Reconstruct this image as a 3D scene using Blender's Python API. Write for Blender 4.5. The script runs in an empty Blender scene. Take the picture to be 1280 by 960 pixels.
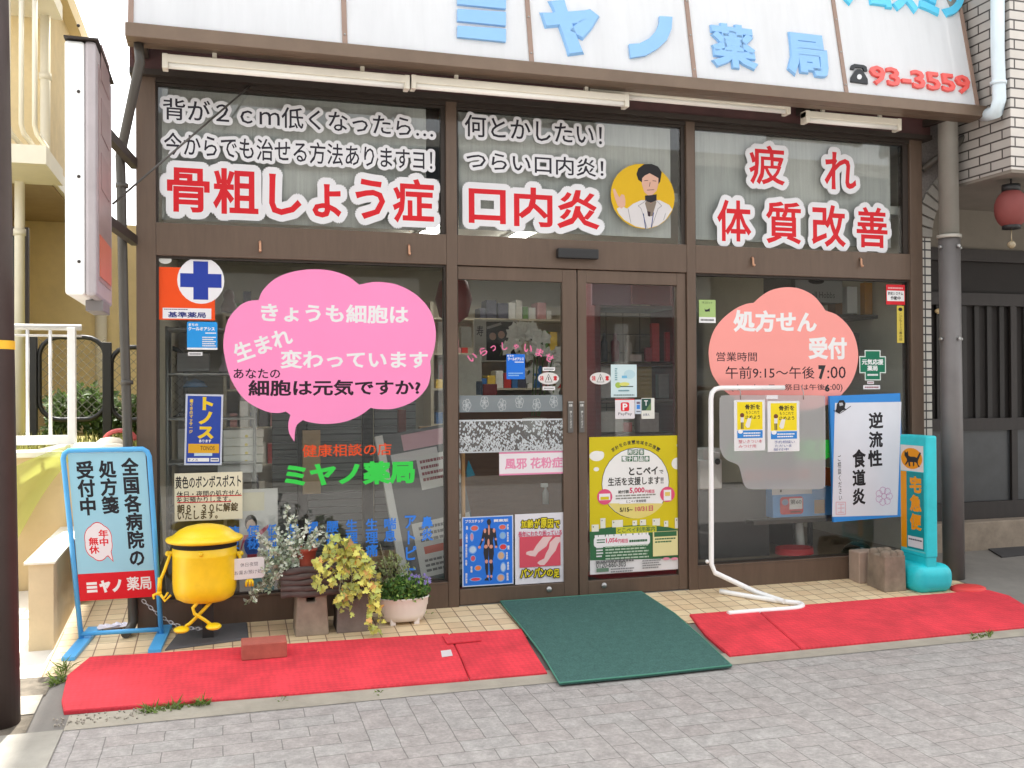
import bpy, bmesh, math, random
from mathutils import Vector, Matrix
random.seed(7)
S = bpy.context.scene
COL = S.collection
R_ = math.radians

# ------------------------------------------------------------------ camera, sky, sun, exposure
CAM = Vector((0.0, -5.8, 1.344)); YAW, PITCH, ROLL, FPX = 0.29244, -0.006917, 0.00591, 1200.0
cy, sy, cp, sp = math.cos(YAW), math.sin(YAW), math.cos(PITCH), math.sin(PITCH)
_f = Vector((sy*cp, cy*cp, -sp)); _r = Vector((cy, -sy, 0)); _d = _f.cross(_r)
RT = math.cos(ROLL)*_r + math.sin(ROLL)*_d
DN = -math.sin(ROLL)*_r + math.cos(ROLL)*_d
cam = bpy.data.cameras.new('camera'); cam.sensor_width = 36; cam.lens = 36*FPX/1280; cam.clip_end = 500; cam.clip_start = 0.05
co = bpy.data.objects.new('camera', cam); COL.objects.link(co); S.camera = co
M = Matrix((RT, -DN, -_f)).transposed().to_4x4(); M.translation = CAM; co.matrix_world = M

SUN = Vector((0.04, 0.42, 1.0)).normalized()
W = bpy.data.worlds.new('World'); S.world = W; W.use_nodes = True
nt = W.node_tree; bg = nt.nodes['Background']; sk = nt.nodes.new('ShaderNodeTexSky'); sk.sky_type = 'NISHITA'
sk.sun_disc = False; sk.sun_elevation = math.asin(SUN.z); sk.sun_rotation = math.atan2(SUN.x, SUN.y)
sk.dust_density = 3.0; sk.air_density = 1.0
hs = nt.nodes.new('ShaderNodeHueSaturation'); hs.inputs['Saturation'].default_value = 0.10
nt.links.new(sk.outputs[0], hs.inputs['Color']); nt.links.new(hs.outputs[0], bg.inputs[0]); bg.inputs[1].default_value = 0.15
sl = bpy.data.lights.new('sun', 'SUN'); sl.energy = 3.0; sl.angle = R_(0.8); sl.color = (1, 0.97, 0.92)
so = bpy.data.objects.new('sun', sl); COL.objects.link(so); so.rotation_euler = SUN.to_track_quat('Z', 'Y').to_euler(); so.location = (0, 4, 14)
S.view_settings.view_transform = 'Standard'; S.view_settings.look = 'None'; S.view_settings.gamma = 1.0
S.view_settings.exposure = 2.05
S.cycles.max_bounces = 8; S.cycles.transparent_max_bounces = 16; S.cycles.caustics_reflective = False; S.cycles.caustics_refractive = False
S.cycles.sample_clamp_indirect = 4.0; S.cycles.use_denoising = True

# ------------------------------------------------------------------ measuring helpers
def ray(x, y): return _f + RT*((x-640)/FPX) + DN*((y-480)/FPX)
def F(x, y, Y=0.0):
    d = ray(x, y); return CAM + d*((Y-CAM.y)/d.y)
def FX(x, X, y=480):
    d = ray(x, y); return CAM + d*((X-CAM.x)/d.x)
def onp(x, y, O, N):
    d = ray(x, y); return CAM + d*((O-CAM).dot(N)/d.dot(N))
def gz(Y):
    if Y < -1.25: return -0.10625 + 0.02*(Y+1.25)
    return 0.085*min(Y, 1.5)
def G(x, y, dz=0.0):
    d = ray(x, y)
    t = (dz+0.085*CAM.y-CAM.z)/(d.z-0.085*d.y); P = CAM+d*t
    if P.y < -1.25:
        k = -0.10625+0.025+dz; t = (k+0.02*CAM.y-CAM.z)/(d.z-0.02*d.y); P = CAM+d*t
    return P
def crop(ox, oy, s): return lambda x, y: (ox+x/s, oy+y/s)

# ------------------------------------------------------------------ materials
MATS = {}
def lin(c):
    c /= 255.0
    return c/12.92 if c <= 0.04045 else ((c+0.055)/1.055)**2.4
def axes_vec(nt, axes, scale=1.0):
    tc = nt.nodes.new('ShaderNodeTexCoord'); s = nt.nodes.new('ShaderNodeSeparateXYZ'); c = nt.nodes.new('ShaderNodeCombineXYZ')
    nt.links.new(tc.outputs['Object'], s.inputs[0])
    for i, a in enumerate(axes): nt.links.new(s.outputs['XYZ'.index(a.upper())], c.inputs[i])
    return c.outputs[0]
def mat(name, rgb, rough=0.6, metal=0.0, var=0.0, vscale=6.0, bump=0.0, bscale=80.0, spec=0.5, k=1.0, brick=None, emit=0, axes='xyz', stain=0.0, stretch=None, rgb2=None):
    """rgb is sRGB 0-255; brick=(width,height,mortar,offset,mortar_rgb,row variation)"""
    if name in MATS: return MATS[name]
    m = bpy.data.materials.new(name); MATS[name] = m; m.use_nodes = True
    nt = m.node_tree; b = nt.nodes['Principled BSDF']; L = nt.links.new
    col = tuple(lin(c)*k for c in rgb)+(1,)
    b.inputs['Base Color'].default_value = col; b.inputs['Roughness'].default_value = rough; b.inputs['Metallic'].default_value = metal
    b.inputs['Specular IOR Level'].default_value = spec
    out = None; hgt = None
    if brick:
        w, h, mo, off, mrgb, va = brick
        bt = nt.nodes.new('ShaderNodeTexBrick'); bt.offset = off; bt.inputs['Scale'].default_value = 1.0
        bt.inputs['Brick Width'].default_value = w; bt.inputs['Row Height'].default_value = h; bt.inputs['Mortar Size'].default_value = mo
        bt.inputs['Mortar Smooth'].default_value = 0.15; bt.inputs['Bias'].default_value = 0.0
        c2 = tuple(lin(c)*k for c in rgb2)+(1,) if rgb2 else tuple(c*(1-va) for c in col[:3])+(1,)
        bt.inputs['Color1'].default_value = col
        bt.inputs['Color2'].default_value = c2
        bt.inputs['Mortar'].default_value = tuple(lin(c)*k for c in mrgb)+(1,)
        L(axes_vec(nt, axes), bt.inputs['Vector']); out = bt.outputs['Color']; hgt = bt.outputs['Fac']
    tc = nt.nodes.new('ShaderNodeTexCoord'); src = tc.outputs['Object']
    if stretch:
        mp = nt.nodes.new('ShaderNodeMapping'); mp.inputs['Scale'].default_value = stretch; L(src, mp.inputs[0]); src = mp.outputs[0]
    if var or stain:
        for amt, sc, det in ((var, vscale, 6.0), (stain, vscale*0.23, 8.0)):
            if not amt: continue
            n = nt.nodes.new('ShaderNodeTexNoise'); n.inputs['Scale'].default_value = sc; n.inputs['Detail'].default_value = det; n.inputs['Roughness'].default_value = 0.65
            L(src, n.inputs['Vector'])
            mr = nt.nodes.new('ShaderNodeMapRange'); mr.inputs[1].default_value = 0.3; mr.inputs[2].default_value = 0.7
            mr.inputs[3].default_value = 1-amt; mr.inputs[4].default_value = 1+amt*0.6; L(n.outputs['Fac'], mr.inputs[0])
            mx = nt.nodes.new('ShaderNodeVectorMath'); mx.operation = 'MULTIPLY'
            if out: L(out, mx.inputs[0])
            else: mx.inputs[0].default_value = col[:3]
            L(mr.outputs[0], mx.inputs[1]); out = mx.outputs[0]
    if out: L(out, b.inputs['Base Color'])
    if bump or hgt:
        bp = nt.nodes.new('ShaderNodeBump'); bp.inputs['Distance'].default_value = 0.004
        if hgt:
            bp.invert = True; bp.inputs['Strength'].default_value = 0.6; L(hgt, bp.inputs['Height'])
            last = bp.outputs[0]
        if bump:
            bq = nt.nodes.new('ShaderNodeBump') if hgt else bp
            n = nt.nodes.new('ShaderNodeTexNoise'); n.inputs['Scale'].default_value = bscale; n.inputs['Detail'].default_value = 4
            L(src, n.inputs['Vector']); L(n.outputs['Fac'], bq.inputs['Height']); bq.inputs['Strength'].default_value = bump; bq.inputs['Distance'].default_value = 0.003
            if hgt: L(last, bq.inputs['Normal'])
            last = bq.outputs[0]
        L(last, b.inputs['Normal'])
    if emit:
        b.inputs['Emission Color'].default_value = col; b.inputs['Emission Strength'].default_value = emit
    return m
PK = 0.80
def ink(r, g, b, rough=0.45):
    return mat('print_%d_%d_%d' % (r, g, b), (r, g, b), rough=rough, k=PK, spec=0.3, var=0.05, vscale=2.5)
WHITE = (255, 255, 255); BLACK = (30, 27, 30); NAVY = (35, 45, 125); RED = (225, 25, 35)

def glass_mat(name, tint=(0.90, 0.915, 0.905), boost=1.0):
    if name in MATS: return MATS[name]
    m = bpy.data.materials.new(name); MATS[name] = m; m.use_nodes = True
    nt = m.node_tree; nt.nodes.clear(); N = nt.nodes.new; L = nt.links.new
    o = N('ShaderNodeOutputMaterial'); mx = N('ShaderNodeMixShader'); tr = N('ShaderNodeBsdfTransparent'); gl = N('ShaderNodeBsdfGlossy'); fr = N('ShaderNodeLayerWeight')
    tr.inputs[0].default_value = tint+(1,); gl.inputs['Roughness'].default_value = 0.015; fr.inputs[0].default_value = 0.5; pw = N('ShaderNodeMath'); pw.operation = 'POWER'; pw.inputs[1].default_value = 5.0; ad = N('ShaderNodeMath'); ad.operation = 'MULTIPLY_ADD'; ad.inputs[1].default_value = 0.94; ad.inputs[2].default_value = 0.045
    mm = N('ShaderNodeMath'); mm.operation = 'MULTIPLY'; mm.inputs[1].default_value = boost
    L(fr.outputs['Facing'], pw.inputs[0]); L(pw.outputs[0], ad.inputs[0]); L(ad.outputs[0], mm.inputs[0]); L(mm.outputs[0], mx.inputs[0]); L(tr.outputs[0], mx.inputs[1]); L(gl.outputs[0], mx.inputs[2]); L(mx.outputs[0], o.inputs[0])
    return m
def frosted_mat():
    m = bpy.data.materials.new('frosted_acrylic'); m.use_nodes = True
    nt = m.node_tree; nt.nodes.clear(); N = nt.nodes.new; L = nt.links.new
    o = N('ShaderNodeOutputMaterial'); mx = N('ShaderNodeMixShader'); rf = N('ShaderNodeBsdfRefraction'); pb = N('ShaderNodeBsdfPrincipled')
    rf.inputs['Roughness'].default_value = 0.33; rf.inputs['IOR'].default_value = 1.25; rf.inputs[0].default_value = (0.9, 0.9, 0.9, 1)
    pb.inputs['Base Color'].default_value = (0.75, 0.76, 0.75, 1); pb.inputs['Roughness'].default_value = 0.4
    mx.inputs[0].default_value = 0.36
    L(rf.outputs[0], mx.inputs[1]); L(pb.outputs[0], mx.inputs[2]); L(mx.outputs[0], o.inputs[0])
    return m
def net_mat(name, rgb, alpha):
    m = bpy.data.materials.new(name); m.use_nodes = True
    nt = m.node_tree; nt.nodes.clear(); N = nt.nodes.new; L = nt.links.new
    o = N('ShaderNodeOutputMaterial'); mx = N('ShaderNodeMixShader'); tr = N('ShaderNodeBsdfTransparent'); d = N('ShaderNodeBsdfTranslucent'); d2 = N('ShaderNodeBsdfDiffuse'); m2 = N('ShaderNodeMixShader')
    c = tuple(lin(v) for v in rgb)+(1,)
    d.inputs[0].default_value = c; d2.inputs[0].default_value = c; m2.inputs[0].default_value = 0.5; mx.inputs[0].default_value = alpha
    L(d.outputs[0], m2.inputs[1]); L(d2.outputs[0], m2.inputs[2]); L(tr.outputs[0], mx.inputs[1]); L(m2.outputs[0], mx.inputs[2]); L(mx.outputs[0], o.inputs[0])
    return m

BRONZE = mat('bronze_aluminium', (98, 81, 68), rough=0.42, metal=0.2, var=0.10, vscale=7, stain=0.12, stretch=(5, 5, 0.7), bump=0.02, bscale=200)
BRONZE_D = mat('dark_bronze_channel', (52, 44, 38), rough=0.5, metal=0.2, var=0.1)
DARKPIPE = mat('dark_drain_pipe', (70, 66, 60), rough=0.45, var=0.12, vscale=8)
MAROON = mat('maroon_steel', (78, 48, 46), rough=0.6, var=0.25, vscale=9, stain=0.2)
GLASS = glass_mat('shop_glass')
BLACKP = mat('black_plastic', (34, 34, 35), rough=0.5, var=0.1)
WHITEP = mat('white_paint', (240, 240, 238), rough=0.4, var=0.05, stain=0.06)
CONC = mat('cast_concrete', (150, 136, 120), rough=0.9, var=0.18, vscale=14, stain=0.2, bump=0.3, bscale=120)
STEEL = mat('steel', (170, 170, 168), rough=0.35, metal=0.8, var=0.1)

# ------------------------------------------------------------------ building blocks
def tag(o, label=None, cat=None, group=None, kind=None):
    if label: o['label'] = label
    if cat: o['category'] = cat
    if group: o['group'] = group
    if kind: o['kind'] = kind
    return o
class MB:
    def __init__(s): s.v = []; s.f = []; s.sm = []
    def add(s, v, f, smooth=False):
        n = len(s.v); s.v += [Vector(p) for p in v]; s.f += [tuple(i+n for i in q) for q in f]; s.sm += [smooth]*len(f); return s
    def box(s, x0, x1, y0, y1, z0, z1, b=0.0):
        if b: return s.bev(x0, x1, y0, y1, z0, z1, b)
        v = [(x, y, z) for z in (z0, z1) for y in (y0, y1) for x in (x0, x1)]
        return s.add(v, [(0, 2, 3, 1), (4, 5, 7, 6), (0, 1, 5, 4), (2, 6, 7, 3), (0, 4, 6, 2), (1, 3, 7, 5)])
    def bev(s, x0, x1, y0, y1, z0, z1, b, seg=2):
        bm = bmesh.new(); bmesh.ops.create_cube(bm, size=1.0)
        for v in bm.verts: v.co = Vector((x0 if v.co.x < 0 else x1, y0 if v.co.y < 0 else y1, z0 if v.co.z < 0 else z1))
        bmesh.ops.bevel(bm, geom=list(bm.edges), offset=b, segments=seg, affect='EDGES', profile=0.5)
        bm.verts.index_update(); bmesh.ops.recalc_face_normals(bm, faces=bm.faces)
        s.add([v.co.copy() for v in bm.verts], [[v.index for v in f.verts] for f in bm.faces], seg > 3); bm.free(); return s
    def obox(s, O, U, V, N):
        O, U, V, N = map(Vector, (O, U, V, N))
        v = [O+a*U+b*V+c*N for c in (0, 1) for b in (0, 1) for a in (0, 1)]
        return s.add(v, [(0, 2, 3, 1), (4, 5, 7, 6), (0, 1, 5, 4), (2, 6, 7, 3), (0, 4, 6, 2), (1, 3, 7, 5)])
    def prism(s, pts, n):
        n = Vector(n); pts = [Vector(p) for p in pts]; k = len(pts)
        return s.add(pts+[p+n for p in pts], [tuple(range(k))[::-1], tuple(range(k, 2*k))]+[(i, (i+1) % k, k+(i+1) % k, k+i) for i in range(k)])
    def tube(s, pts, r, seg=10, caps=True, closed=False):
        pts = [Vector(p) for p in pts]; n = len(pts); rs = r if isinstance(r, (list, tuple)) else [r]*n
        v = []; prev = None
        for i, p in enumerate(pts):
            if closed: t = (pts[(i+1) % n]-pts[i-1]).normalized()
            else: t = (pts[min(i+1, n-1)]-pts[max(i-1, 0)]).normalized()
            a = prev if prev is not None else (Vector((0, 0, 1)) if abs(t.z) < 0.9 else Vector((1, 0, 0)))
            a = (a-t*a.dot(t)).normalized(); prev = a; b = t.cross(a)
            v += [p+(a*math.cos(2*math.pi*j/seg)+b*math.sin(2*math.pi*j/seg))*rs[i] for j in range(seg)]
        f = [(i*seg+j, i*seg+(j+1) % seg, ((i+1) % n)*seg+(j+1) % seg, ((i+1) % n)*seg+j) for i in range(n if closed else n-1) for j in range(seg)]
        s.add(v, f, True)
        if caps and not closed: s.add([], [])
        if caps and not closed:
            m = len(s.v)-len(v)
            s.f += [tuple(m+j for j in range(seg))[::-1], tuple(m+(n-1)*seg+j for j in range(seg))]; s.sm += [False, False]
        return s
    def lathe(s, prof, c, seg=32, sx=1.0, sy=1.0):
        c = Vector(c); v = []; n = len(prof)
        for r, z in prof: v += [c+Vector((r*sx*math.cos(2*math.pi*j/seg), r*sy*math.sin(2*math.pi*j/seg), z)) for j in range(seg)]
        f = [(i*seg+j, i*seg+(j+1) % seg, (i+1)*seg+(j+1) % seg, (i+1)*seg+j) for i in range(n-1) for j in range(seg)]
        return s.add(v, f, True)
    def ball(s, c, r, seg=12, sx=1, sy=1, sz=1):
        return s.lathe([(max(1e-4, r*math.sin(math.pi*i/8)), -r*math.cos(math.pi*i/8)*sz) for i in range(9)], c, seg, sx, sy)
    def build(s, name, m, parent=None):
        me = bpy.data.meshes.new(name); org = Vector((0, 0, 0))
        if parent is None and s.v:
            xs, ys, zs = zip(*[p[:] for p in s.v]); org = Vector(((min(xs)+max(xs))/2, (min(ys)+max(ys))/2, min(zs)))
        me.from_pydata([p-org for p in s.v], [], s.f); me.polygons.foreach_set('use_smooth', s.sm); me.update()
        me.materials.append(m)
        o = bpy.data.objects.new(name, me); COL.objects.link(o); o.location = org
        if parent is not None: adopt(o, parent)
        return o
WORLD = {}
def adopt(o, parent):
    """o keeps its world place under parent (parents are never rotated)"""
    o.parent = parent; o.matrix_parent_inverse = Matrix.Translation(-wloc(parent))
def wloc(o):
    p = Vector(o.location)
    while o.parent is not None:
        p = p + o.matrix_parent_inverse.translation + (Vector(o.parent.location)); o = o.parent
    return p
def thing(name, label, cat, loc, group=None):
    o = bpy.data.objects.new(name, None); COL.objects.link(o); o.location = loc; o.empty_display_size = 0.1
    return tag(o, label, cat, group)
def copy_tree(o, delta, parent=None, label=None):
    c = o.copy(); COL.objects.link(c)
    if parent is None: c.location = Vector(o.location)+Vector(delta)
    else: c.parent = parent; c.matrix_parent_inverse = o.matrix_parent_inverse.copy()
    if label: c['label'] = label
    for ch in o.children: copy_tree(ch, (0, 0, 0), c)
    return c

# ------------------------------------------------------------------ lettering and prints
TXT = {}
def text_geo(body, stroke=0.0, res=2, line=1.0):
    key = (body, stroke, res, line)
    if key in TXT: return TXT[key]
    c = bpy.data.curves.new('t', 'FONT'); c.body = body; c.align_x = 'CENTER'; c.space_line = line; c.resolution_u = res
    c.bevel_depth = stroke; c.bevel_resolution = 1 if stroke > 0.035 else 0
    o = bpy.data.objects.new('t', c); me = o.to_mesh()
    v = [p.co.copy() for p in me.vertices]; f = [tuple(p.vertices) for p in me.polygons]
    o.to_mesh_clear(); bpy.data.objects.remove(o); bpy.data.curves.remove(c)
    x0, x1 = min(p.x for p in v)+stroke, max(p.x for p in v)-stroke; y0, y1 = min(p.y for p in v)+stroke, max(p.y for p in v)-stroke
    st = max(stroke, 1e-6)
    v = [((p.x-x0)/(x1-x0), (y1-p.y)/(y1-y0), (p.z/st if stroke else 1.0)) for p in v]   # u right, v down, w -1..1
    TXT[key] = (v, f); return TXT[key]
LAY = 0.0007
class Sheet:
    """a printed plane: O top-left, U full width, V full height (down), N towards the viewer"""
    def __init__(s, root, O, U, V, N=None):
        s.root = root; s.O, s.U, s.V = Vector(O), Vector(U), Vector(V); s.N = (s.V.cross(s.U)).normalized() if N is None else Vector(N); s.acc = {}; s.k = 0.0; s.step = 3.2e-5
    def p(s, u, v, h=0.0): return s.O+s.U*u+s.V*v+s.N*h
    def uv(s, x, y):
        P = onp(x, y, s.O, s.N)-s.O; return P.dot(s.U)/s.U.length_squared, P.dot(s.V)/s.V.length_squared
    def mb(s, part, m): return s.acc.setdefault((part, m), MB())
    def poly(s, pts, m, part='print', lay=1):
        s.k += s.step; h = 0.0002+s.k
        s.mb(part, m).prism([s.p(u, v, h) for u, v in pts], s.N*2e-5); return s
    def rect(s, u0, v0, u1, v1, m, part='print', lay=1): return s.poly([(u0, v0), (u0, v1), (u1, v1), (u1, v0)], m, part, lay)
    def oval(s, u, v, ru, rv, m, part='print', lay=1, n=28):
        return s.poly([(u+ru*math.cos(-2*math.pi*i/n), v+rv*math.sin(-2*math.pi*i/n)) for i in range(n)], m, part, lay)
    def rr(s, u0, v0, u1, v1, r, m, part='print', lay=1):
        ru = r; rv = r*s.U.length/s.V.length; pts = []
        for cu, cv, a0 in ((u1-ru, v0+rv, -90), (u1-ru, v1-rv, 0), (u0+ru, v1-rv, 90), (u0+ru, v0+rv, 180)):
            pts += [(cu+ru*math.cos(R_(a0+18*i)), cv+rv*math.sin(R_(a0+18*i))) for i in range(6)]
        return s.poly(pts[::-1], m, part, lay)
    def line(s, pts, w, m, part='print', lay=1):
        """w in metres"""
        P = [s.p(u, v) for u, v in pts]
        for a, b in zip(P, P[1:]):
            t = (b-a)
            if t.length < 1e-6: continue
            t.normalize(); q = t.cross(s.N)*w*0.5; a2, b2 = a-t*w*0.3, b+t*w*0.3; s.k += s.step; h = s.N*(0.0002+s.k)
            s.mb(part, m).prism([a2-q+h, b2-q+h, b2+q+h, a2+q+h], s.N*2e-5)
        return s
    def text(s, body, u0, v0, u1, v1, m, stroke=0.02, part='lettering', lay=2, rot=0.0, line=1.0, res=2, thick=None):
        v, f = text_geo(body, stroke, res, line); t = thick or 2.2e-5
        O = s.p(u0, v0); A = s.U*(u1-u0); B = s.V*(v1-v0)
        if rot:
            q = Matrix.Rotation(R_(rot), 3, s.N); c = O+(A+B)*0.5; A = q @ A; B = q @ B; O = c-(A+B)*0.5
        s.k += s.step; h0 = 0.0002+s.k
        s.mb(part, m).add([O+A*a+B*b+s.N*(h0+t*max(0, min(1, w*2.6) if thick else w)) for a, b, w in v], f); return s
    def plate(s, body, u0, v0, u1, v1, m, d, stroke=0.03, part='outline', rot=0.0):
        """a rounded border d metres wide round the same lettering"""
        v, f = text_geo(body, stroke, 2, 1.0); O = s.p(u0, v0); A = s.U*(u1-u0); B = s.V*(v1-v0); e1, e2 = s.U.normalized(), s.V.normalized()
        if rot:
            q = Matrix.Rotation(R_(rot), 3, s.N); c = O+(A+B)*0.5; A = q @ A; B = q @ B; O = c-(A+B)*0.5
        for r, n in ((d, 18), (d*0.55, 9)):
            for i in range(n):
                s.k += 2.5e-5; o = e1*(r*math.cos(2*math.pi*i/n))+e2*(r*math.sin(2*math.pi*i/n))+s.N*(0.0002+s.k)
                s.mb(part, m).add([O+A*a+B*b+o+s.N*(2e-5*max(0, w)) for a, b, w in v], f)
        return s
    def tp(s, body, c, x0, y0, x1, y1, m, **k):
        a = s.uv(*c(x0, y0)); b = s.uv(*c(x1, y1)); return s.text(body, a[0], a[1], b[0], b[1], m, **k)
    def rp(s, c, x0, y0, x1, y1, m, **k):
        a = s.uv(*c(x0, y0)); b = s.uv(*c(x1, y1)); return s.rect(a[0], a[1], b[0], b[1], m, **k)
    def pp(s, c, pts, m, **k): return s.poly([s.uv(*c(x, y)) for x, y in pts], m, **k)
    def dashes(s, u0, v0, u1, v1, rows, m, fill=0.85, part='lettering', lay=2):
        """fine print too small to read: short dashes in rows"""
        h = (v1-v0)/rows
        for i in range(rows):
            u = u0; vv = v0+h*i+h*0.22; end = u1-(u1-u0)*random.random()*0.3*(i % 2)
            while u < end-0.005:
                w = (u1-u0)*random.uniform(0.05, 0.14); w = min(w, end-u)
                s.rect(u, vv, u+w*fill, vv+h*0.5, m, part, lay); u += w
        return s
    def done(s):
        for (part, m), b in s.acc.items(): b.build(part, m, s.root)
        s.acc = {}
        return s.root
GY = 0.030
def poster(name, label, cat, px, color, Y=GY-0.004, group=None, rot=0.0, th=0.0012, r=0.0, part='sheet', edge=None):
    """px = (x_left, y_top_at_left, y_bottom_at_left, x_right)"""
    x0, yt, yb, x1 = px
    a = F(x0, yt, Y); b = F(x0, yb, Y); c = F(x1, yt, Y)
    U = Vector((c.x-a.x, 0, 0)); V = Vector((0, 0, b.z-a.z)); O = Vector((a.x, Y, a.z))
    if rot:
        q = Matrix.Rotation(R_(rot), 3, Vector((0, 1, 0))); ctr = O+(U+V)*0.5; U = q @ U; V = q @ V; O = ctr-(U+V)*0.5
    root = thing(name, label, cat, O+V+U*0.5, group)
    s = Sheet(root, O, U, V, Vector((0, -1, 0)))
    m = color if not isinstance(color, tuple) else ink(*color)
    b = MB()
    if r:
        s.oval(0.5, 0.5, 0.5, 0.5, m, part) if r > 0.45 else s.rr(0, 0, 1, 1, r, m, part)
    else: b.obox(O, U, V, Vector((0, th, 0))).build(part, m, root)
    return s
def glass_sheet(name, label, cat, at, Y=GY-0.004, group=None):
    P = F(at[0], at[1], Y); root = thing(name, label, cat, P, group)
    return Sheet(root, Vector((0, Y, 0)), Vector((1, 0, 0)), Vector((0, 0, -1)), Vector((0, -1, 0)))
def gbox(x0, yt, yb, x1, Y=GY-0.004):
    a = F(x0, yt, Y); b = F(x0, yb, Y); c = F(x1, yt, Y); return (a.x, -a.z, c.x, -b.z)
def smooth_pts(pts, n=4):
    """Catmull-Rom through closed px points"""
    out = []; k = len(pts)
    for i in range(k):
        p0, p1, p2, p3 = (Vector(pts[(i+j) % k]) for j in (-1, 0, 1, 2))
        for t in range(n):
            t /= n
            out.append(0.5*((2*p1)+(p2-p0)*t+(2*p0-5*p1+4*p2-p3)*t*t+(3*p1-p0-3*p2+p3)*t**3))
    return out

exec_order = []

# ------------------------------------------------------------------ ground, road, apron
def strip(name, xs, ys, m, dz, kind='structure', parent=None, zf=gz):
    b = MB(); v = [(x, y, zf(y)+dz) for y in ys for x in xs]; n = len(xs)
    b.add(v, [(j*n+i, j*n+i+1, (j+1)*n+i+1, (j+1)*n+i) for j in range(len(ys)-1) for i in range(n-1)])
    o = b.build(name, m, parent)
    if kind and parent is None: tag(o, kind=kind)
    return o
ASPH = mat('weathered_ground', (120, 116, 110), rough=0.95, var=0.12, vscale=5, bump=0.3)
strip('ground', [-90, -20, -5, 0, 5, 10, 30, 90], [-90, -30, -10, -1.25, 0, 1.5, 10, 90], ASPH, 0)
PAVER = mat('road_pavers', (160, 157, 153), rough=0.95, var=0.20, vscale=60, stain=0.22, bump=0.6, bscale=190, rgb2=(157, 151, 147),
            brick=(0.235, 0.1175, 0.0024, 0.5, (124, 121, 117), 0.1), spec=0.2)
_n = PAVER.node_tree; _b1 = [x for x in _n.nodes if x.type == 'TEX_BRICK'][0]; _vec = _b1.inputs['Vector'].links[0].from_socket
_ns = _n.nodes.new('ShaderNodeTexNoise'); _ns.inputs['Scale'].default_value = 7; _n.links.new(_vec, _ns.inputs['Vector'])
_w = _n.nodes.new('ShaderNodeVectorMath'); _w.operation = 'MULTIPLY_ADD'; _w.inputs[1].default_value = (0.012, 0.012, 0); _n.links.new(_ns.outputs['Color'], _w.inputs[0]); _n.links.new(_vec, _w.inputs[2])
_b2 = _n.nodes.new('ShaderNodeTexBrick'); _b2.offset = 0.5
for _i in ('Scale', 'Brick Width', 'Row Height', 'Mortar Size', 'Mortar Smooth', 'Bias', 'Color1', 'Color2', 'Mortar'): _b2.inputs[_i].default_value = _b1.inputs[_i].default_value
_sw = _n.nodes.new('ShaderNodeMapping'); _sw.inputs['Rotation'].default_value = (0, 0, R_(90)); _n.links.new(_w.outputs[0], _sw.inputs[0]); _n.links.new(_w.outputs[0], _b1.inputs['Vector']); _n.links.new(_sw.outputs[0], _b2.inputs['Vector'])
_sn = _n.nodes.new('ShaderNodeVectorMath'); _sn.operation = 'SNAP'; _sn.inputs[1].default_value = (0.47, 0.47, 10); _n.links.new(_vec, _sn.inputs[0]); _wn = _n.nodes.new('ShaderNodeTexWhiteNoise'); _n.links.new(_sn.outputs[0], _wn.inputs['Vector'])
_gt = _n.nodes.new('ShaderNodeMath'); _gt.operation = 'GREATER_THAN'; _gt.inputs[1].default_value = 0.52; _n.links.new(_wn.outputs['Value'], _gt.inputs[0])
_old = [(l.to_socket) for l in _n.links if l.from_node == _b1 and l.from_socket.name == 'Color']; _oldf = [(l.to_socket) for l in _n.links if l.from_node == _b1 and l.from_socket.name == 'Fac']
for _nm, _olds in (('Color', _old), ('Fac', _oldf)):
    _m = _n.nodes.new('ShaderNodeMix'); _m.data_type = 'RGBA'; _n.links.new(_gt.outputs[0], _m.inputs[0]); _n.links.new(_b1.outputs[_nm], _m.inputs[6]); _n.links.new(_b2.outputs[_nm], _m.inputs[7])
    for _o in _olds: _n.links.new(_m.outputs[2], _o)
strip('road', [-40, -20, -8, -0.66, 3, 10, 40], [-10, -6, -3, -1.30], PAVER, 0.005)
strip('drain_cover', [-8, -3, -0.66], [-3.0, -1.30], mat('drain_concrete', (150, 146, 136), rough=0.9, var=0.15, stain=0.2, bump=0.3), 0.012)
strip('kerb_strip', [-0.66, 2, 5.2, 9], [-1.30, -1.25, -1.13], mat('kerb_concrete', (158, 152, 138), rough=0.9, var=0.16, stain=0.22, bump=0.3), 0.007)
TILE = mat('apron_tiles', (226, 206, 168), rough=0.55, var=0.08, vscale=11, stain=0.12, bump=0.05, rgb2=(214, 188, 150),
           brick=(0.1, 0.1, 0.0032, 0.0, (140, 112, 92), 0.12))
strip('tile_apron', [-0.86, 0, 4.95], [-0.62, -0.3, 0, 0.06], TILE, 0.006)
strip('tile_passage', [-0.86, -0.46], [0.06, 0.8, 1.5, 3.0], TILE, 0.006)
FORE = mat('forecourt_concrete', (128, 123, 116), rough=0.9, var=0.12, stain=0.22, bump=0.2)
strip('forecourt', [4.95, 6, 9, 14], [-1.13, -0.5, 0, 0.9], FORE, 0.009)
strip('side_yard', [-9, -3, -0.86], [-0.62, 0, 0.95], mat('yard_concrete', (214, 208, 196), rough=0.85, var=0.06, stain=0.08), 0.008)
b = MB(); pts = [G(60, 858), G(20, 870), G(15, 855), G(-40, 860), G(-40, 830), G(70, 830)]
strip('side_gutter', [-9, -0.80], [-0.86, -0.62], mat('dirt', (104, 96, 84), rough=1, var=0.4, vscale=18, bump=0.6), 0.006)
strip('side_slab', [-9, -0.81], [-1.08, -0.86], mat('worn_slab', (160, 154, 142), rough=0.95, var=0.2, vscale=14, stain=0.2, bump=0.3), 0.010)
strip('side_joint', [-9, -0.81], [-1.30, -1.08], mat('dirt', (104, 96, 84)), 0.006)

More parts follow.
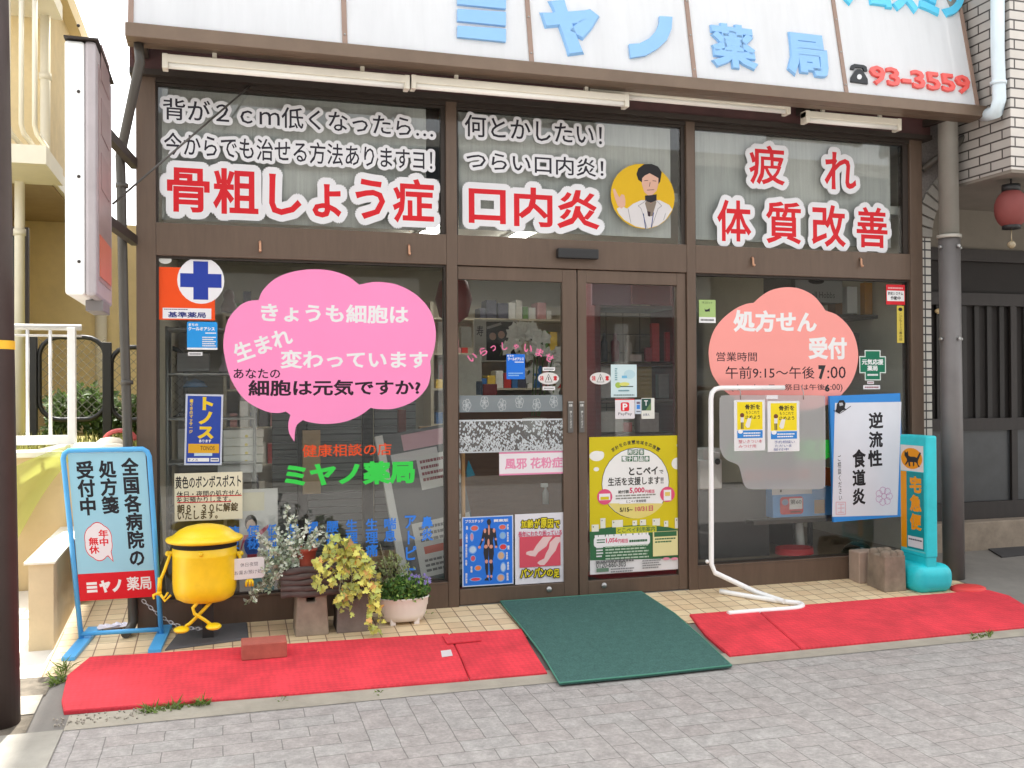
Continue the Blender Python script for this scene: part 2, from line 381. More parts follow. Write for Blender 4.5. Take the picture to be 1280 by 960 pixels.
# ------------------------------------------------------------------ the shop
X0o, X0i, XA0, XA1, XB0, XB1, X1i, X1o = -0.467, -0.362, 1.328, 1.396, 2.972, 3.037, 4.757, 4.863
ZH, ZT1, ZT0 = 3.150, 2.314, 2.126
ZS = 0.165
shop = thing('shop_building', 'brown aluminium shop front of a pharmacy with glass doors and tall windows', 'shop', (2.2, 0, 0))
mb = MB()
for x0, x1 in ((X0o, X0i), (XA0, XA1), (XB0, XB1), (X1i, X1o)):
    p = MB(); p.bev(x0, x1, -0.002, 0.10, 0.0 if x0 != X0o else -0.01, ZH, 0.004); p.build('frame_post', BRONZE, shop)
for x0, x1 in ((X0i, XA0), (XA1, XB0), (XB1, X1i)):
    p = MB(); p.bev(x0, x1, 0.0, 0.098, ZT0, ZT1, 0.004); p.build('transom_beam', BRONZE, shop)
p = MB(); p.box(X0i, X1i, 0.004, 0.095, ZH-0.035, ZH); p.build('head_rail', BRONZE_D, shop)
for x0, x1 in ((X0i, XA0), (XB1, X1i)):
    p = MB(); p.bev(x0, x1, 0.0, 0.09, 0.0, ZS-0.012, 0.004); p.bev(x0, x1, -0.004, 0.09, ZS-0.012, ZS, 0.003); p.build('sill', BRONZE, shop)
# upper panes, each with its dark channel, glass and pale blind behind
BLIND = mat('pale_blind', (190, 190, 187), rough=0.8, var=0.14, stretch=(14, 1, 0.6), vscale=4)
for i, (x0, x1) in enumerate(((X0i, XA0), (XA1, XB0), (XB1, X1i))):
    w = MB(); t = 0.028 if i != 2 else 0.045
    w.box(x0, x0+0.012, 0.02, 0.07, ZT1, ZH-0.035); w.box(x1-t, x1, 0.02, 0.07, ZT1, ZH-0.035); w.box(x0, x1, 0.021, 0.069, ZH-0.05, ZH-0.035)
    fr = w.build('window', BRONZE_D, shop)
    g = MB(); g.box(x0+0.012, x1-t, GY, GY+0.006, ZT1, ZH-0.05); g.build('pane', GLASS, fr)
    bl = MB(); bl.box(x0+0.03, x1-(0.11 if i != 1 else 0.08), 0.075, 0.079, ZT1+(0.05 if i else 0.03), ZH-0.02); bl.build('blind', BLIND, shop)
# lower windows
for x0, x1 in ((X0i, XA0), (XB1, X1i)):
    w = MB(); t = 0.014
    w.box(x0, x0+t, 0.02, 0.07, ZS, ZT0); w.box(x1-t, x1, 0.02, 0.07, ZS, ZT0); w.box(x0+t, x1-t, 0.021, 0.069, ZT0-t, ZT0); w.box(x0+t, x1-t, 0.021, 0.069, ZS, ZS+0.010)
    fr = w.build('window', BRONZE_D, shop)
    g = MB(); g.box(x0+t, x1-t, GY, GY+0.006, ZS+0.010, ZT0-t); g.build('pane', GLASS, fr)
# sliding doors
XC = F(720, 540, 0.05).x
def door(x0, x1, gx0, gx1, handle_x, lock_x):
    zb, zt = F((x0 > 2) and 790 or 640, (x0 > 2) and 722 or 732, 0.03).z, F(703, 353, 0.03).z
    d = MB(); y0, y1 = 0.012, 0.058
    d.bev(x0, gx0, y0, y1, 0.012, ZT0-0.004, 0.003); d.bev(gx1, x1, y0, y1, 0.012, ZT0-0.004, 0.003)
    d.bev(gx0, gx1, y0+0.001, y1-0.001, zt, ZT0-0.004, 0.003); d.bev(gx0, gx1, y0+0.001, y1-0.001, 0.012, zb, 0.003)
    dr = d.build('door', BRONZE, shop)
    g = MB(); g.box(gx0, gx1, GY, GY+0.006, zb, zt); g.build('pane', GLASS, dr)
    h = MB(); hx = handle_x; z1, z0 = F(715, 502, 0).z, F(715, 541, 0).z
    h.bev(hx-0.018, hx+0.018, 0.0, 0.013, z0, z1, 0.003); ho = h.build('handle', mat('handle_grey', (92, 90, 86), rough=0.5), dr)
    sh = Sheet(dr, (hx-0.018, 0.0, z1), (0.036, 0, 0), (0, 0, z0-z1), (0, -1, 0))
    sh.rect(0.06, 0.0, 0.94, 0.03, ink(200, 200, 195)); sh.text('自動', 0.2, 0.08, 0.8, 0.16, ink(235, 235, 230)); sh.text('押\nし\nて\nく\nだ\nさ\nい', 0.33, 0.3, 0.7, 0.85, ink(225, 225, 220)); sh.done()
    k = MB(); k.lathe([(0.0, -0.02), (0.016, -0.02), (0.019, 0.0)], (0, 0, 0), 20)
    k.v = [Vector((lock_x+p.x, p.z*0.6+0.012, 0.075+p.y)) for p in k.v]; k.build('lock', STEEL, dr)
door(XA1+0.004, XC-0.004, XA1+0.008, F(703, 540, 0.03).x, F(713.5, 520, 0).x, F(687, 739, 0).x)
door(XC+0.004, XB0-0.004, F(732.8, 540, 0.03).x, F(846, 540, 0.03).x, F(727.5, 520, 0).x, F(756, 734, 0).x)
s = MB(); s.box(XA1, XB0, 0.004, 0.08, -0.005, 0.010); s.build('threshold', STEEL, shop)
# fascia and roof over it, side walls, interior shell
f = MB(); f.box(X0o-0.03, X1o+0.05, -0.03, 0.12, ZH, ZH+0.42); f.build('fascia', MAROON, shop)
f = MB(); f.box(X0o-0.03, X1o+0.05, -0.05, 0.11, ZH-0.012, ZH+0.02); f.build('fascia', BRONZE_D, shop)
PLAST = mat('shop_interior_wall', (196, 190, 172), rough=0.8, var=0.06)
w = MB(); w.box(X0o+0.01, X0o+0.05, 0.11, 4.2, -0.2, 3.6); w.box(X1o-0.04, X1o, 0.11, 4.2, -0.2, 3.6); w.box(X0o, X1o, 4.2, 4.3, -0.2, 3.6); w.build('wall', PLAST, shop)
w = MB(); w.box(X0o+0.05, X1o-0.04, 0.125, 4.2, 2.62, 2.68); w.build('ceiling', mat('shop_ceiling', (226, 224, 214), rough=0.8, var=0.03), shop)
w = MB(); w.box(X0o+0.05, X1o-0.04, 0.10, 4.2, 0.128, 0.15); w.build('floor', mat('shop_floor', (128, 112, 92), rough=0.5, var=0.1), shop)
w = MB(); w.box(X0o-0.02, X1o+0.03, 0.0, 7.0, ZH+0.42, ZH+5.4); w.build('upper_wall', mat('upper_render', (190, 186, 176), rough=0.9, var=0.08, stain=0.1), shop)  # unseen upper storey, made taller to throw shade over the road
w = MB(); w.box(X0o+0.0, X0o+0.008, 0.10, 7.0, 0.0, ZH+0.42); w.build('side_cladding', mat('side_render', (120, 108, 96), rough=0.9, var=0.1), shop)
# small hardware on the beam
for x, y in ((325, 308), (511, 312), (940, 327), (1075, 328)):
    P = F(x, y, 0); h = MB(); h.tube([P+Vector((0, -0.002, 0.028)), P+Vector((0, -0.014, 0.02)), P+Vector((0, -0.016, -0.02)), P+Vector((0, -0.022, -0.032)), P+Vector((0, -0.034, -0.026))], 0.0075, 8)
    h.build('awning_hook', mat('copper_hook', (190, 142, 112), rough=0.4, metal=0.3), shop)
a, c = F(695, 310, 0), F(745.5, 325, 0)
h = MB(); h.bev(a.x, c.x, -0.045, 0.0, c.z, a.z-0.005, 0.006); h.build('motion_sensor', BLACKP, shop)

# ------------------------------------------------------------------ canopy sign with gutter, letters
YB = -0.40
zt_l, zt_r = F(157, 33, YB).z, F(1230, 135, YB).z
BX0, BX1 = F(156, 45, YB).x, F(1234, 145, YB).x; BZ = F(660, 76, YB).z; BH = 0.075
sign = thing('canopy_sign', 'white illuminated sign with blue raised letters sloping back above the shop gutter', 'shop sign', (2.3, YB, BZ-BH))
p = MB(); p.bev(BX0, BX1, YB, YB+0.09, BZ-BH, BZ, 0.004); p.bev(BX0, BX1, YB+0.09, YB+0.17, BZ-BH, BZ-BH+0.01, 0.002); gut = p.build('gutter', mat('gutter_bronze', (118, 100, 84), rough=0.45, metal=0.2, var=0.1, stain=0.15), sign)
for x, y in ((177, 60), (1027, 135), (1190, 153)):
    P = F(x, y, YB+0.1); p = MB(); p.obox((P.x-0.02, YB+0.09, BZ-BH-0.0), (0.04, 0, 0), (0, 0.36, 0.01), (0, 0, 0.05)); p.build('bracket', BRONZE_D, sign)
TILT = Vector((0, math.sin(R_(11.7)), math.cos(R_(11.7)))); SN = Vector((0, -math.cos(R_(11.7)), math.sin(R_(11.7)))); SO = Vector((0, YB+0.03, BZ))
def SP(x, y, h=0.0): return onp(x, y, SO, SN)+SN*h
SIGNW = mat('sign_acrylic', (246, 248, 250), rough=0.3, var=0.05, vscale=5, stain=0.04, stretch=(6, 1, 0.6))
_n = SIGNW.node_tree; _t = _n.nodes.new('ShaderNodeBsdfTranslucent'); _t.inputs[0].default_value = (0.93, 0.93, 0.93, 1); _m = _n.nodes.new('ShaderNodeMixShader'); _m.inputs[0].default_value = 0.45
_n.links.new(_n.nodes['Principled BSDF'].outputs[0], _m.inputs[1]); _n.links.new(_t.outputs[0], _m.inputs[2]); _n.links.new(_m.outputs[0], _n.nodes['Material Output'].inputs[0])
edges = [SP(163, 45).x, SP(431, 50).x, SP(664, 72).x, SP(868, 95).x, SP(1058, 118).x, SP(1221, 130).x]
HS = 0.95
for a, b_ in zip(edges, edges[1:]):
    p = MB(); p.obox(SO+Vector((a+0.012, 0, 0)), (b_-a-0.024, 0, 0), TILT*HS, -SN*0.004); p.build('sign_panel', SIGNW, sign)
for i, a in enumerate(edges):
    p = MB(); p.obox(SO+Vector((a-0.014, 0, 0))+SN*0.008, (0.028, 0, 0), TILT*HS, -SN*0.05); p.build('mullion', mat('mullion_bronze', (146, 122, 108), rough=0.5, var=0.1), sign)
p = MB(); p.obox(SO+Vector((edges[0]-0.02, 0.0, 0))-SN*0.05, (0.02, 0, 0), TILT*HS, -SN*0.3); p.build('sign_end', MAROON, sign)
sh = Sheet(sign, SO, (1, 0, 0), -TILT, SN)
LB = mat('letter_blue', (132, 178, 222), rough=0.3, var=0.03)
def sb(x0, yt, yb, x1): a, b_, c = SP(x0, yt)-SO, SP(x0, yb)-SO, SP(x1, yt)-SO; return a.x, -a.dot(TILT), c.x, -b_.dot(TILT)
def stext(t, bx, m, stroke): sh.text(t, *sb(*bx), m, stroke=stroke, lay=1, thick=0.018, part='letter'); sh.done()
# mi as three thick bars, ya, no as heavy strokes; the kanji heavy gothic
for y0, y1, k in ((-8, 9, 0), (13, 30, 0), (34, 50, 0)):
    a = SP(571, y0); b_ = SP(571, y1-2); c = SP(631.5, y0+4); d = SP(631.5, y1+4)
    p = MB(); p.prism([a, b_, d, c], SN*0.018); p.build('letter_stroke', LB, sign)
stext('ヤ', (680, 3, 61, 741), LB, 0.105); 
no = [SP(x, y) for x, y in ((823, 22), (839, 23), (838, 38), (832, 52), (820, 63), (806, 71), (787, 74), (785, 57), (798, 56), (810, 50), (819, 40), (823, 30))]
sh.mb('letter', LB).prism(no[::-1], SN*0.018); sh.done()
stext('薬', (886, 31, 81, 938), LB, 0.055); stext('局', (981, 44, 91, 1026), LB, 0.075)
CY = mat('letter_cyan', (90, 196, 232), rough=0.3)
stext('アコスミン', (1050, -32, 3, 1196), CY, 0.085)
CORAL = mat('letter_coral', (224, 92, 86), rough=0.35); BK = mat('letter_black', (20, 24, 28), rough=0.4)
stext('93-3559', (1086, 83.5, 105, 1206), CORAL, 0.036)
ph = crop(900, 0, 3)
def spoly(pts, m): sh.mb('lettering', m).prism([SP(*ph(x, y)) for x, y in pts], SN*0.012)
spoly([(486, 262), (489, 248), (500, 243), (535, 247), (546, 254), (549, 270), (536, 268), (533, 258), (503, 255), (500, 264)], BK)
spoly([(503, 268), (511, 262), (525, 263), (533, 270), (550, 300), (551, 318), (487, 309), (488, 292)], BK)
o_ = [SP(*ph(518+9*math.cos(i*0.5236), 292+10*math.sin(i*0.5236)), 0.013) for i in range(12)]; sh.mb('lettering', SIGNW).prism(o_, SN*0.002)
sh.done()

# tube lights under the canopy
TUBE = mat('tube_light_casing', (226, 220, 204), rough=0.4, var=0.08, stain=0.1)
def tube_light(p0, p1, Y, label):
    A, B = F(*p0, Y), F(*p1, Y); z = (A.z+B.z)/2
    t = thing('tube_light', label, 'light', ((A.x+B.x)/2, Y, z), 'fluorescent lamps under the canopy')
    m = MB(); m.bev(A.x, B.x, Y-0.035, Y+0.035, z+0.012, z+0.058, 0.006); m.build('casing', TUBE, t)
    m = MB(); m.tube([(A.x+0.03, Y-0.012, z), (B.x-0.03, Y-0.012, z)], 0.018, 10); m.build('tube', mat('lamp_tube', (238, 236, 228), rough=0.3), t)
    for x in (A.x, B.x-0.03):
        m = MB(); m.bev(x, x+0.03, Y-0.036, Y+0.034, z-0.022, z+0.06, 0.004); m.build('end_cap', TUBE, t)
    for x in (A.x*0.8+B.x*0.2, A.x*0.2+B.x*0.8):
        m = MB(); m.bev(x-0.012, x+0.012, Y-0.01, Y+0.01, z+0.055, BZ+0.02, 0.002); m.build('hanger', TUBE, t)
tube_light((203, 84), (511, 107), YB+0.15, 'white tube light casing hung over the leftmost upper window, at the canopy end')
tube_light((513, 107), (784, 132), YB+0.15, 'white tube light casing over the middle upper window, end to end with its neighbour')
tube_light((735, 117), (985, 141), YB+0.22, 'slimmer white tube light half tucked behind the gutter, over the doors')
tube_light((1004, 150), (1123, 161), YB+0.22, 'short white tube light over the right upper window beside the canopy bracket')

# ------------------------------------------------------------------ lettering and stickers on the glass
OUTL = ink(240, 240, 243); TBLK = ink(38, 34, 46); TRED = ink(222, 28, 40)
def slogan(label, body_boxes, colour, outline, stroke, at):
    s = glass_sheet('window_lettering', label, 'lettering', at, group='outlined slogans on the upper windows')
    for body, bx in body_boxes:
        g = gbox(*bx); k = 0.0
        s.plate(body, *g, OUTL, outline, stroke=stroke)
        s.text(body, *g, colour, stroke=stroke, part='lettering', lay=2.6); s.done()
    return s.done()
slogan('top line of thin black characters with white outline on the left upper window', [('背が２ｃｍ低くなったら…', (204, 122, 149, 541))], TBLK, 0.020, 0.0095, (370, 160))
slogan('second line of thin black outlined characters, above the big red ones on the left', [('今からでも治せる方法ありますヨ！', (205, 165, 193, 540))], TBLK, 0.020, 0.0095, (370, 205))
slogan('six big red characters with thick white outline on the left upper window', [('骨粗しょう症', (210, 207, 264, 541))], TRED, 0.040, 0.023, (375, 275))
slogan('upper line of thin black characters above the doors, ending in an exclamation mark', [('何とかしたい！', (581, 143, 170, 752))], TBLK, 0.020, 0.0095, (670, 183))
slogan('lower line of thin black characters above the doors, just over three big red ones', [('つらい口内炎！', (583, 188, 211, 754))], TBLK, 0.020, 0.0095, (670, 220))
slogan('three big red characters with white outline above the doors', [('口内炎', (587, 231, 279, 748))], TRED, 0.040, 0.023, (670, 290))
slogan('two widely spaced red characters with white outline on the right upper window', [('疲', (937, 181, 229, 980)), ('れ', (1031, 190, 235, 1069))], TRED, 0.036, 0.019, (1005, 240))
slogan('row of four red characters with white outline, low on the right upper window', [('体', (897, 250, 300, 938)), ('質', (958, 252, 303, 1000)), ('改', (1015, 256, 307, 1056)), ('善', (1071, 259, 308, 1108))], TRED, 0.036, 0.019, (1005, 310))

# round portrait sticker
s = poster('portrait_sticker', 'round yellow sticker with a drawing of a waving man in a white coat', 'sticker', (763, 202, 284, 843), ink(230, 186, 20), part='disc', r=0.5)
q = crop(560, 180, 4.267)
SKIN = ink(226, 180, 158); COAT = ink(226, 222, 222); GREYL = ink(120, 118, 122)
s.pp(q, [(900, 345), (925, 330), (955, 345), (985, 320), (1030, 300), (1130, 300), (1180, 325), (1196, 350), (1160, 405), (1120, 435), (1060, 451), (1000, 440), (940, 405), (910, 370)], COAT, lay=2)
s.pp(q, [(878, 240), (890, 238), (905, 270), (915, 285), (925, 268), (940, 272), (946, 300), (945, 330), (925, 345), (905, 330), (890, 290)], SKIN, lay=3)
s.pp(q, [(1052, 280), (1110, 280), (1115, 300), (1082, 330), (1050, 300)], ink(190, 145, 125), lay=3)
s.pp(q, [(1050, 315), (1060, 300), (1082, 318), (1105, 300), (1112, 310), (1090, 385), (1070, 385)], ink(140, 126, 112), lay=4)
s.pp(q, [(1050, 275), (1113, 268), (1112, 300), (1082, 314), (1052, 302)], ink(34, 32, 38), lay=5)
s.pp(q, [(1062, 358), (1080, 362), (1078, 388), (1066, 384)], ink(60, 36, 44), lay=5)
s.pp(q, [(1030, 170), (1060, 150), (1105, 155), (1124, 175), (1122, 215), (1112, 250), (1090, 272), (1066, 274), (1046, 255), (1034, 215)], SKIN, lay=6)
s.pp(q, [(1005, 160), (1015, 130), (1045, 108), (1085, 106), (1120, 120), (1140, 150), (1132, 200), (1122, 215), (1122, 182), (1098, 168), (1075, 156), (1050, 168), (1036, 182), (1034, 205), (1014, 190)], ink(30, 27, 30), lay=7)
for a, b_ in (((1048, 196), (1066, 194)), ((1092, 196), (1110, 198)), ((1062, 246), (1098, 244)), ((1078, 205), (1074, 226))):
    s.line([s.uv(*q(*a)), s.uv(*q(*b_))], 0.004, ink(70, 45, 45), lay=8)
for pts in ([(1060, 300), (1015, 330), (1030, 345), (1062, 448)], [(1110, 300), (1140, 330), (1120, 345), (1085, 446)], [(960, 345), (975, 420)], [(1150, 405), (1160, 370)]):
    s.line([s.uv(*q(*p_)) for p_ in pts], 0.003, GREYL, lay=8)
for pts in ([(1042, 372), (1054, 450)], [(1096, 366), (1084, 446)]): s.line([s.uv(*q(*p_)) for p_ in pts], 0.006, ink(40, 60, 130), lay=9)
s.done()

# big pink speech bubble
s = glass_sheet('speech_bubble', 'large pink cloud shaped speech bubble sticker with white and black writing', 'sticker', (375, 545))
c6 = crop(270, 300, 3)
def outline(segs, cr): return [F(*cr(*p_), GY-0.004) for p_ in segs]
def arcs(groups, n=5):
    out = []
    for g in groups:
        k = len(g)
        for i in range(k-1):
            p0 = Vector(g[max(i-1, 0)]); p1 = Vector(g[i]); p2 = Vector(g[i+1]); p3 = Vector(g[min(i+2, k-1)])
            for t in range(n):
                t /= n; out.append(0.5*((2*p1)+(p2-p0)*t+(2*p0-5*p1+4*p2-p3)*t*t+(3*p1-p0-3*p2+p3)*t**3))
    return out
PB = arcs([[(160, 225), (175, 190), (215, 150), (270, 124), (340, 111), (420, 113), (490, 134), (537, 168)], [(537, 168), (600, 157), (680, 168), (750, 205), (800, 260), (823, 330), (820, 400), (803, 455)],
           [(803, 455), (805, 500), (790, 555), (740, 605), (670, 632), (610, 634), (580, 629)], [(580, 629), (540, 658), (480, 682), (410, 690), (350, 683), (326, 675)], [(326, 675), (300, 700), (294, 756)], [(294, 756), (275, 725), (271, 690), (279, 656)], [(279, 656), (262, 643)],
           [(262, 643), (230, 649), (180, 640), (110, 600), (60, 530), (35, 450), (28, 380), (45, 300), (85, 250), (120, 230), (160, 225)]])
PINK = mat('bubble_pink', (250, 146, 198), rough=0.35, k=0.92, var=0.03, vscale=1.5)
def gpoly(s, px, m, part='print', lay=1): s.k += s.step; s.mb(part, m).prism([F(x, y, GY-0.004) for x, y in px][::-1], Vector((0, -2e-5, 0)))
gpoly(s, [c6(*p_) for p_ in PB], PINK, 'bubble', 0.6)
LW = ink(250, 250, 250); LK = ink(40, 22, 36)
s.text('きょうも細胞は', *gbox(327, 379, 402, 510), LW, stroke=0.030, lay=2)
c_ = gbox(291, 419, 441, 365); s.text('生まれ', *c_, LW, stroke=0.030, lay=2, rot=20)
s.text('変わっています', *gbox(351, 438, 460, 534), LW, stroke=0.030, lay=2)
s.text('あなたの', *gbox(292, 461, 473, 350), LK, stroke=0.015, lay=2)
s.text('細胞は元気ですか?', *gbox(311, 475.5, 495, 525), LK, stroke=0.028, lay=2)
s.done()
s = glass_sheet('window_lettering', 'orange line of characters under the pink bubble', 'lettering', (433, 573)); s.text('健康相談の店', *gbox(378, 556, 571.5, 489), ink(240, 86, 36), stroke=0.012); s.done()
GREEN = ink(60, 226, 84)
s = glass_sheet('window_lettering', 'heavy bright green shop name under the orange line on the left window', 'lettering', (433, 613)); s.text('ミヤノ薬局', *gbox(357, 581, 608, 517), GREEN, stroke=0.048); s.done()
BLU = ink(60, 146, 255)
for body, bx, lb in (('鼻\n炎', (527, 646, 676, 541), 'blue column of two characters nearest the door frame'), ('ア\nト\nピ\nー', (506, 645, 713, 520), 'blue column of four angular characters crossing the tilted board'),
                     ('喘\n息', (480, 648, 677, 495), 'blue column of two characters left of the tilted board'), ('生\n理\n痛', (457, 649, 696, 472), 'blue column of three characters above the flower pot'),
                     ('生\n理\n不\n順', (432, 650, 711, 447), 'blue column running down behind the yellow ivy top'), ('腰\n痛', (408, 652, 681, 423), 'blue column of two characters over the ivy'),
                     ('胃\n痛', (384, 653, 682, 398), 'blue column just right of the silvery plant tip'), ('膝\n痛', (359, 655, 684, 373), 'blue column behind the silvery plant'), ('低\n血\n圧', (334, 656, 699, 346), 'blue column left of the tallest silvery stem'),
                     ('便\n秘', (309, 657, 687, 324), 'blue column over the drawing of a child'), ('糖\n尿', (284, 658, 688, 299), 'blue column partly behind the right side of the yellow lid')):
    s = glass_sheet('symptom_lettering', lb, 'lettering', ((bx[0]+bx[3])/2, bx[2]), group='blue columns of lettering along the left window'); s.text(body, *gbox(*bx), BLU, stroke=0.022, line=1.0); s.done()

# left window stickers
ORG = ink(250, 84, 20)
s = poster('pharmacy_plate', 'orange square plate with a blue cross in a white disc', 'sticker', (197.5, 333.5, 399.5, 268.5), ORG)
w1 = crop(190, 320, 6)
a = s.uv(*w1(367, 184)); s.oval(a[0], a[1], 29.7/71, 29.7/66.5, ink(246, 246, 250), lay=1)
CB = ink(40, 66, 170)
s.rp(w1, 309, 38, 422, 329, CB, lay=2); s.rp(w1, 211, 128, 522, 240, CB, lay=2.1)
s.rp(w1, 80, 388, 445, 474, ink(244, 244, 248), lay=1.2); s.tp('基準薬局', w1, 120, 418, 402, 464, NAVY and ink(*NAVY), stroke=0.03)
s.dashes(*s.uv(*w1(90, 393)), *s.uv(*w1(270, 408)), 1, ink(60, 60, 90)); s.done()
s = poster('oval_sticker', 'small blank oval white sticker in the top corner of the left window', 'sticker', (198.5, 320, 329.5, 214.5), ink(226, 228, 222), r=0.49, part='sheet'); s.done()
s = poster('cool_spot_sticker', 'bright blue square sticker with white heading under the orange plate', 'sticker', (233.7, 402, 437, 271.7), ink(40, 160, 240), r=0.06)
s.tp('まちの', w1, 275, 505, 345, 525, LW, stroke=0.03); s.tp('クールオアシス', w1, 272, 531, 470, 560, LW, stroke=0.04); s.dashes(0.6, 0.36, 0.96, 0.45, 1, LW)
s.dashes(0.5, 0.52, 0.95, 0.9, 5, LW); s.rect(0.0, 0.93, 1, 1, LW); s.done()
s = poster('label_sticker', 'tiny white label strip just below the bright blue square sticker', 'sticker', (235, 440, 444.6, 253), ink(236, 236, 236)); s.dashes(0.1, 0.2, 0.9, 0.9, 1, ink(120, 120, 130)); s.done()
s = poster('medicine_poster', 'tall blue poster with three big yellow characters, leaning slightly', 'poster', (231, 493, 582, 278), ink(206, 212, 226), rot=1.5)
w2 = crop(200, 480, 4.8)
PBL = ink(44, 74, 168); YEL = ink(244, 208, 44)
s.rect(0.05, 0.025, 0.95, 0.975, PBL); s.text('ト\nノ\nス', 0.36, 0.05, 0.74, 0.62, YEL, stroke=0.06)
s.text('歯槽膿漏・歯肉炎に', 0.1, 0.07, 0.9, 0.15, YEL, stroke=0.01) if False else s.text('歯\nぐ\nき\nの\nマ\nッ\nサ\nー\nジ', 0.11, 0.07, 0.2, 0.55, YEL, stroke=0.03)
s.text('あります', 0.38, 0.64, 0.7, 0.68, LW, stroke=0.03); s.rect(0.1, 0.70, 0.92, 0.83, ink(232, 176, 40)); s.text('TONOS', 0.42, 0.73, 0.8, 0.79, ink(90, 60, 40), stroke=0.01, lay=3)
s.rect(0.26, 0.83, 0.74, 0.87, ink(200, 225, 245)); s.rect(0.09, 0.90, 0.66, 0.95, LW); s.text('トノス', 0.13, 0.91, 0.36, 0.94, NAVY and ink(*NAVY), lay=3); s.rect(0.70, 0.90, 0.92, 0.95, LW); s.dashes(0.72, 0.905, 0.9, 0.945, 1, ink(60, 60, 110), lay=3); s.done()
s = poster('handwritten_notice', 'cream handwritten notice with red underlines just above the yellow bin', 'notice', (218, 592, 652, 303), ink(240, 232, 206))
def cr2(t, x0, y0, x1, y1, m, st): s.tp(t, w2, x0, y0, x1, y1, m, stroke=st)
HK = ink(32, 28, 32); BRN = ink(84, 66, 30)
cr2('黄色のボンボスポスト', 92, 556, 486, 616, HK, 0.02); cr2('休日・夜間の処方せん', 100, 645, 484, 670, HK, 0.014); cr2('をお預かりします。', 100, 683, 425, 706, HK, 0.014)
cr2('朝８：３０に解錠', 104, 724, 468, 762, BRN, 0.03); cr2('いたします。', 106, 768, 345, 806, BRN, 0.025)
s.line([s.uv(*w2(100, 676)), s.uv(*w2(488, 668))], 0.006, ink(210, 40, 50)); s.line([s.uv(*w2(105, 712)), s.uv(*w2(425, 705))], 0.006, ink(210, 40, 50)); s.done()

# door stickers
s = glass_sheet('welcome_lettering', 'pink greeting characters in an arch on the left door', 'lettering', (638, 450))
d5 = crop(560, 340, 6)
for ch, x, y, r in (('い', 183, 640, -28), ('ら', 265, 596, -22), ('っ', 340, 572, -14), ('し', 425, 556, -4), ('ゃ', 510, 560, 6), ('い', 600, 574, 12), ('ま', 686, 604, 20), ('せ', 760, 642, 30)):
    k = 28 if ch not in 'っゃ' else 20; kx = {'し': 0.72, 'い': 1.05, 'せ': 1.05}.get(ch, 0.95)*k; x0, yt = d5(x-kx, y-k); x1, yb = d5(x+kx, y+k)
    s.text(ch, *gbox(x0, yt, yb, x1), ink(250, 130, 176), stroke=0.02, rot=-r, part='lettering')
s.done()
s = poster('door_sticker', 'small bright blue upright sticker on the left door under the arch of pink characters', 'sticker', (633, 442.6, 474, 656), ink(30, 118, 226))
s.text('まちの', 0.05, 0.03, 0.4, 0.1, LW, stroke=0.03); s.text('クールオアシス', 0.08, 0.13, 0.94, 0.25, LW, stroke=0.04); s.dashes(0.45, 0.28, 0.95, 0.36, 1, LW); s.dashes(0.1, 0.72, 0.9, 0.9, 2, ink(150, 200, 250)); s.done()
def caution(x, y, lb):
    s = poster('caution_sticker', lb, 'sticker', (x-13.2, y-7.6, y+7.6, x+13.2), ink(228, 226, 222), r=0.5, group='oval caution stickers at the door edges')
    s.text('注', 0.09, 0.3, 0.27, 0.66, ink(210, 40, 50), stroke=0.05); s.text('意', 0.72, 0.3, 0.92, 0.66, ink(210, 40, 50), stroke=0.05)
    s.line([(0.5, 0.15), (0.33, 0.8), (0.67, 0.8), (0.5, 0.15)], 0.003, ink(60, 58, 60)); s.line([(0.5, 0.4), (0.5, 0.65)], 0.006, ink(60, 58, 60)); s.done()
caution(685.6, 473, 'oval caution sticker between two white strips on the left door'); caution(750.5, 473, 'oval caution sticker left of the pale blue leaflet on the right door')
for y0, lb in ((459, 'white label strip above the oval sticker on the left door'), (483, 'white label strip under the oval sticker on the left door')):
    s = poster('label_sticker', lb, 'sticker', (678.4, y0, y0+4.6, 693.8), ink(240, 240, 240)); s.dashes(0.1, 0.2, 0.9, 0.9, 1, ink(150, 150, 150)); s.done()
# frosted and lace films
FILM = net_mat('frosted_film', (176, 186, 190), 0.62); LACE = ink(214, 220, 222)
s = poster('frosted_film', 'translucent grey film band with white flower outlines on the left door', 'window film', (574, 494.5, 515.5, 703), FILM, part='film')
for i in range(6):
    u = 0.05+i*0.168+0.02; v = 0.5+0.08*(-1)**i
    for k in range(5):
        a = R_(72*k+20*i); cu, cv = u+0.022*math.cos(a), v+0.2*math.sin(a)
        s.line([(cu+0.02*math.cos(R_(60*j)), cv+0.19*math.sin(R_(60*j))) for j in range(7)], 0.0028, LACE, 'flower_pattern')
s.done()
s = poster('lace_film', 'white lace patterned film band across the left door', 'window film', (574, 525, 566.5, 703), net_mat('lace_base', (190, 196, 198), 0.22), part='film')
s.rect(0, 0, 1, 0.05, LACE, 'lace_pattern'); s.rect(0, 0.96, 1, 1, LACE, 'lace_pattern')
s.step = 0.8e-5
for i in range(620):
    u, v = random.random(), 1-random.random()**1.5*0.94
    ru = random.uniform(0.005, 0.011); pts = []
    if random.random() < 0.75:
        n = 5; ph_ = random.random()*6
        for j in range(20):
            rr_ = ru*(0.65+0.45*abs(math.cos(n*j*math.pi/20))); pts.append((min(max(u+rr_*math.cos(2*math.pi*j/20+ph_), 0), 1), min(max(v+rr_*4.2*math.sin(2*math.pi*j/20+ph_), 0), 1)))
        s.poly(pts[::-1], LACE, 'lace_pattern', 1+0.004*i)
    else: s.line([(u, v), (min(u+0.03*random.random(), 1), max(0, v-0.12)), (min(u+0.04, 1), max(0, v-0.02))], 0.004, LACE, 'lace_pattern', 1+0.004*i)
s.done()
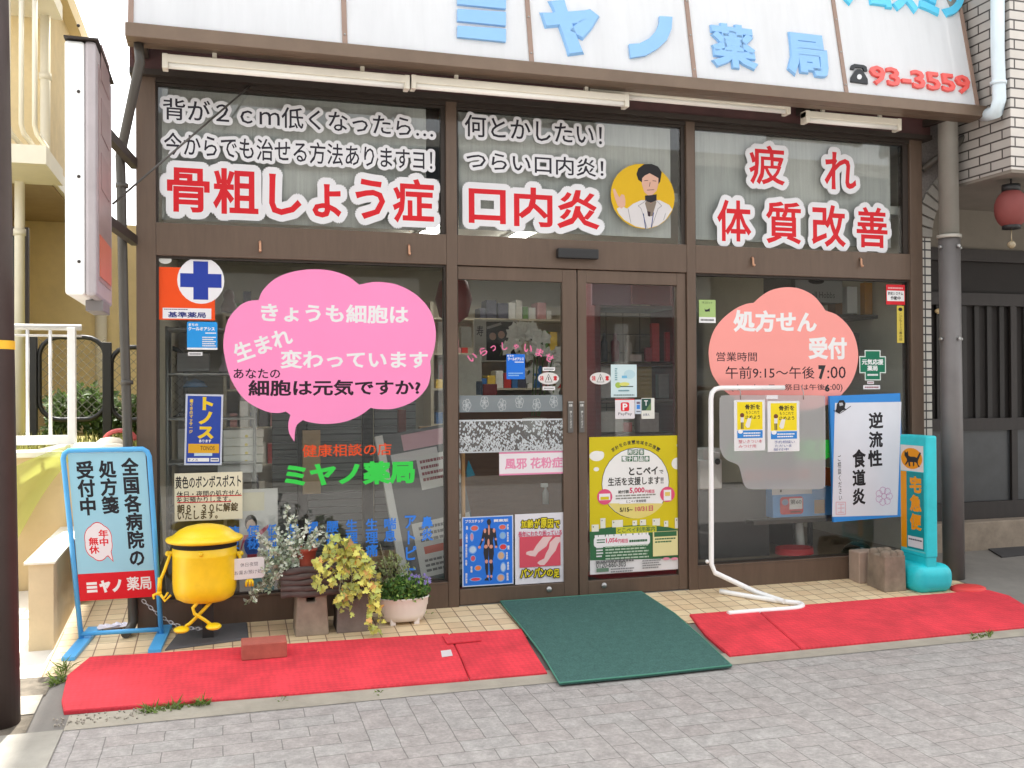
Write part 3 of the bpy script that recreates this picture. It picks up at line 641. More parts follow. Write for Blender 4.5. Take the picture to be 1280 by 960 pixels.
s = poster('hayfever_sign', 'white strip sign with pale pink characters and pink edges on the left door', 'sign', (624, 565.5, 594.5, 704), ink(244, 240, 242), Y=GY-0.004)
PP = ink(240, 150, 184); s.rect(0, 0, 1, 0.07, PP); s.rect(0, 0.93, 1, 1, PP); s.text('風邪 花粉症', 0.09, 0.27, 0.985, 0.74, PP, stroke=0.03); s.done()
# body chart poster
s = poster('body_chart', 'blue poster of a dark standing figure ringed by red organs, low on the left door', 'poster', (577.6, 646.5, 734, 641.4), ink(214, 226, 246))
s.rect(0.02, 0.015, 0.98, 0.985, ink(44, 124, 232)); h = crop(575, 640, 9.14); FIG = ink(52, 50, 54); FSK = ink(228, 160, 140)
for pts in ([(305, 105), (318, 82), (345, 80), (356, 110), (350, 140), (312, 142)], [(318, 140), (345, 140), (345, 185), (318, 185)], [(262, 210), (300, 185), (370, 185), (408, 205), (392, 260), (375, 330), (385, 400), (270, 400), (285, 330), (272, 260)],
            [(262, 210), (285, 250), (265, 330), (225, 410), (205, 420), (240, 330)], [(408, 205), (418, 300), (432, 400), (410, 415), (392, 330), (385, 250)], [(270, 400), (328, 400), (325, 500), (320, 560), (285, 560), (268, 470)], [(328, 400), (386, 400), (388, 480), (372, 560), (335, 560), (328, 500)],
            [(285, 560), (320, 560), (322, 640), (318, 720), (300, 720), (286, 640)], [(335, 560), (372, 560), (382, 640), (368, 720), (348, 720), (338, 640)], [(275, 780), (318, 730), (330, 785)], [(340, 735), (370, 770), (345, 785)]):
    s.pp(h, pts[::-1], FIG, lay=2)
for x, y, rx, ry in ((285, 215, 14, 26), (388, 210, 14, 26), (330, 205, 10, 60), (325, 350, 12, 45), (295, 395, 20, 22), (355, 395, 20, 22), (258, 318, 12, 14), (410, 310, 12, 14), (222, 402, 16, 16), (412, 398, 14, 14), (302, 565, 18, 22), (352, 565, 18, 22), (320, 735, 12, 16), (358, 735, 12, 16)):
    u, v = s.uv(*h(x, y)); s.oval(u, v, rx/575, ry/800, FSK, lay=3)
for x, y, rx, ry, c in ((165, 185, 38, 28, (232, 110, 96)), (485, 172, 36, 26, (232, 110, 96)), (135, 285, 16, 40, (214, 150, 170)), (487, 268, 28, 32, (150, 190, 226)), (145, 430, 34, 36, (190, 214, 240)), (492, 398, 36, 30, (224, 70, 70)), (148, 530, 24, 30, (210, 90, 110)), (468, 498, 34, 40, (214, 176, 140)), (205, 640, 32, 26, (236, 130, 70)), (492, 630, 24, 44, (200, 214, 240)), (178, 768, 52, 18, (226, 80, 96)), (465, 750, 36, 36, (226, 170, 140))):
    u, v = s.uv(*h(x, y)); s.oval(u, v, rx*1.35/575, ry*1.35/800, ink(120, 176, 246), lay=2); s.oval(u, v, rx/575, ry/800, ink(*c), lay=3)
s.tp('プラスチック', h, 60, 92, 265, 118, LW, stroke=0.03); s.tp('関東版', h, 388, 84, 550, 108, LW, stroke=0.03)
for i, (x, y0, y1) in enumerate(((78, 160, 200), (75, 245, 345), (72, 370, 520), (70, 545, 610), (130, 620, 690), (72, 700, 815), (545, 140, 200), (545, 230, 340), (552, 385, 430), (535, 460, 540), (548, 570, 660), (542, 695, 780))):
    n = max(1, int((y1-y0)/26)); s.tp('\n'.join('脳心臓血管腸肝肺胃骨節膀胱'[(i+k) % 13] for k in range(n)), h, x-11, y0, x+11, y1, LW, stroke=0.02)
s.done()
# swollen feet poster
s = poster('foot_poster', 'white poster with yellow headings and pale legs on red, low on the left door', 'poster', (643.6, 643, 731, 705.4), ink(238, 236, 242))
YH = ink(236, 220, 40); DK = ink(60, 50, 24)
def head(t, x0, y0, x1, y1, rot=0):
    a = s.uv(*h(x0, y0)); b_ = s.uv(*h(x1, y1)); s.plate(t, a[0], a[1], b_[0], b_[1], DK, 0.005, stroke=0.03); s.text(t, a[0], a[1], b_[0], b_[1], YH, stroke=0.03, lay=2.6, rot=rot)
for ch, x0, y0, x1, y1 in (('加', 700, 100, 765, 180), ('齢', 770, 90, 840, 180), ('が', 850, 82, 912, 180), ('原', 922, 72, 990, 178), ('因', 1000, 84, 1062, 178), ('で', 1076, 100, 1136, 178)): head(ch, x0, y0, x1, y1)
s.tp('長年にわたり困っている', h, 664, 224, 1162, 260, ink(216, 70, 110), stroke=0.02)
s.rp(h, 677, 284, 1146, 608, ink(222, 86, 104), lay=1)
for pts in ([(945, 284), (1055, 278), (1010, 340), (985, 390), (930, 430), (890, 460), (860, 508), (800, 500), (752, 482), (758, 455), (800, 442), (835, 440), (870, 380), (905, 335)], [(1090, 284), (1146, 284), (1146, 330), (1120, 360), (1090, 440), (1040, 500), (1000, 560), (960, 606), (910, 604), (880, 582), (900, 560), (960, 530), (980, 470), (1010, 420), (1025, 345)]):
    s.pp(h, pts, ink(240, 206, 204), lay=2)
for ch, x0, y0, x1, y1 in (('パ', 690, 652, 760, 745), ('ン', 772, 660, 830, 735), ('パ', 845, 640, 910, 740), ('ン', 918, 648, 978, 735), ('の', 990, 655, 1056, 728), ('足', 1066, 655, 1130, 742)): head(ch, x0, y0, x1, y1)
s.done()
# yellow poster
s = poster('campaign_poster', 'large yellow poster with a white circle and a green hill on the right door', 'poster', (736.5, 546.5, 718.5, 853), ink(238, 236, 236))
y5 = crop(730, 540, 5.33); PY = ink(222, 204, 20); PGN = ink(54, 112, 72); K3 = ink(52, 52, 44)
s.rect(0.0, 0.0, 1, 0.72, PY, lay=0.8)
for x, y, rx, ry in ((75, 160, 48, 34), (110, 150, 24, 22), (82, 248, 18, 14), (620, 210, 38, 40), (640, 180, 18, 26), (640, 88, 24, 18)):
    u, v = s.uv(*y5(x, y)); s.oval(max(u, rx/625), v, rx/625, ry/915, ink(246, 246, 240), lay=1.2+rx*0.004)
u, v = s.uv(*y5(345, 340)); s.oval(u, v, 227/625, 240/915, K3, lay=1.6); s.oval(u, v, 223/625, 236/915, ink(250, 250, 246), lay=2)
s.poly([s.uv(*y5(345+223*math.cos(R_(a)), 340+236*math.sin(R_(a)))) for a in range(35, 146, 5)][::-1], ink(238, 222, 130), lay=2.4)
for i in range(12):
    a = R_(-125+i*6.3); x, y = 345+262*math.cos(a), 340+272*math.sin(a); u, v = s.uv(*y5(x, y)); s.text('家計を応援！地域を応援！'[i], u-0.018, v-0.014, u+0.018, v+0.014, K3, stroke=0.02, rot=-(-125+i*6.3)-90)
for i, ch in enumerate('所沢市'): s.rp(y5, 290+i*38, 116, 324+i*38, 152, PGN, lay=2.6); s.tp(ch, y5, 295+i*38, 120, 319+i*38, 148, LW, stroke=0.03, lay=3)
for i, ch in enumerate('電子商品券'): s.rp(y5, 250+i*38, 160, 284+i*38, 196, PGN, lay=2.6); s.tp(ch, y5, 255+i*38, 164, 279+i*38, 192, LW, stroke=0.03, lay=3)
s.tp('とこペイ', y5, 300, 236, 490, 280, K3, stroke=0.035, lay=3); s.tp('で', y5, 500, 254, 528, 276, K3, stroke=0.02, lay=3)
s.tp('生活を支援します!!', y5, 160, 306, 528, 346, K3, stroke=0.02, lay=3); s.tp('給付額', y5, 228, 388, 298, 408, K3, stroke=0.02, lay=3)
s.tp('5,000', y5, 304, 372, 402, 408, ink(226, 60, 110), stroke=0.03, lay=3); s.tp('円相当', y5, 408, 384, 468, 406, ink(226, 60, 110), stroke=0.02, lay=3); s.dashes(*s.uv(*y5(210, 418)), *s.uv(*y5(480, 442)), 2, ink(150, 150, 140), lay=3)
s.rp(y5, 235, 452, 460, 470, ink(252, 252, 250), lay=3); s.tp('とこペイ実施期間', y5, 280, 454, 412, 467, K3, lay=4); s.tp('5/15~', y5, 238, 505, 322, 528, K3, stroke=0.02, lay=3); s.tp('10/31日', y5, 342, 495, 458, 524, ink(216, 80, 110), stroke=0.02, lay=3)
for x, y in ((137, 432), (555, 415)):
    u, v = s.uv(*y5(x, y)); s.oval(u, v, 50/625, 52/915, ink(234, 90, 130), lay=3.5)
s.rp(y5, 100, 412, 174, 452, LW, lay=4); s.rp(y5, 108, 432, 165, 450, PY, lay=4.4); s.rp(y5, 530, 386, 580, 455, LW, lay=4); s.rp(y5, 538, 400, 572, 425, ink(240, 214, 110), lay=4.4)
s.poly([s.uv(*y5(x, y)) for x, y in ((36, 665), (120, 640), (240, 626), (345, 620), (450, 622), (560, 634), (652, 655), (656, 840), (40, 855))][::-1], PGN, lay=2.8)
for x0, y0, x1, y1 in ((50, 618, 98, 662), (108, 575, 142, 640), (186, 588, 258, 632), (322, 590, 352, 622), (372, 584, 412, 620), (455, 578, 505, 622), (532, 592, 560, 630), (604, 572, 634, 640)):
    s.rp(y5, x0, y0, x1, y1, ink(240, 240, 224), lay=2.6); s.rp(y5, x0+8, y0+10, x0+14, y0+18, K3, lay=2.9)
s.rp(y5, 212, 634, 482, 666, ink(206, 206, 50), lay=3.2); s.tp('とこペイ利用案内', y5, 222, 640, 472, 660, PGN, stroke=0.02, lay=4); s.dashes(*s.uv(*y5(70, 680)), *s.uv(*y5(430, 696)), 1, LW, lay=4)
a_, b2 = s.uv(*y5(64, 700)), s.uv(*y5(438, 748)); s.rr(a_[0], a_[1], b2[0], b2[1], 0.03, LW, lay=3.4); s.dashes(*s.uv(*y5(84, 712)), *s.uv(*y5(140, 742)), 2, PGN, lay=4); s.tp('1,056', y5, 146, 708, 222, 738, ink(226, 60, 110), stroke=0.03, lay=4); s.tp('円相当', y5, 226, 712, 290, 736, ink(226, 60, 110), stroke=0.02, lay=4); s.dashes(*s.uv(*y5(300, 712)), *s.uv(*y5(420, 736)), 1, PGN, lay=4)
s.dashes(*s.uv(*y5(80, 760)), *s.uv(*y5(126, 836)), 4, LW, lay=4); s.dashes(*s.uv(*y5(140, 756)), *s.uv(*y5(430, 838)), 5, ink(190, 214, 190), lay=4)
s.rp(y5, 455, 664, 622, 818, ink(240, 232, 170), lay=3.4); s.rp(y5, 464, 666, 614, 690, PGN, lay=3.8); s.dashes(*s.uv(*y5(470, 704)), *s.uv(*y5(608, 735)), 2, PGN, lay=4)
s.tp('0120-660-303', y5, 78, 870, 275, 894, ink(90, 96, 92), stroke=0.01, lay=3); s.rp(y5, 80, 908, 162, 928, ink(110, 140, 116), lay=3); s.dashes(*s.uv(*y5(75, 852)), *s.uv(*y5(330, 866)), 1, ink(130, 130, 130), lay=3); s.dashes(*s.uv(*y5(175, 905)), *s.uv(*y5(330, 930)), 2, ink(150, 150, 150), lay=3)
s.dashes(*s.uv(*y5(385, 850)), *s.uv(*y5(510, 905)), 4, ink(150, 150, 150), lay=3)
for x in (543, 598): u, v = s.uv(*y5(x, 842)); s.oval(u, v, 24/625, 9/915, ink(240, 150, 176), lay=3)
s.done()
# right door stickers
r4 = crop(715, 340, 4.8)
s = poster('leaflet', 'pale blue leaflet with a green swirl at eye level on the right door', 'leaflet', (763.5, 455.6, 496.6, 795.8), ink(214, 236, 238))
s.oval(0.72, 0.3, 0.22, 0.14, ink(190, 222, 230)); s.oval(0.28, 0.63, 0.12, 0.09, ink(170, 200, 90)); s.oval(0.52, 0.6, 0.2, 0.06, ink(226, 226, 120), lay=1.3); s.rect(0.36, 0.66, 0.86, 0.69, ink(60, 80, 70), lay=2); s.rect(0.42, 0.34, 0.62, 0.42, ink(120, 190, 226)); s.dashes(0.15, 0.1, 0.25, 0.5, 6, ink(110, 160, 170)); s.dashes(0.28, 0.76, 0.7, 0.84, 1, ink(110, 160, 170)); s.dashes(0.1, 0.9, 0.9, 0.97, 1, ink(130, 150, 150)); s.done()
s = poster('payment_sticker', 'white payment sticker with a red square logo under the pale blue leaflet', 'sticker', (768.8, 498.8, 523.6, 793.2), ink(236, 232, 234), r=0.06)
s.rect(0.0, 0, 1, 0.05, ink(226, 50, 60)); s.rr(0.29, 0.17, 0.72, 0.62, 0.08, ink(232, 40, 52), lay=1.5); s.text('P', 0.40, 0.24, 0.62, 0.56, LW, stroke=0.03, lay=3); s.text('PayPay', 0.16, 0.68, 0.86, 0.86, ink(110, 110, 118), stroke=0.01, lay=2); s.done()
s = poster('label_sticker', 'narrow pale sticker with blue blocks between two others on the right door', 'sticker', (793.8, 499.6, 517.4, 801.4), ink(210, 222, 234)); s.rect(0.25, 0.15, 0.8, 0.3, ink(120, 100, 120)); s.rect(0.25, 0.36, 0.8, 0.66, ink(60, 140, 226)); s.dashes(0.2, 0.75, 0.9, 0.92, 1, ink(110, 110, 120)); s.done()
s = poster('plant_card', 'small card with a white letter on dark green leaves on the right door', 'sticker', (801.8, 497.6, 523.6, 818), ink(236, 236, 226)); s.rect(0.02, 0.03, 0.74, 0.6, ink(40, 82, 70)); s.poly([(0.3, 0.6), (0.74, 0.2), (0.74, 0.6)], ink(110, 140, 90), lay=1.6); s.text('T', 0.22, 0.12, 0.48, 0.36, LW, stroke=0.02); s.text('お茶人', 0.12, 0.74, 0.62, 0.86, ink(80, 80, 120), stroke=0.01); s.done()

# right window: salmon bubble
s = glass_sheet('opening_hours_bubble', 'large salmon cloud shaped sticker giving opening hours on the right window', 'sticker', (980, 510))
b7 = crop(860, 340, 4.571)
SB = arcs([[(375, 176), (420, 136), (480, 102), (560, 87), (640, 96), (710, 130), (755, 176), (785, 220)], [(785, 220), (850, 245), (910, 300), (952, 370), (972, 460), (966, 540), (938, 620), (888, 690), (820, 745), (735, 780), (640, 792), (560, 795), (420, 780), (300, 738), (210, 680), (160, 620), (130, 560), (118, 470), (125, 400), (150, 330), (200, 265), (270, 210), (330, 183), (375, 176)]])
gpoly(s, [b7(*p_) for p_ in SB], mat('bubble_salmon', (246, 158, 150), rough=0.35, k=0.92, var=0.03, vscale=1.5), 'bubble', 0.6)
s.text('処方せん', *gbox(917.5, 388, 414, 1020), LW, stroke=0.040, lay=2); s.text('受付', *gbox(1011, 422, 448, 1057.5), LW, stroke=0.040, lay=2)
s.text('営業時間', *gbox(895.5, 440, 451.5, 946), LK, stroke=0.004, lay=2); s.text('午前9:15～午後', *gbox(907, 458, 473.5, 1018), LK, stroke=0.004, lay=2); s.text('7', *gbox(1024, 458, 473, 1031), BK, stroke=0.07, lay=2); s.text(':00', *gbox(1034, 458, 473, 1057), LK, stroke=0.004, lay=2)
s.text('(木・土・日・祭日は午後', *gbox(914, 480.5, 489.5, 1031), LK, stroke=0.004, lay=2); s.text('6', *gbox(1031.5, 481, 489, 1036.5), BK, stroke=0.06, lay=2); s.text(':00)', *gbox(1038, 480, 490, 1053), LK, stroke=0.004, lay=2); s.done()
s = glass_sheet('window_lettering', 'heavy green shop name mostly behind the frosted board, last character showing', 'lettering', (985, 580)); s.text('ミヤノ薬局', *gbox(908, 553, 578, 1047), GREEN, stroke=0.06); s.done()
s = glass_sheet('window_lettering', 'orange line of characters blurred behind the frosted board', 'lettering', (950, 600)); s.text('健康相談の店', *gbox(928, 588, 601, 1012), ink(240, 86, 36), stroke=0.02); s.done()
s = poster('cat_sticker', 'pale green sticker with a tiny black cat in the left corner of the right window', 'sticker', (873.6, 374.6, 403.4, 894.4), ink(176, 206, 130)); s.text('ネコピット', 0.2, 0.07, 0.8, 0.17, ink(50, 60, 40)); s.poly([(0.32, 0.36), (0.36, 0.42), (0.5, 0.42), (0.66, 0.36), (0.64, 0.52), (0.58, 0.5), (0.42, 0.52), (0.36, 0.5)], BK); s.rect(0, 0.75, 1, 1, LW); s.dashes(0.1, 0.8, 0.9, 0.96, 1, ink(120, 120, 120)); s.done()
s = poster('security_sticker', 'red and white security sticker in the top right corner of the right window', 'sticker', (1107.6, 355.5, 380.6, 1131), ink(226, 40, 52)); s.rect(0.04, 0.3, 0.96, 0.82, LW); s.text('防犯システム', 0.1, 0.36, 0.9, 0.52, HK, stroke=0.03); s.text('作動中', 0.24, 0.58, 0.76, 0.76, HK, stroke=0.03); s.dashes(0.1, 0.1, 0.9, 0.25, 1, ink(250, 190, 190)); s.done()
s = poster('strip_sticker', 'narrow upright yellow sticker below the red and white one', 'sticker', (1121, 382, 428.5, 1129.8), ink(226, 204, 90)); s.text('こ\nど\nも\n１\n１\n０\n番\nの\n店', 0.3, 0.2, 0.75, 0.94, HK, stroke=0.01); s.oval(0.5, 0.1, 0.3, 0.05, HK); s.done()
s = poster('green_cross_sticker', 'dark green cross shaped sticker with white rim on the right window', 'sticker', (1074, 437.5, 475.6, 1107.2), net_mat('clear_vinyl', (200, 200, 200), 0.03), part='backing')
def crs(e, m, l): s.poly([(0.2-e, 0-e), (0.8+e, 0-e), (0.8+e, 0.2-e), (1+e, 0.2-e), (1+e, 0.76+e), (0.8+e, 0.76+e), (0.8+e, 1+e), (0.2-e, 1+e), (0.2-e, 0.76+e), (0-e, 0.76+e), (0-e, 0.2-e), (0.2-e, 0.2-e)][::-1], m, lay=l)
crs(0.0, ink(226, 238, 230), 0.8); crs(-0.035, ink(14, 120, 88), 1.4); s.text('元気応援', 0.1, 0.3, 0.9, 0.48, LW, stroke=0.03); s.text('薬局', 0.3, 0.51, 0.68, 0.68, LW, stroke=0.03); s.dashes(0.3, 0.76, 0.7, 0.88, 1, LW); s.done()
for bx, lb in (((1084, 476.6, 480, 1092.4), 'tiny white label just under the dark green cross'), ((1079, 481.4, 486.6, 1100.2), 'wider white label above the blue edged board')):
    s = poster('label_sticker', lb, 'sticker', bx, ink(238, 236, 238)); s.dashes(0.1, 0.2, 0.9, 0.9, 1, ink(170, 110, 120)); s.done()
# brush-written poster
s = poster('brush_written_poster', 'white sheet with brush written characters on a bright blue backing board', 'poster', (1039, 493.5, 651.5, 1127), ink(58, 150, 232), Y=-0.012, rot=-1.6, th=0.02, part='backing_board')
n5 = crop(900, 490, 5.565)
s.poly([s.uv(*n5(x, y)) for x, y in ((800, 76), (1262, 68), (1234, 856), (780, 868))][::-1], ink(236, 240, 248), 'sheet')
INK = ink(36, 34, 38)
for ch, x0, y0, x1, y1 in (('逆', 1036, 146, 1134, 250), ('流', 1036, 280, 1130, 382), ('性', 1030, 410, 1126, 512), ('食', 922, 404, 1014, 520), ('道', 922, 545, 1012, 648), ('炎', 922, 676, 1010, 778)):
    s.tp(ch, n5, x0, y0, x1, y1, INK, stroke=0.036)
s.tp('ご\n相\n談\nく\nだ\nさ\nい', n5, 816, 440, 850, 752, INK, stroke=0.006)
for k in range(7):
    a = R_(360/7*k); cx, cy_ = 1140+38*math.cos(a), 725+42*math.sin(a); s.line([s.uv(*n5(cx+22*math.cos(R_(45*j)), cy_+24*math.sin(R_(45*j)))) for j in range(9)], 0.004, ink(214, 168, 206))
s.line([s.uv(*n5(1140+18*math.cos(R_(45*j)), 725+20*math.sin(R_(45*j)))) for j in range(9)], 0.004, ink(214, 168, 206))
for p_ in ([(806, 766), (872, 766), (872, 850), (806, 850), (806, 766)], [(820, 780), (860, 780)], [(840, 780), (840, 838)], [(818, 808), (862, 806)], [(820, 836), (860, 836)]): s.line([s.uv(*n5(*z)) for z in p_], 0.0045, ink(232, 178, 190))
s.pp(n5, [(808, 118), (812, 84), (830, 58), (858, 56), (872, 78), (866, 112), (880, 122), (850, 128), (826, 150), (800, 130)][::-1], INK, lay=2); s.pp(n5, [(826, 76), (850, 74), (856, 92), (832, 98)][::-1], ink(196, 198, 204), lay=3); s.line([s.uv(*n5(790, 128)), s.uv(*n5(830, 150)), s.uv(*n5(866, 128)), s.uv(*n5(908, 98))], 0.004, INK, lay=2)
s.done()

# ------------------------------------------------------------------ street setting: neighbours left and right, building opposite
def zx(x, y, X): return FX(x, X, y)
CREAM = mat('cream_render', (232, 212, 168), rough=0.85, var=0.08, stain=0.12, bump=0.08)
WHT = mat('house_white_paint', (232, 226, 208), rough=0.6, var=0.04, stain=0.05)
SOFF = mat('soffit_board', (170, 150, 122), rough=0.8, var=0.08)
hx = -1.62; soff = F(60, 208, 4.2).z; eave = FX(84, hx, 36).z
house = thing('cream_house', 'cream rendered two storey house with white slatted balcony beyond the railing', 'house', (-3.5, 6, 0.13))
p = MB(); p.box(-8, hx, 4.2, 8.4, soff, eave); p.build('upper_wall', CREAM, house)
p = MB(); p.box(-8, hx+0.02, 4.18, 8.42, soff-0.05, soff+0.13); p.build('band', WHT, house)
p = MB(); p.box(-8, hx-0.02, 4.2, 7.0, soff-0.07, soff-0.05); p.build('soffit', SOFF, house)
p = MB(); p.prism([(-8.3, 3.8, eave), (hx+0.12, 3.8, eave), (hx+0.12, 8.5, eave), (-8.3, 8.5, eave)], (0, 0, 0.2)); p.build('roof', mat('eave_cream', (216, 196, 150), rough=0.8, var=0.06), house)
p = MB(); p.box(-8, -0.75, 7.0, 7.2, 0.0, soff-0.07); p.box(-0.95, -0.75, 7.2, 13, 0.0, soff-0.6); p.build('lower_wall', mat('shade_lifted_cream', (244, 226, 184), rough=0.85, var=0.06, stain=0.1), house)  # house cream painted lighter here to lift the wall out of its shade
p = MB(); p.box(-8, -2.45, 4.6, 7.0, 0, soff-0.07); p.build('porch_wall', CREAM, house)
wz0, wz1 = F(40, 420, 4.59).z, F(40, 285, 4.59).z
p = MB(); xa, xb = F(20, 350, 4.58).x, F(36, 350, 4.58).x; p.box(xa-0.5, xb, 4.56, 4.62, wz0, wz1); fr = p.build('window', BRONZE_D, house)
p = MB(); p.box(xa-0.45, xb-0.05, 4.55, 4.556, wz0+0.06, wz1-0.06); p.build('pane', mat('dark_window', (60, 66, 60), rough=0.1), fr)
bz0, bz1 = F(30, 155, 3.3).z, F(30, -25, 3.3).z
bx0, bx1 = F(-60, 100, 3.3).x, F(50, 100, 3.3).x
p = MB(); p.box(bx0, bx1+0.05, 3.28, 4.19, bz0-0.34, bz0-0.18); bal = p.build('balcony', WHT, house); p = MB(); p.box(bx0, bx1+0.05, 3.28, 4.19, bz1, bz1+0.14); p.build('handrail', WHT, bal)
k = bx0
while k < bx1:
    p = MB(); p.tube([(k, 3.34, bz1), (k, 3.32, bz0), (k, 3.42, bz0-0.05), (k, 3.9, bz0-0.05)], 0.022, 8); p.build('baluster', WHT, bal); k += 0.105
pz = [F(56, -40, 4.1), F(56, 200, 4.1), F(54, 212, 4.1), F(32, 221, 4.1), F(24, 226, 4.1), F(24, 560, 4.1)]
p = MB(); p.tube([(v.x, 4.12, v.z) for v in pz], 0.045, 12); p.build('drain_pipe', WHT, house)
p = MB()
for y in (95, 222, 290): v = F(56 if y < 200 else 24, y, 4.1); p.tube([(v.x, 4.12, v.z-0.03), (v.x, 4.12, v.z+0.03)], 0.055, 12)
p.build('pipe_bracket', WHT, house)
p = MB(); v = F(126, 400, 6.9); p.tube([(v.x, 6.92, 0.2), (v.x, 6.92, soff-0.8)], 0.07, 12); p.build('drain_pipe', WHT, house)
v0, v1 = F(13, 555, 4.5), F(27, 518, 4.5); p = MB()
for i in range(7): z = v0.z+(v1.z-v0.z)*i/7; p.box(v0.x-0.2, v1.x, 4.5, 4.59, z, z+0.025)
p.build('louvre', BLACKP, house)

# low cream wall with white cap, wing wall, railing
lowwall = thing('garden_wall', 'low cream rendered wall carrying the white railing at the left', 'wall', (-3, 1.0, 0.08))
wy = 0.98; wz = F(50, 566, wy).z; wxr = -0.72
p = MB(); p.box(-9, wxr, wy, wy+0.18, -0.05, wz-0.03); p.build('wall_body', mat('wall_cream', (204, 180, 136), rough=0.85, var=0.05, stain=0.08, bump=0.1), lowwall)
p = MB(); p.bev(-9, wxr+0.02, wy-0.03, wy+0.21, wz-0.03, wz+0.01, 0.008); p.build('cap', WHT, lowwall)
wing = thing('wing_wall', 'short cream wall running forward beside the tiled passage behind the blue framed sign', 'wall', (-0.86, 0.4, 0.0))
gA, gB = G(67, 814), G(135, 752); zt = FX(58, gA.x-0.09, 692).z
zt2 = zt+0.03
p = MB(); p.prism([(gA.x-0.12, gA.y, -0.08), (gA.x-0.12, gA.y, zt), (gA.x-0.12, wy, zt2), (gA.x-0.12, wy, -0.05)], (0.12, 0, 0)); p.build('wall_body', mat('wing_cream', (206, 186, 150), rough=0.9, var=0.08, stain=0.12, bump=0.15), wing)
p = MB(); p.prism([(gA.x-0.14, gA.y-0.015, zt), (gA.x-0.14, gA.y-0.015, zt+0.012), (gA.x-0.14, wy-0.032, zt2+0.012), (gA.x-0.14, wy-0.032, zt2)], (0.15, 0, 0)); p.build('cap', WHT, wing)
rail = thing('railing', 'white painted metal railing on top of the cream garden wall', 'railing', (-2, wy+0.09, wz))
ry = wy+0.09
rz1, rz0 = F(60, 409, ry).z, F(60, 550, ry).z; rx1 = F(102, 408, ry).x
p = MB(); p.tube([(-6, ry, rz1), (rx1, ry, rz1)], 0.02, 10); p.build('top_rail', WHITEP, rail)
p = MB(); p.tube([(-6, ry, rz1-0.055), (rx1, ry, rz1-0.055)], 0.008, 8); p.build('thin_rail', WHITEP, rail)
p = MB(); p.box(-6, F(92, 550, ry).x, ry-0.015, ry+0.015, rz0-0.03, rz0+0.03); p.build('bottom_rail', WHITEP, rail)
for x in (34.5, 63, 6, -22):
    v = F(x, 480, ry); p = MB(); p.tube([(v.x, ry, rz0), (v.x, ry, rz1)], 0.011, 8); p.build('baluster', WHITEP, rail)
v = F(90, 480, ry); p = MB(); p.bev(v.x-0.025, v.x+0.025, ry-0.025, ry+0.025, wz, rz1, 0.004); p.build('post', WHITEP, rail)
# net, cloths
NET = net_mat('yellow_net', (190, 198, 104), 0.62)
b = MB(); top = [F(88, 556, wy-0.05), F(12, 585, wy-0.05)]; n = 14; v = []
for i in range(n+1):
    t = i/n
    for j in range(7):
        s_ = j/6; x = 88-76*t; y = 556+(18+78*t)*s_*1.0+70*t*t*0.35+4*math.sin(j*1.6+t*5)*t
        P = F(x, y+12*t, wy-0.05-0.05*math.sin(s_*math.pi*2.5)*t-0.03); v.append(P)
b.add(v, [(i*7+j, i*7+j+1, (i+1)*7+j+1, (i+1)*7+j) for i in range(n) for j in range(6)], True)
tag(b.build('bird_net', NET, None), 'sheer yellow green net draped down the cream wall from the railing post', 'net')
b = MB(); b.lathe([(0.001, 0.0), (0.16, 0.0), (0.17, 0.03), (0.10, 0.06), (0.001, 0.07)], F(110, 566, wy+0.08), 18, 1.8, 0.6); tag(b.build('plastic_sheet', WHT), 'crumpled white plastic sheet lying on the garden wall cap', 'plastic sheet')
b = MB(); q = F(150, 560, wy+0.35); b.tube([q+Vector((0.10*math.cos(R_(a)), 0.02, 0.05+0.07*math.sin(R_(a)))) for a in range(0, 200, 20)], 0.016, 8); tag(b.build('hose_loop', mat('red_hose', (196, 90, 90), rough=0.5)), 'faded red loop of hose on the ledge beside the drain pipe', 'hose')
b = MB(); b.lathe([(0.001, 0.0), (0.1, 0.0), (0.11, 0.04), (0.05, 0.10), (0.001, 0.11)], F(138, 566, wy+0.3), 14, 1.2, 0.8); tag(b.build('cloth_bundle', WHT), 'small white cloth bundle beside the red hose loop', 'cloth')
b = MB(); b.box(-8, -0.5, wy+0.18, 6.9, -0.1, wz-0.1); tag(b.build('bank', mat('grass_bank', (150, 140, 84), rough=1, var=0.35, vscale=14, bump=0.5)), kind='structure')
# chain link fence and hedge
fy = 3.0
fence = thing('chain_link_fence', 'black framed chain link fence between the garden wall and the cream house', 'fence', (-1.4, fy, wz))
FR = mat('fence_black', (26, 26, 26), rough=0.5)
def frame_panel(xa, xb, yt, yb, r):
    A, B = F(xa, yt, fy), F(xb, yb, fy); x0, x1, z1, z0 = A.x, B.x, A.z, B.z; pts = []
    for cx, cz, a0 in ((x1-r, z1-r, 0), (x0+r, z1-r, 90), (x0+r, z0+r, 180), (x1-r, z0+r, 270)):
        pts += [(cx+r*math.cos(R_(a0+18*i)), fy, cz+r*math.sin(R_(a0+18*i))) for i in range(6)]
    p = MB(); p.tube(pts, 0.02, 8, closed=True); p.build('frame', FR, fence)
    m = MB(); st = 0.075; x = x0-(z1-z0)
    while x < x1:
        for sgn in (1, -1):
            a = Vector((x, fy, z0 if sgn > 0 else z1)); d = Vector((z1-z0, 0, sgn*(z1-z0))); t0 = max(0, (x0-a.x)/d.x); t1 = min(1, (x1-a.x)/d.x)
            if t1 > t0: m.tube([a+d*t0, a+d*t1], 0.0022, 3, caps=False)
        x += st
    m.build('wire_mesh', mat('wire_grey', (120, 118, 108), rough=0.5, metal=0.4), fence)
frame_panel(49, 132, 421, 524, 0.16); frame_panel(139, 232, 434, 524, 0.14)
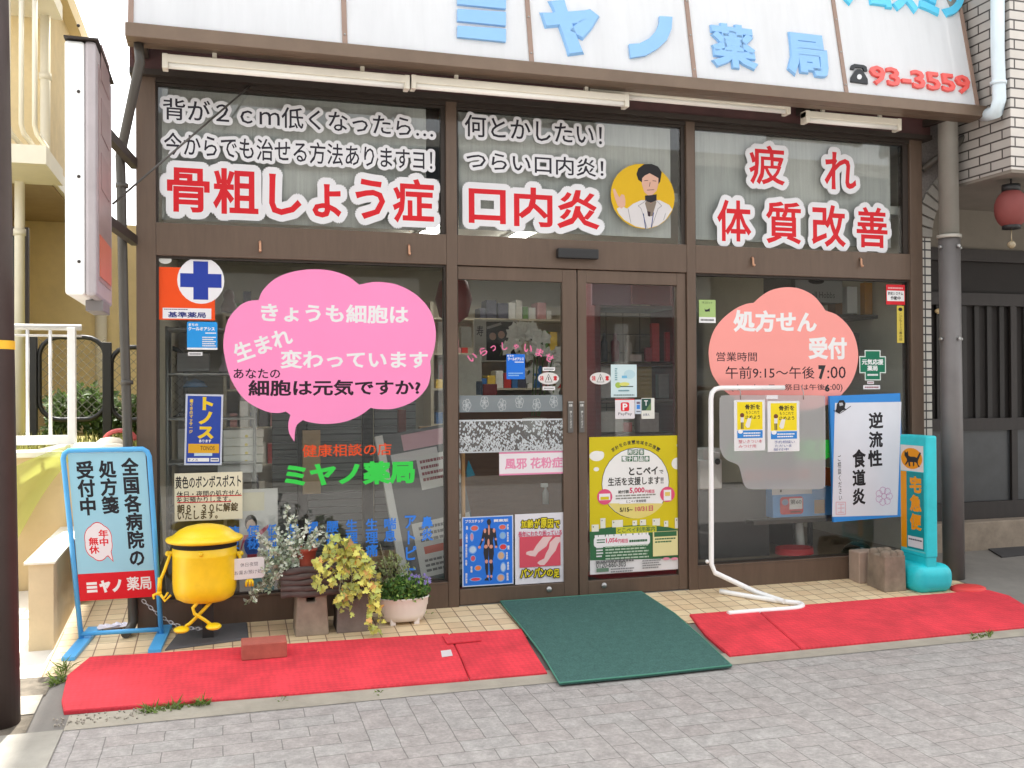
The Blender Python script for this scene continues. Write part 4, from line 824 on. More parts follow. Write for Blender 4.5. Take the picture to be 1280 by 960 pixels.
for x in (41, 134): v = F(x, 470, fy); p = MB(); p.bev(v.x-0.035, v.x+0.035, fy-0.03, fy+0.03, wz-0.15, F(x, 418 if x < 100 else 428, fy).z, 0.005); p.build('post', FR, fence)

# ---- foliage helper
def leaf(b, P, d, n, L, w, bend=0.25):
    d = Vector(d).normalized(); n = Vector(n); s_ = d.cross(n)
    if s_.length < 1e-3: s_ = Vector((1, 0, 0))
    s_.normalize(); n = s_.cross(d)
    b.add([P, P+d*L*0.45+s_*w*0.5+n*L*0.06, P+d*L-n*L*bend*0.5, P+d*L*0.45-s_*w*0.5+n*L*0.06], [(0, 1, 2, 3)])
def ivy(b, P, d, n, L):
    d = Vector(d).normalized(); s_ = d.cross(Vector(n)); s_.normalize(); n = s_.cross(d)
    o = [(0, 0), (0.30, -0.18), (0.52, 0.12), (0.26, 0.36), (0.30, 0.62), (0.10, 0.6), (0, 1.0)]
    pts = [P+d*L*y+s_*L*x+n*L*0.12*abs(x) for x, y in o]+[P+d*L*y-s_*L*x+n*L*0.12*abs(x) for x, y in o[-2:0:-1]]
    b.add(pts, [tuple(range(len(pts)))])
def rnd(a=1.0): return Vector((random.uniform(-a, a), random.uniform(-a, a), random.uniform(-a, a)))
def foliage(name, rgb, k=1.0):
    m = bpy.data.materials.new(name); m.use_nodes = True; nt = m.node_tree; b = nt.nodes['Principled BSDF']
    g = nt.nodes.new('ShaderNodeNewGeometry'); hv = nt.nodes.new('ShaderNodeHueSaturation'); c = tuple(lin(v)*k for v in rgb)+(1,)
    hv.inputs['Color'].default_value = c; mr = nt.nodes.new('ShaderNodeMapRange'); mr.inputs[3].default_value = 0.6; mr.inputs[4].default_value = 1.35
    nt.links.new(g.outputs['Random Per Island'], mr.inputs[0]); nt.links.new(mr.outputs[0], hv.inputs['Value']); nt.links.new(hv.outputs[0], b.inputs['Base Color'])
    b.inputs['Roughness'].default_value = 0.55; b.inputs['Subsurface Weight'].default_value = 0.0
    tr = nt.nodes.new('ShaderNodeBsdfTranslucent'); nt.links.new(hv.outputs[0], tr.inputs[0]); mx = nt.nodes.new('ShaderNodeMixShader'); mx.inputs[0].default_value = 0.3
    o = nt.nodes['Material Output']; nt.links.new(b.outputs[0], mx.inputs[1]); nt.links.new(tr.outputs[0], mx.inputs[2]); nt.links.new(mx.outputs[0], o.inputs[0]); return m
HEDGE = foliage('hedge_leaves', (82, 104, 52))
b = MB()
for i in range(1500):
    x = random.uniform(60, 178); y = random.uniform(500, 545)-(12 if 90 < x < 118 else 0)+8*math.sin(x*0.3); P = F(x, y, fy+0.25+random.random()*0.5)
    leaf(b, P, rnd()+Vector((0, -0.4, 0.5)), rnd()+Vector((0, -1, 1)), random.uniform(0.05, 0.11), 0.05)
tag(b.build('hedge', HEDGE), 'ragged green hedge growing behind the chain link fence', 'hedge')
GRASS = foliage('grass_blades', (140, 142, 80))
b = MB()
for i in range(1400):
    x = random.uniform(-2.6, -0.5); y = random.uniform(wy+0.3, 3.6); P = Vector((x, y, wz-0.1)); leaf(b, P, (random.uniform(-0.4, 0.4), random.uniform(-0.4, 0.2), 1), rnd(), random.uniform(0.06, 0.2), 0.012)
tag(b.build('grass', GRASS), kind='stuff')

# projecting light box sign
lx1, lx0 = -0.512, -0.636; ly0, ly1 = -1.39, -0.80
z1, z0 = FX(119, lx1, 50).z, FX(120, lx1, 368).z
box = thing('projecting_sign', 'faded upright light box sign jutting out over the lane on brown brackets', 'sign', ((lx0+lx1)/2, (ly0+ly1)/2, z0))
p = MB(); p.bev(lx0, lx1-0.045, ly0, ly1, z0, z1, 0.012); p.build('case', mat('sign_case_white', (244, 246, 244), rough=0.45, var=0.04, stain=0.06), box)
p = MB(); p.bev(lx1-0.045, lx1, ly0-0.004, ly1+0.004, z0-0.004, z1+0.004, 0.014); p.build('rim', mat('sign_rim_grey', (176, 168, 170), rough=0.4, metal=0.2, var=0.1), box)
p = MB(); p.box(lx1, lx1+0.003, ly0+0.07, ly1-0.07, z0+0.07, z1-0.07); p.build('face', mat('faded_face', (160, 138, 136), rough=0.3, var=0.12, vscale=3, stretch=(1, 1, 6), stain=0.2), box)
p = MB(); p.box(lx1+0.003, lx1+0.006, ly0+0.08, ly1-0.08, z0+0.09, z0+0.27); p.build('face_print', mat('faded_orange', (204, 112, 88), rough=0.35, var=0.1), box)
for i in range(3):
    p = MB(); p.box(lx1+0.003, lx1+0.006, ly0+0.14, ly1-0.14, z0+0.48+i*0.24, z0+0.64+i*0.24); p.build('face_print', mat('faded_red_brown', (150, 128, 126), rough=0.35, var=0.15), box)
for z in (z0+0.14, z0+0.5, z0+0.86, z0+1.14):
    p = MB(); p.ball((lx0+0.055, ly0-0.001, z), 0.007, 8); p.build('screw', BRONZE_D, box)
p = MB(); p.obox((lx0+0.0, ly0-0.02, z1+0.004), (0.135, 0, 0), (0, 0.62, 0), (0, 0, 0.008)); p.build('top_flashing', BRONZE_D, box)
p = MB(); p.bev(lx0+0.05, lx1-0.0, ly1-0.36, ly1-0.1, z0-0.05, z0, 0.005); p.build('cable_box', mat('grey_box', (120, 116, 116), rough=0.5), box)
for zz in (z1-0.22, z0+0.42):
    p = MB(); p.obox(((lx0+lx1)/2-0.02, ly1-0.02, zz), (0.04, 0, 0), (0.10, 0.86, 0.0), (0, 0, 0.05)); p.build('bracket', BRONZE_D, box)
b = MB(); A_, B_ = F(141, 255, -0.80), F(312, 108, -0.02); b.tube([A_, B_], 0.006, 6); tag(b.build('stay_rod', DARKPIPE), 'thin dark stay rod slanting from the light box sign up to the canopy', 'rod')
# downspout of the canopy
def dsp(pts, name, lb, r=0.026, m=DARKPIPE, el=None):
    t = thing(name, lb, 'drain pipe', pts[-1]); p = MB(); p.tube(pts, r, 12); p.build('pipe', m, t)
    if el: p = MB(); p.tube(el, r*1.2, 12); p.build('collar', m, t)
    return t
py = -0.03
P0 = Vector((BX0+0.06, YB+0.10, BZ-BH)); P1 = F(175, 78, YB+0.10); P2 = F(150, 196, py-0.02); P3 = F(151, 215, py); P4 = F(166, 765, py)
t = dsp([P0, P1, P1*0.5+P2*0.5, P2, P3, F(155, 400, py), P4, Vector((P4.x, py, 0.06)), Vector((P4.x-0.01, py-0.03, 0.035)), Vector((P4.x-0.03, py-0.10, 0.02))], 'drain_pipe', 'dark drain pipe running down the left edge of the shop front from the gutter')
for yy in (232, 478):
    v = F(152+(yy-215)*0.025, yy, py); p = MB(); p.tube([(v.x, py, v.z-0.012), (v.x, py, v.z+0.012)], 0.034, 12); p.build('clamp', DARKPIPE, t)

# utility pole at the left edge
ub = G(6, 915); pole = thing('utility_pole', 'dark brown utility pole with a yellow band at the left edge', 'pole', ub)
pr = 0.082; c0 = ub+Vector((-0.035, pr, -0.05)); v = F(3, 0, c0.y-pr)
dx = (F(-1, 0, c0.y).x-0.0)-c0.x
p = MB(); p.tube([c0, c0+Vector((-0.038, 0, 3.4)), c0+Vector((-0.07, 0, 6.5))], [pr, pr*0.93, pr*0.86], 24); p.build('shaft', mat('pole_brown', (66, 54, 52), rough=0.55, var=0.15, stain=0.15), pole)
zb1, zb0 = F(15, 425, c0.y-pr).z, F(15, 436, c0.y-pr).z; kx = -0.038*zb1/3.4
p = MB(); p.tube([c0+Vector((kx, 0, zb0-c0.z)), c0+Vector((kx, 0, zb1-c0.z))], pr*0.975, 24, caps=False); p.build('band', mat('band_yellow', (240, 186, 40), rough=0.5), pole)

# ---- right neighbour: white brick building with dark timber front
BR = (0.205, 0.066, 0.006, 0.5, (74, 68, 64), 0.1)
BRX = mat('white_brick_side_shaded', (176, 170, 163), rough=0.5, var=0.06, brick=BR, axes='yzx', stain=0.06)  # same brick as the front, darkened: the side's shade is in the colour
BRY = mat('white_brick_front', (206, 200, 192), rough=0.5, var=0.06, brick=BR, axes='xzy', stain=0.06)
nb = thing('brick_building', 'white brick building with an arch and dark timber front right of the shop', 'building', (7, 1, 0))
bx = 5.09; by0 = FX(1263, bx, 100).y; bzz = FX(1262, bx, 212).z
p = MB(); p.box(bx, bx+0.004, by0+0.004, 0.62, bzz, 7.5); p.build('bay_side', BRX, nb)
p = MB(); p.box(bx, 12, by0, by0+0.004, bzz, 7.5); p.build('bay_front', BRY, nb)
p = MB(); p.box(bx+0.005, 12, by0+0.005, 0.65, bzz+0.01, 7.5); p.build('bay_core', CONC, nb)
p = MB(); p.box(bx+0.005, 12, by0+0.005, 0.65, bzz-0.02, bzz+0.008); p.build('bay_soffit', mat('soffit_grey', (130, 122, 112), rough=0.9, var=0.1), nb)
GRV = mat('pebble_render', (128, 122, 118), rough=1, var=0.3, vscale=60, bump=0.8, bscale=150)
# pebble wall between with arched opening at Y=0.02
ya = 0.05; ax0 = X1o+0.012; st = F(1163, 330, ya).x
zsp = F(1160, 298, ya).z; acx = F(1218, 300, ya).x+0.08; zap = F(1205, 222, ya).z
ra = acx-st
pts = [(ax0, ya, 4.2), (ax0, ya, zsp)]
arc = [(acx-ra*math.cos(R_(a)), ya, zsp+(zap-zsp)*math.sin(R_(a))) for a in range(0, 91, 9)]
p = MB(); p.prism([(ax0, ya, zsp)]+arc+[(12, ya, zap), (12, ya, 4.2), (ax0, ya, 4.2)], (0, 0.3, 0)); p.build('upper_wall', GRV, nb)
TILS = mat('small_white_tile', (204, 200, 190), rough=0.35, var=0.05, brick=(0.06, 0.062, 0.006, 0.0, (56, 54, 54), 0.06), axes='xzy')
p = MB(); p.box(ax0, st, ya-0.004, ya+0.4, -0.05, zsp); p.build('tiled_pier', TILS, nb)
VOU = mat('voussoir_brick', (150, 146, 138), rough=0.6, var=0.12)
for i in range(11):
    a, c = R_(i*8.2+1), R_(i*8.2+7.4); r0, r1 = 1.0, 1.0+0.14/ra
    q = [(acx-ra*r0*math.cos(a), ya-0.02, zsp+(zap-zsp)*r0*math.sin(a)), (acx-ra*r1*math.cos(a), ya-0.02, zsp+(zap-zsp+0.0)*math.sin(a)*(1+0.14/(zap-zsp))), (acx-ra*r1*math.cos(c), ya-0.02, zsp+(zap-zsp)*math.sin(c)*(1+0.14/(zap-zsp))), (acx-ra*r0*math.cos(c), ya-0.02, zsp+(zap-zsp)*r0*math.sin(c))]
    q = [(max(x, ax0+0.001), y, z) for x, y, z in q]
    p = MB(); p.prism(q, (0, 0.05, 0)); p.build('voussoir', VOU, nb)
WOOD = mat('dark_timber', (44, 38, 35), rough=0.6, var=0.2, stretch=(3, 3, 0.4), vscale=8)
WOODL = mat('grey_timber', (46, 43, 41), rough=0.7, var=0.15, stretch=(3, 3, 0.3), vscale=8)
wy2 = 0.62
zl = [F(1240, y, wy2).z for y in (248, 313, 375, 530, 545, 638)]
p = MB(); p.box(st+0.03, 12, wy2, wy2+0.1, zl[1], zl[0]+0.4); p.build('sign_board', mat('board_beige', (120, 113, 102), rough=0.7, var=0.08), nb)
p = MB(); p.box(st, 12, wy2+0.02, wy2+0.12, -0.05, zl[1]); p.build('backing', mat('deep_brown', (40, 36, 34), rough=0.8, var=0.1), nb)
p = MB(); p.box(st-0.02, st+0.07, 0.45, wy2+0.02, 0.03, zl[0]+0.4); p.build('side_post', WOOD, nb)
for z in (zl[1]-0.05, zl[2], zl[3]): p = MB(); p.box(st+0.07, 12, wy2-0.03, wy2+0.02, z-0.05, z+0.05); p.build('rail', WOOD, nb)
x = st+0.16; i = 0
while x < 8.6:
    p = MB()
    p.box(x, x+0.045, wy2-0.005, wy2+0.02, zl[3]+0.05, zl[2]-0.05); p.build('slat', WOODL, nb); x += 0.125; i += 1
p = MB(); p.box(st+0.09, 8.6, wy2, wy2+0.02, zl[5]+0.08, zl[3]-0.05); p.build('lower_panel', mat('slate_panel', (62, 64, 66), rough=0.35, var=0.2, stain=0.25), nb)
for xx in (F(1262, 560, wy2).x, F(1180, 560, wy2).x): p = MB(); p.box(xx, xx+0.06, wy2-0.025, wy2-0.001, zl[5]-0.1, zl[2]); p.build('stile', WOOD, nb)
p = MB(); p.box(st+0.07, 12, wy2-0.04, wy2+0.02, zl[5]-0.06, zl[5]+0.08); p.build('bottom_rail', WOOD, nb)
p = MB(); p.bev(st+0.02, 12, wy2-0.16, wy2+0.02, 0.0, zl[5]-0.06, 0.01); p.build('step', CONC, nb)
p = MB(); v = F(1174, 389, wy2-0.02); p.ball(v, 0.045, 10, 1, 0.3, 0.5); p.build('door_charm', mat('tan_charm', (206, 178, 130), rough=0.6), nb)
v = F(1190, 544, wy2); p = MB(); p.box(v.x-0.09, v.x-0.0, wy2-0.012, wy2-0.002, v.z-0.02, v.z+0.02); p.build('name_tag', mat('tag_cream', (206, 196, 168), rough=0.6), nb)
b = MB(); A_ = [G(1218, 678), G(1290, 668), G(1300, 694), G(1252, 699)]; b.prism([a+Vector((0, 0, 0.009)) for a in A_], (0, 0, 0.012)); tag(b.build('door_mat', mat('dark_mat', (66, 64, 64), rough=1, var=0.2, bump=0.5)), 'dark doormat on the concrete before the timber front', 'doormat')
# lantern
lv = F(1264, 261, -0.42); lr = 0.108
lt = thing('paper_lantern', 'faded red paper lantern hanging under the white brick bay', 'lantern', lv+Vector((0, 0, -0.2)))
prof = [(lr*0.5, -0.122)]+[(lr*(math.cos(math.asin(min(0.94, abs(i)/10.6)))**0.8)*(1+0.012*(i % 2)), 0.0125*i) for i in range(-9, 10)]+[(lr*0.5, 0.122)]
p = MB(); p.lathe(prof, lv, 28); p.build('shade', mat('lantern_red', (122, 58, 54), rough=0.7, var=0.1), lt)
for z in (-0.14, 0.122): p = MB(); p.lathe([(0.001, 0), (lr*0.56, 0), (lr*0.56, 0.03 if z < 0 else 0.045), (0.001, 0.03 if z < 0 else 0.045)], lv+Vector((0, 0, z)), 20); p.build('ring', BLACKP, lt)
p = MB(); p.tube([lv+Vector((0, 0, 0.15)), Vector((lv.x, lv.y, bzz-0.02))], 0.006, 6); p.build('cord', BLACKP, lt)
p = MB(); p.ball(lv+Vector((0, 0, -0.25)), 0.028, 10); p.tube([lv+Vector((0, 0, -0.14)), lv+Vector((0, 0, -0.23))], 0.004, 6); p.build('glass_bell', mat('bell_tan', (150, 136, 110), rough=0.2), lt)
sh = Sheet(lt, lv+Vector((0.045, -lr*0.95-0.006, 0.05)), (0.09, 0.045, 0), (0, 0, -0.11)); sh.text('営\n業', 0, 0, 0.6, 1, ink(235, 230, 225), stroke=0.05, part='lettering'); sh.done()
# white drain pipe on the brick bay
dsp([FX(1247, 5.04, -60), FX(1247, 5.04, 60), FX(1249, 5.04, 125), FX(1245, 5.0, 140), F(1228, 146, YB+0.12)], 'drain_pipe', 'pale blue white drain pipe coming down the white brick to the gutter end', 0.045, mat('pipe_pale_blue', (206, 220, 226), rough=0.4, var=0.06), [FX(1248, 5.04, 102), FX(1248, 5.04, 106)])
b = MB(); b.tube([F(1222, 160, -0.2), F(1153, 212, 0.02)], 0.028, 8); tag(b.build('brace', DARKPIPE), 'dark slanting brace behind the grey steel pole under the canopy end', 'brace')
# steel pole at the right
sb_ = G(1202, 727); sp_ = thing('steel_pole', 'thick grey steel pole with bolts, right of the turquoise sign', 'pole', sb_); rr = 0.073
c = sb_+Vector((0, rr, 0)); lean = -0.03
zc_ = F(1203, 297, c.y).z
p = MB(); p.tube([c+Vector((0, 0, -0.05)), Vector((c.x+lean*0.5, c.y, zc_))], rr, 28); p.build('lower_shaft', mat('pole_grey', (112, 108, 106), rough=0.5, metal=0.2, var=0.08, stain=0.15), sp_)
p = MB(); p.tube([Vector((c.x+lean*0.5, c.y, zc_-0.05)), Vector((c.x+lean, c.y, 7.0))], rr*0.92, 28); p.build('upper_shaft', mat('pole_grey_upper', (140, 138, 130), rough=0.5, metal=0.2, var=0.08, stain=0.12), sp_)
p = MB(); p.tube([Vector((c.x+lean*0.5, c.y, zc_-0.012)), Vector((c.x+lean*0.5, c.y, zc_+0.012))], rr*1.14, 28); p.build('collar', mat('collar_grey', (170, 166, 156), rough=0.6, var=0.2), sp_)
for y in (310, 424):
    for dx, dy in ((0.0, -1), (-1, -0.05), (1, -0.05)):
        z = F(1203, y, c.y).z; q = Vector((c.x+lean*0.4+dx*rr, c.y+dy*rr, z)); p = MB(); p.tube([q, q+Vector((dx, dy, 0))*0.022], 0.012, 6); p.build('bolt', STEEL, sp_)
b = MB(); q = G(1210, 735, 0.02); b.lathe([(0.001, 0.014), (0.10, 0.014), (0.125, 0.004), (0.125, -0.015)], q, 22, 1.0, 0.75); tag(b.build('manhole', mat('lid_red', (214, 62, 60), rough=0.6, var=0.1)), 'small red round cover on the ground before the grey steel pole', 'manhole')
# building opposite (out of view, added for its reflection in the shop glass)
op = thing('opposite_building', 'plain grey building across the street, reflected in the shop windows', 'building', (3, -13, -0.2))
p = MB(); p.box(-9.15, 17, -20, -12.5, -0.4, 6.4); p.build('wall', mat('opposite_wall', (150, 147, 141), rough=0.9, var=0.1), op)
for i in range(6): p = MB(); x = -6.6+i*3.7; p.box(x, x+3.2, -12.5, -12.44, -0.3, 2.6); p.build('shutter', mat('opposite_shutter', (120, 122, 122), rough=0.6, brick=(50, 0.09, 0.012, 0, (70, 72, 72), 0), axes='xzy'), op)

# ------------------------------------------------------------------ mats on the ramp
REDM = mat('red_rubber', (214, 60, 71), rough=0.75, var=0.12, vscale=14, stain=0.22, bump=0.0, spec=0.3)
nt = REDM.node_tree; bs = nt.nodes['Principled BSDF']
tc = nt.nodes.new('ShaderNodeTexCoord'); mp = nt.nodes.new('ShaderNodeMapping'); mp.inputs['Rotation'].default_value = (0, 0, R_(45)); ck = nt.nodes.new('ShaderNodeTexChecker'); ck.inputs['Scale'].default_value = 46
bp = nt.nodes.new('ShaderNodeBump'); bp.inputs['Strength'].default_value = 0.7; bp.inputs['Distance'].default_value = 0.003
nt.links.new(tc.outputs['Object'], mp.inputs[0]); nt.links.new(mp.outputs[0], ck.inputs[0]); _src = bs.inputs['Base Color'].links[0].from_socket; _mx = nt.nodes.new('ShaderNodeVectorMath'); _mx.operation = 'MULTIPLY'; _mr = nt.nodes.new('ShaderNodeMapRange'); _mr.inputs[3].default_value = 0.95; _mr.inputs[4].default_value = 1.05
nt.links.new(ck.outputs['Fac'], _mr.inputs[0]); nt.links.new(_src, _mx.inputs[0]); nt.links.new(_mr.outputs[0], _mx.inputs[1]); nt.links.new(_mx.outputs[0], bs.inputs['Base Color'])
nt.links.new(ck.outputs['Fac'], bp.inputs['Height']); nt.links.new(bp.outputs[0], bs.inputs['Normal'])
def mat_slab(name, px, m, lb, th=0.014, dz=0.007, group=None, part=None):
    P = [G(x, y) for x, y in px]; b = MB(); v = []
    top = [Vector((q.x, q.y, gz(q.y)+dz+th)) for q in P]; bot = [Vector((q.x, q.y, gz(q.y)+dz-0.006)) for q in P]; n = len(P)
    c = sum(top, Vector())/n; ins = [t+(c-t).normalized()*0.008 for t in top]; top2 = [t-Vector((0, 0, 0.006)) for t in top]
    b.add(ins+top2+bot, [tuple(range(n))]+[(i, (i+1) % n, n+(i+1) % n, n+i) for i in range(n)]+[(n+i, n+(i+1) % n, 2*n+(i+1) % n, 2*n+i) for i in range(n)])
    if part: return b.build(part[0], m, part[1])
    return tag(b.build(name, m), lb, 'mat', group)
RG = 'red ramp mats along the shop step'
mat_slab('ramp_mat', [(111, 826), (84, 848), (77, 880), (80, 894), (340, 873.5), (586.3, 853.2), (574, 823), (561, 796), (359, 809), (205, 820)], REDM, 'long red ramp mat left of the entrance with the brick on it', group=RG)
m2 = mat_slab('ramp_mat', [(562.3, 796), (575.2, 823), (587.5, 853), (684, 844.5), (664, 812), (652, 790)], REDM, 'short red ramp mat between the long red one and the green doormat', group=RG)
mat_slab('ramp_mat', [(862, 771.5), (882, 797), (912, 823), (1000, 814.5), (944.5, 765)], REDM, 'short red ramp mat just right of the green doormat', group=RG)
mat_slab('ramp_mat', [(945.7, 765), (1001.2, 814.3), (1140, 801), (1290, 786), (1305, 776), (1290, 765), (1262, 748), (1236, 741), (1187, 744.5), (1080, 753.5)], REDM, 'long red ramp mat at the right in front of the turquoise sign', group=RG)
# raised lip and label on the short mat
b = MB(); A_ = [G(546, 800), G(552, 812), G(600, 806), G(594, 795)]
q = [G(*p_)+Vector((0, 0, 0.024)) for p_ in ((553, 801), (559, 811), (602, 807), (596, 797))]; b.prism(q, (0, 0, 0.006)); b.build('raised_lip', REDM, m2)
q = [G(*p_)+Vector((0, 0, 0.0225)) for p_ in ((551, 819), (552.5, 827), (566, 825), (563.5, 817.5))]; b = MB(); b.prism(q, (0, 0, 0.0012)); lb = b.build('maker_label', ink(226, 220, 220), m2)
GRM = mat('green_pile', (72, 106, 100), rough=1.0, var=0.30, vscale=110, stain=0.14, bump=1.0, bscale=260, spec=0.1)
gm = thing('doormat', 'dark green entrance doormat sloping from the doors down to the road', 'doormat', G(760, 800))
gp = [(625.5, 757), (652, 789.5), (678, 824), (699.5, 860.5), (806, 850), (914.5, 838), (880, 805), (843, 772), (801.5, 744.5), (718, 750.5)]
mat_slab('pile', gp, GRM, None, th=0.008, dz=0.021, part=('pile', gm))
b = MB(); b.tube([G(x, y)+Vector((0, 0, 0.026)) for x, y in gp], 0.005, 6, closed=True); b.build('edging', mat('green_edging', (66, 128, 108), rough=0.6), gm)
# road grating mat under the bin
mat_slab('rubber_mat', [(206, 815), (311, 801), (309, 781), (228, 787)], mat('grey_rubber', (88, 88, 90), rough=0.9, var=0.15, bump=0.7, bscale=150), 'grey ribbed rubber mat under the yellow bin', th=0.01)

def px2m(P): return (Vector(P)-CAM).dot(_f)/FPX
# ------------------------------------------------------------------ yellow drop box figure
bc = F(256, 715, -0.24); r = 38.5*px2m(bc); zb, zt = F(256, 749, -0.24).z, F(256, 681, -0.24-r*0.8).z
YL = mat('bin_yellow', (246, 208, 28), rough=0.36, var=0.06, vscale=20, stain=0.09)
bn = thing('drop_box', 'yellow bucket shaped drop box figure with wire arms and crossed legs on a post', 'drop box', (bc.x, bc.y, gz(bc.y)))
c = Vector((bc.x, bc.y, 0))
p = MB(); p.lathe([(0.001, zb-0.004), (r*0.72, zb), (r*0.90, zb+0.018), (r*0.98, zb+0.055), (r, zb+0.10), (r, zb+0.245), (r*1.012, zb+0.25), (r*1.012, zb+0.258), (r, zb+0.263), (r, zt), (r*0.97, zt), (r*0.97, zt-0.03), (0.001, zt-0.03)], c, 40); p.build('bucket', YL, bn)
p = MB(); p.lathe([(r*1.004, zt-0.026), (r*1.004, zt+0.03)], c, 40); p.build('slot', mat('slot_black', (22, 20, 18), rough=0.8), bn)
zl_ = zt+0.016; rl = r*1.21; hl = F(256, 655, -0.24).z-zl_
p = MB(); p.lathe([(r*0.9, zl_-0.002), (rl*0.97, zl_-0.012), (rl, zl_), (rl*0.985, zl_+0.007), (r*1.0, zl_+0.020), (r*0.93, zl_+hl*0.38), (r*0.80, zl_+hl*0.62), (r*0.60, zl_+hl*0.82), (r*0.32, zl_+hl*0.96), (0.001, zl_+hl)], c, 40); p.build('lid', YL, bn)
def bolt(px, py_, rad=0.012):
    v = F(px, py_, -0.24); a = math.atan2(v.x-bc.x, 1); return v
ang = -15
for sx_, px in ((-1, 213), (1, 298)):
    v = F(px, 692, -0.24); p = MB(); p.tube([v+Vector((-sx_*0.03, 0, 0)), v+Vector((sx_*0.012, 0, 0))], 0.014, 12); p.ball(v+Vector((sx_*0.012, 0, 0)), 0.016, 10); p.build('shoulder', YL, bn)
v = F(251, 693, -0.24-r); p = MB(); p.ball(v, 0.014, 10); p.build('nose_knob', YL, bn)
ar = -0.27
p = MB(); p.tube([F(213, 692, ar), F(206, 712, ar), F(201, 724, ar), F(199, 738, ar)], 0.0085, 8); ao = p.build('arm', YL, bn)
p = MB(); p.tube([F(200, 722, ar), F(199, 740, ar)], 0.012, 8); p.build('sleeve', YL, ao)
hp = F(199, 741, ar); p = MB()
for dx, dz, ex, ez in ((-6, 2, -5, 8), (5, 6, 9, 2), (6, 9, 12, 5)):
    p.tube([hp, hp+Vector((dx*0.005, -0.01, -dz*0.005)), hp+Vector((ex*0.005, -0.02, -ez*0.005+0.012))], [0.008, 0.0075, 0.006], 8)
p.ball(hp, 0.014, 8, 1, 1, 1.2); p.build('hand', YL, ao)
p = MB(); p.tube([F(298, 692, ar), F(303, 706, ar), F(307, 716, ar), F(310, 722, ar)], 0.0085, 8); ao = p.build('arm', YL, bn)
p = MB(); hp = F(312, 727, ar-0.02)
for dx in (-0.018, 0.0, 0.016): p.tube([hp+Vector((dx*0.3, 0, 0.02)), hp+Vector((dx, -0.02, 0.0)), hp+Vector((dx, -0.012, -0.022))], 0.007, 8)
p.build('hand', YL, ao)
# held card
A_ = F(289, 699, ar-0.035); B_ = F(330.5, 723, ar-0.035)
card = thing('paper_sign', 'small white rounded card with handwriting held by the yellow figure', 'card', (A_.x/2+B_.x/2, ar-0.035, B_.z))
sh = Sheet(card, A_, (B_.x-A_.x, 0, 0.006), (0, 0, B_.z-A_.z)); sh.rr(0, 0, 1, 1, 0.09, ink(244, 244, 244), 'sheet'); sh.text('休日夜間', 0.27, 0.22, 0.8, 0.42, ink(90, 90, 100), stroke=0.0); sh.text('お薬お預け処', 0.1, 0.58, 0.92, 0.78, ink(90, 90, 100), stroke=0.0); sh.done()
# legs
lg = -0.33
def leg(pts, foot, lbx):
    p = MB(); p.tube([F(x, y, lg+i*0.0) for i, (x, y) in enumerate(pts)], 0.0095, 8); lo = p.build('leg', YL, bn)
    p = MB(); v = F(*foot, lg-0.01); p.ball(v, 0.04, 14, 1.05, 1.4, 0.42); p.build('shoe', YL, lo)
leg([(266, 750), (252, 765), (238, 779), (232, 783)], (227, 787), 0)
lg = -0.36
leg([(250, 750), (241, 760), (243, 767), (256, 775), (264, 781)], (267, 783), 1)
p = MB(); v0, v1 = F(253, 740, -0.2), F(267, 740, -0.2); p.box(v0.x, v1.x, -0.255, -0.205, gz(-0.24), zb+0.005); p.build('post', BLACKP, bn)
# chain from frame post behind the sign to the drop box
b = MB(); c0, c1 = F(178, 750, -0.08), F(254, 786, -0.22); n = 18
for i in range(n):
    t = i/n; q = c0.lerp(c1, t)-Vector((0, 0, 0.05*math.sin(math.pi*t))); q2 = c0.lerp(c1, t+1/n)-Vector((0, 0, 0.05*math.sin(math.pi*(t+1/n)))); d = (q2-q).normalized(); o = Vector((0, 1, 0)) if i % 2 else d.cross(Vector((0, 1, 0))); m_ = (q+q2)/2
    b.tube([m_+d*0.016*math.cos(R_(a))+o*0.009*math.sin(R_(a)) for a in range(0, 360, 45)], 0.0026, 5, closed=True)
tag(b.build('chain', mat('chain_steel', (200, 198, 200), rough=0.3, metal=0.7)), 'thin steel chain tethering the yellow drop box, hanging behind the sign leg', 'chain')
b = MB(); random.seed(3)
for k in range(5):
    q = G(128+k*7, 787-k*0.8, 0.012); b.add([q+Vector((-0.04, -0.03, 0.004)), q+Vector((0.03, -0.035, 0.012+random.random()*0.02)), q+Vector((0.05, 0.03, 0.006)), q+Vector((-0.02, 0.035, 0.02*random.random()+0.012)), q+Vector((0.0, 0.0, 0.03))], [(0, 1, 4), (1, 2, 4), (2, 3, 4), (3, 0, 4)])
tag(b.build('crumpled_paper', mat('paper_lilac', (226, 222, 236), rough=0.9)), 'crumpled pale paper lying on the tiles behind the sign stand', 'paper')

# ------------------------------------------------------------------ blue framed sign stand
BLF = mat('frame_blue', (82, 168, 226), rough=0.4, var=0.05, stain=0.06)
fL, fR = G(102, 803), G(202, 797); ys = (fL.y+fR.y)/2
st_ = thing('sign_stand', 'blue tube framed sign board with a red bottom strip standing on the tiles', 'sign', ((fL.x+fR.x)/2, ys, gz(ys)))
ty = ys-0.10
TL, TR = F(78, 563, ty), F(186, 561.5, ty)
tl = Vector((TL.x, ty, (TL.z+TR.z)/2)); tr = Vector((TR.x, ty, (TL.z+TR.z)/2))
def lerp(a, b, t): return a+(b-a)*t
up = 0.05
pts = [fL, lerp(fL, tl, 0.5), lerp(fL, tl, 0.96), lerp(fL, tl, 0.985)+(tr-tl)*0.02, tl+(tr-tl)*0.07, tr-(tr-tl)*0.07, lerp(fR, tr, 0.985)-(tr-tl)*0.02, lerp(fR, tr, 0.96), lerp(fR, tr, 0.5), fR]
p = MB(); p.tube(pts, 0.0135, 12); p.build('frame', BLF, st_)
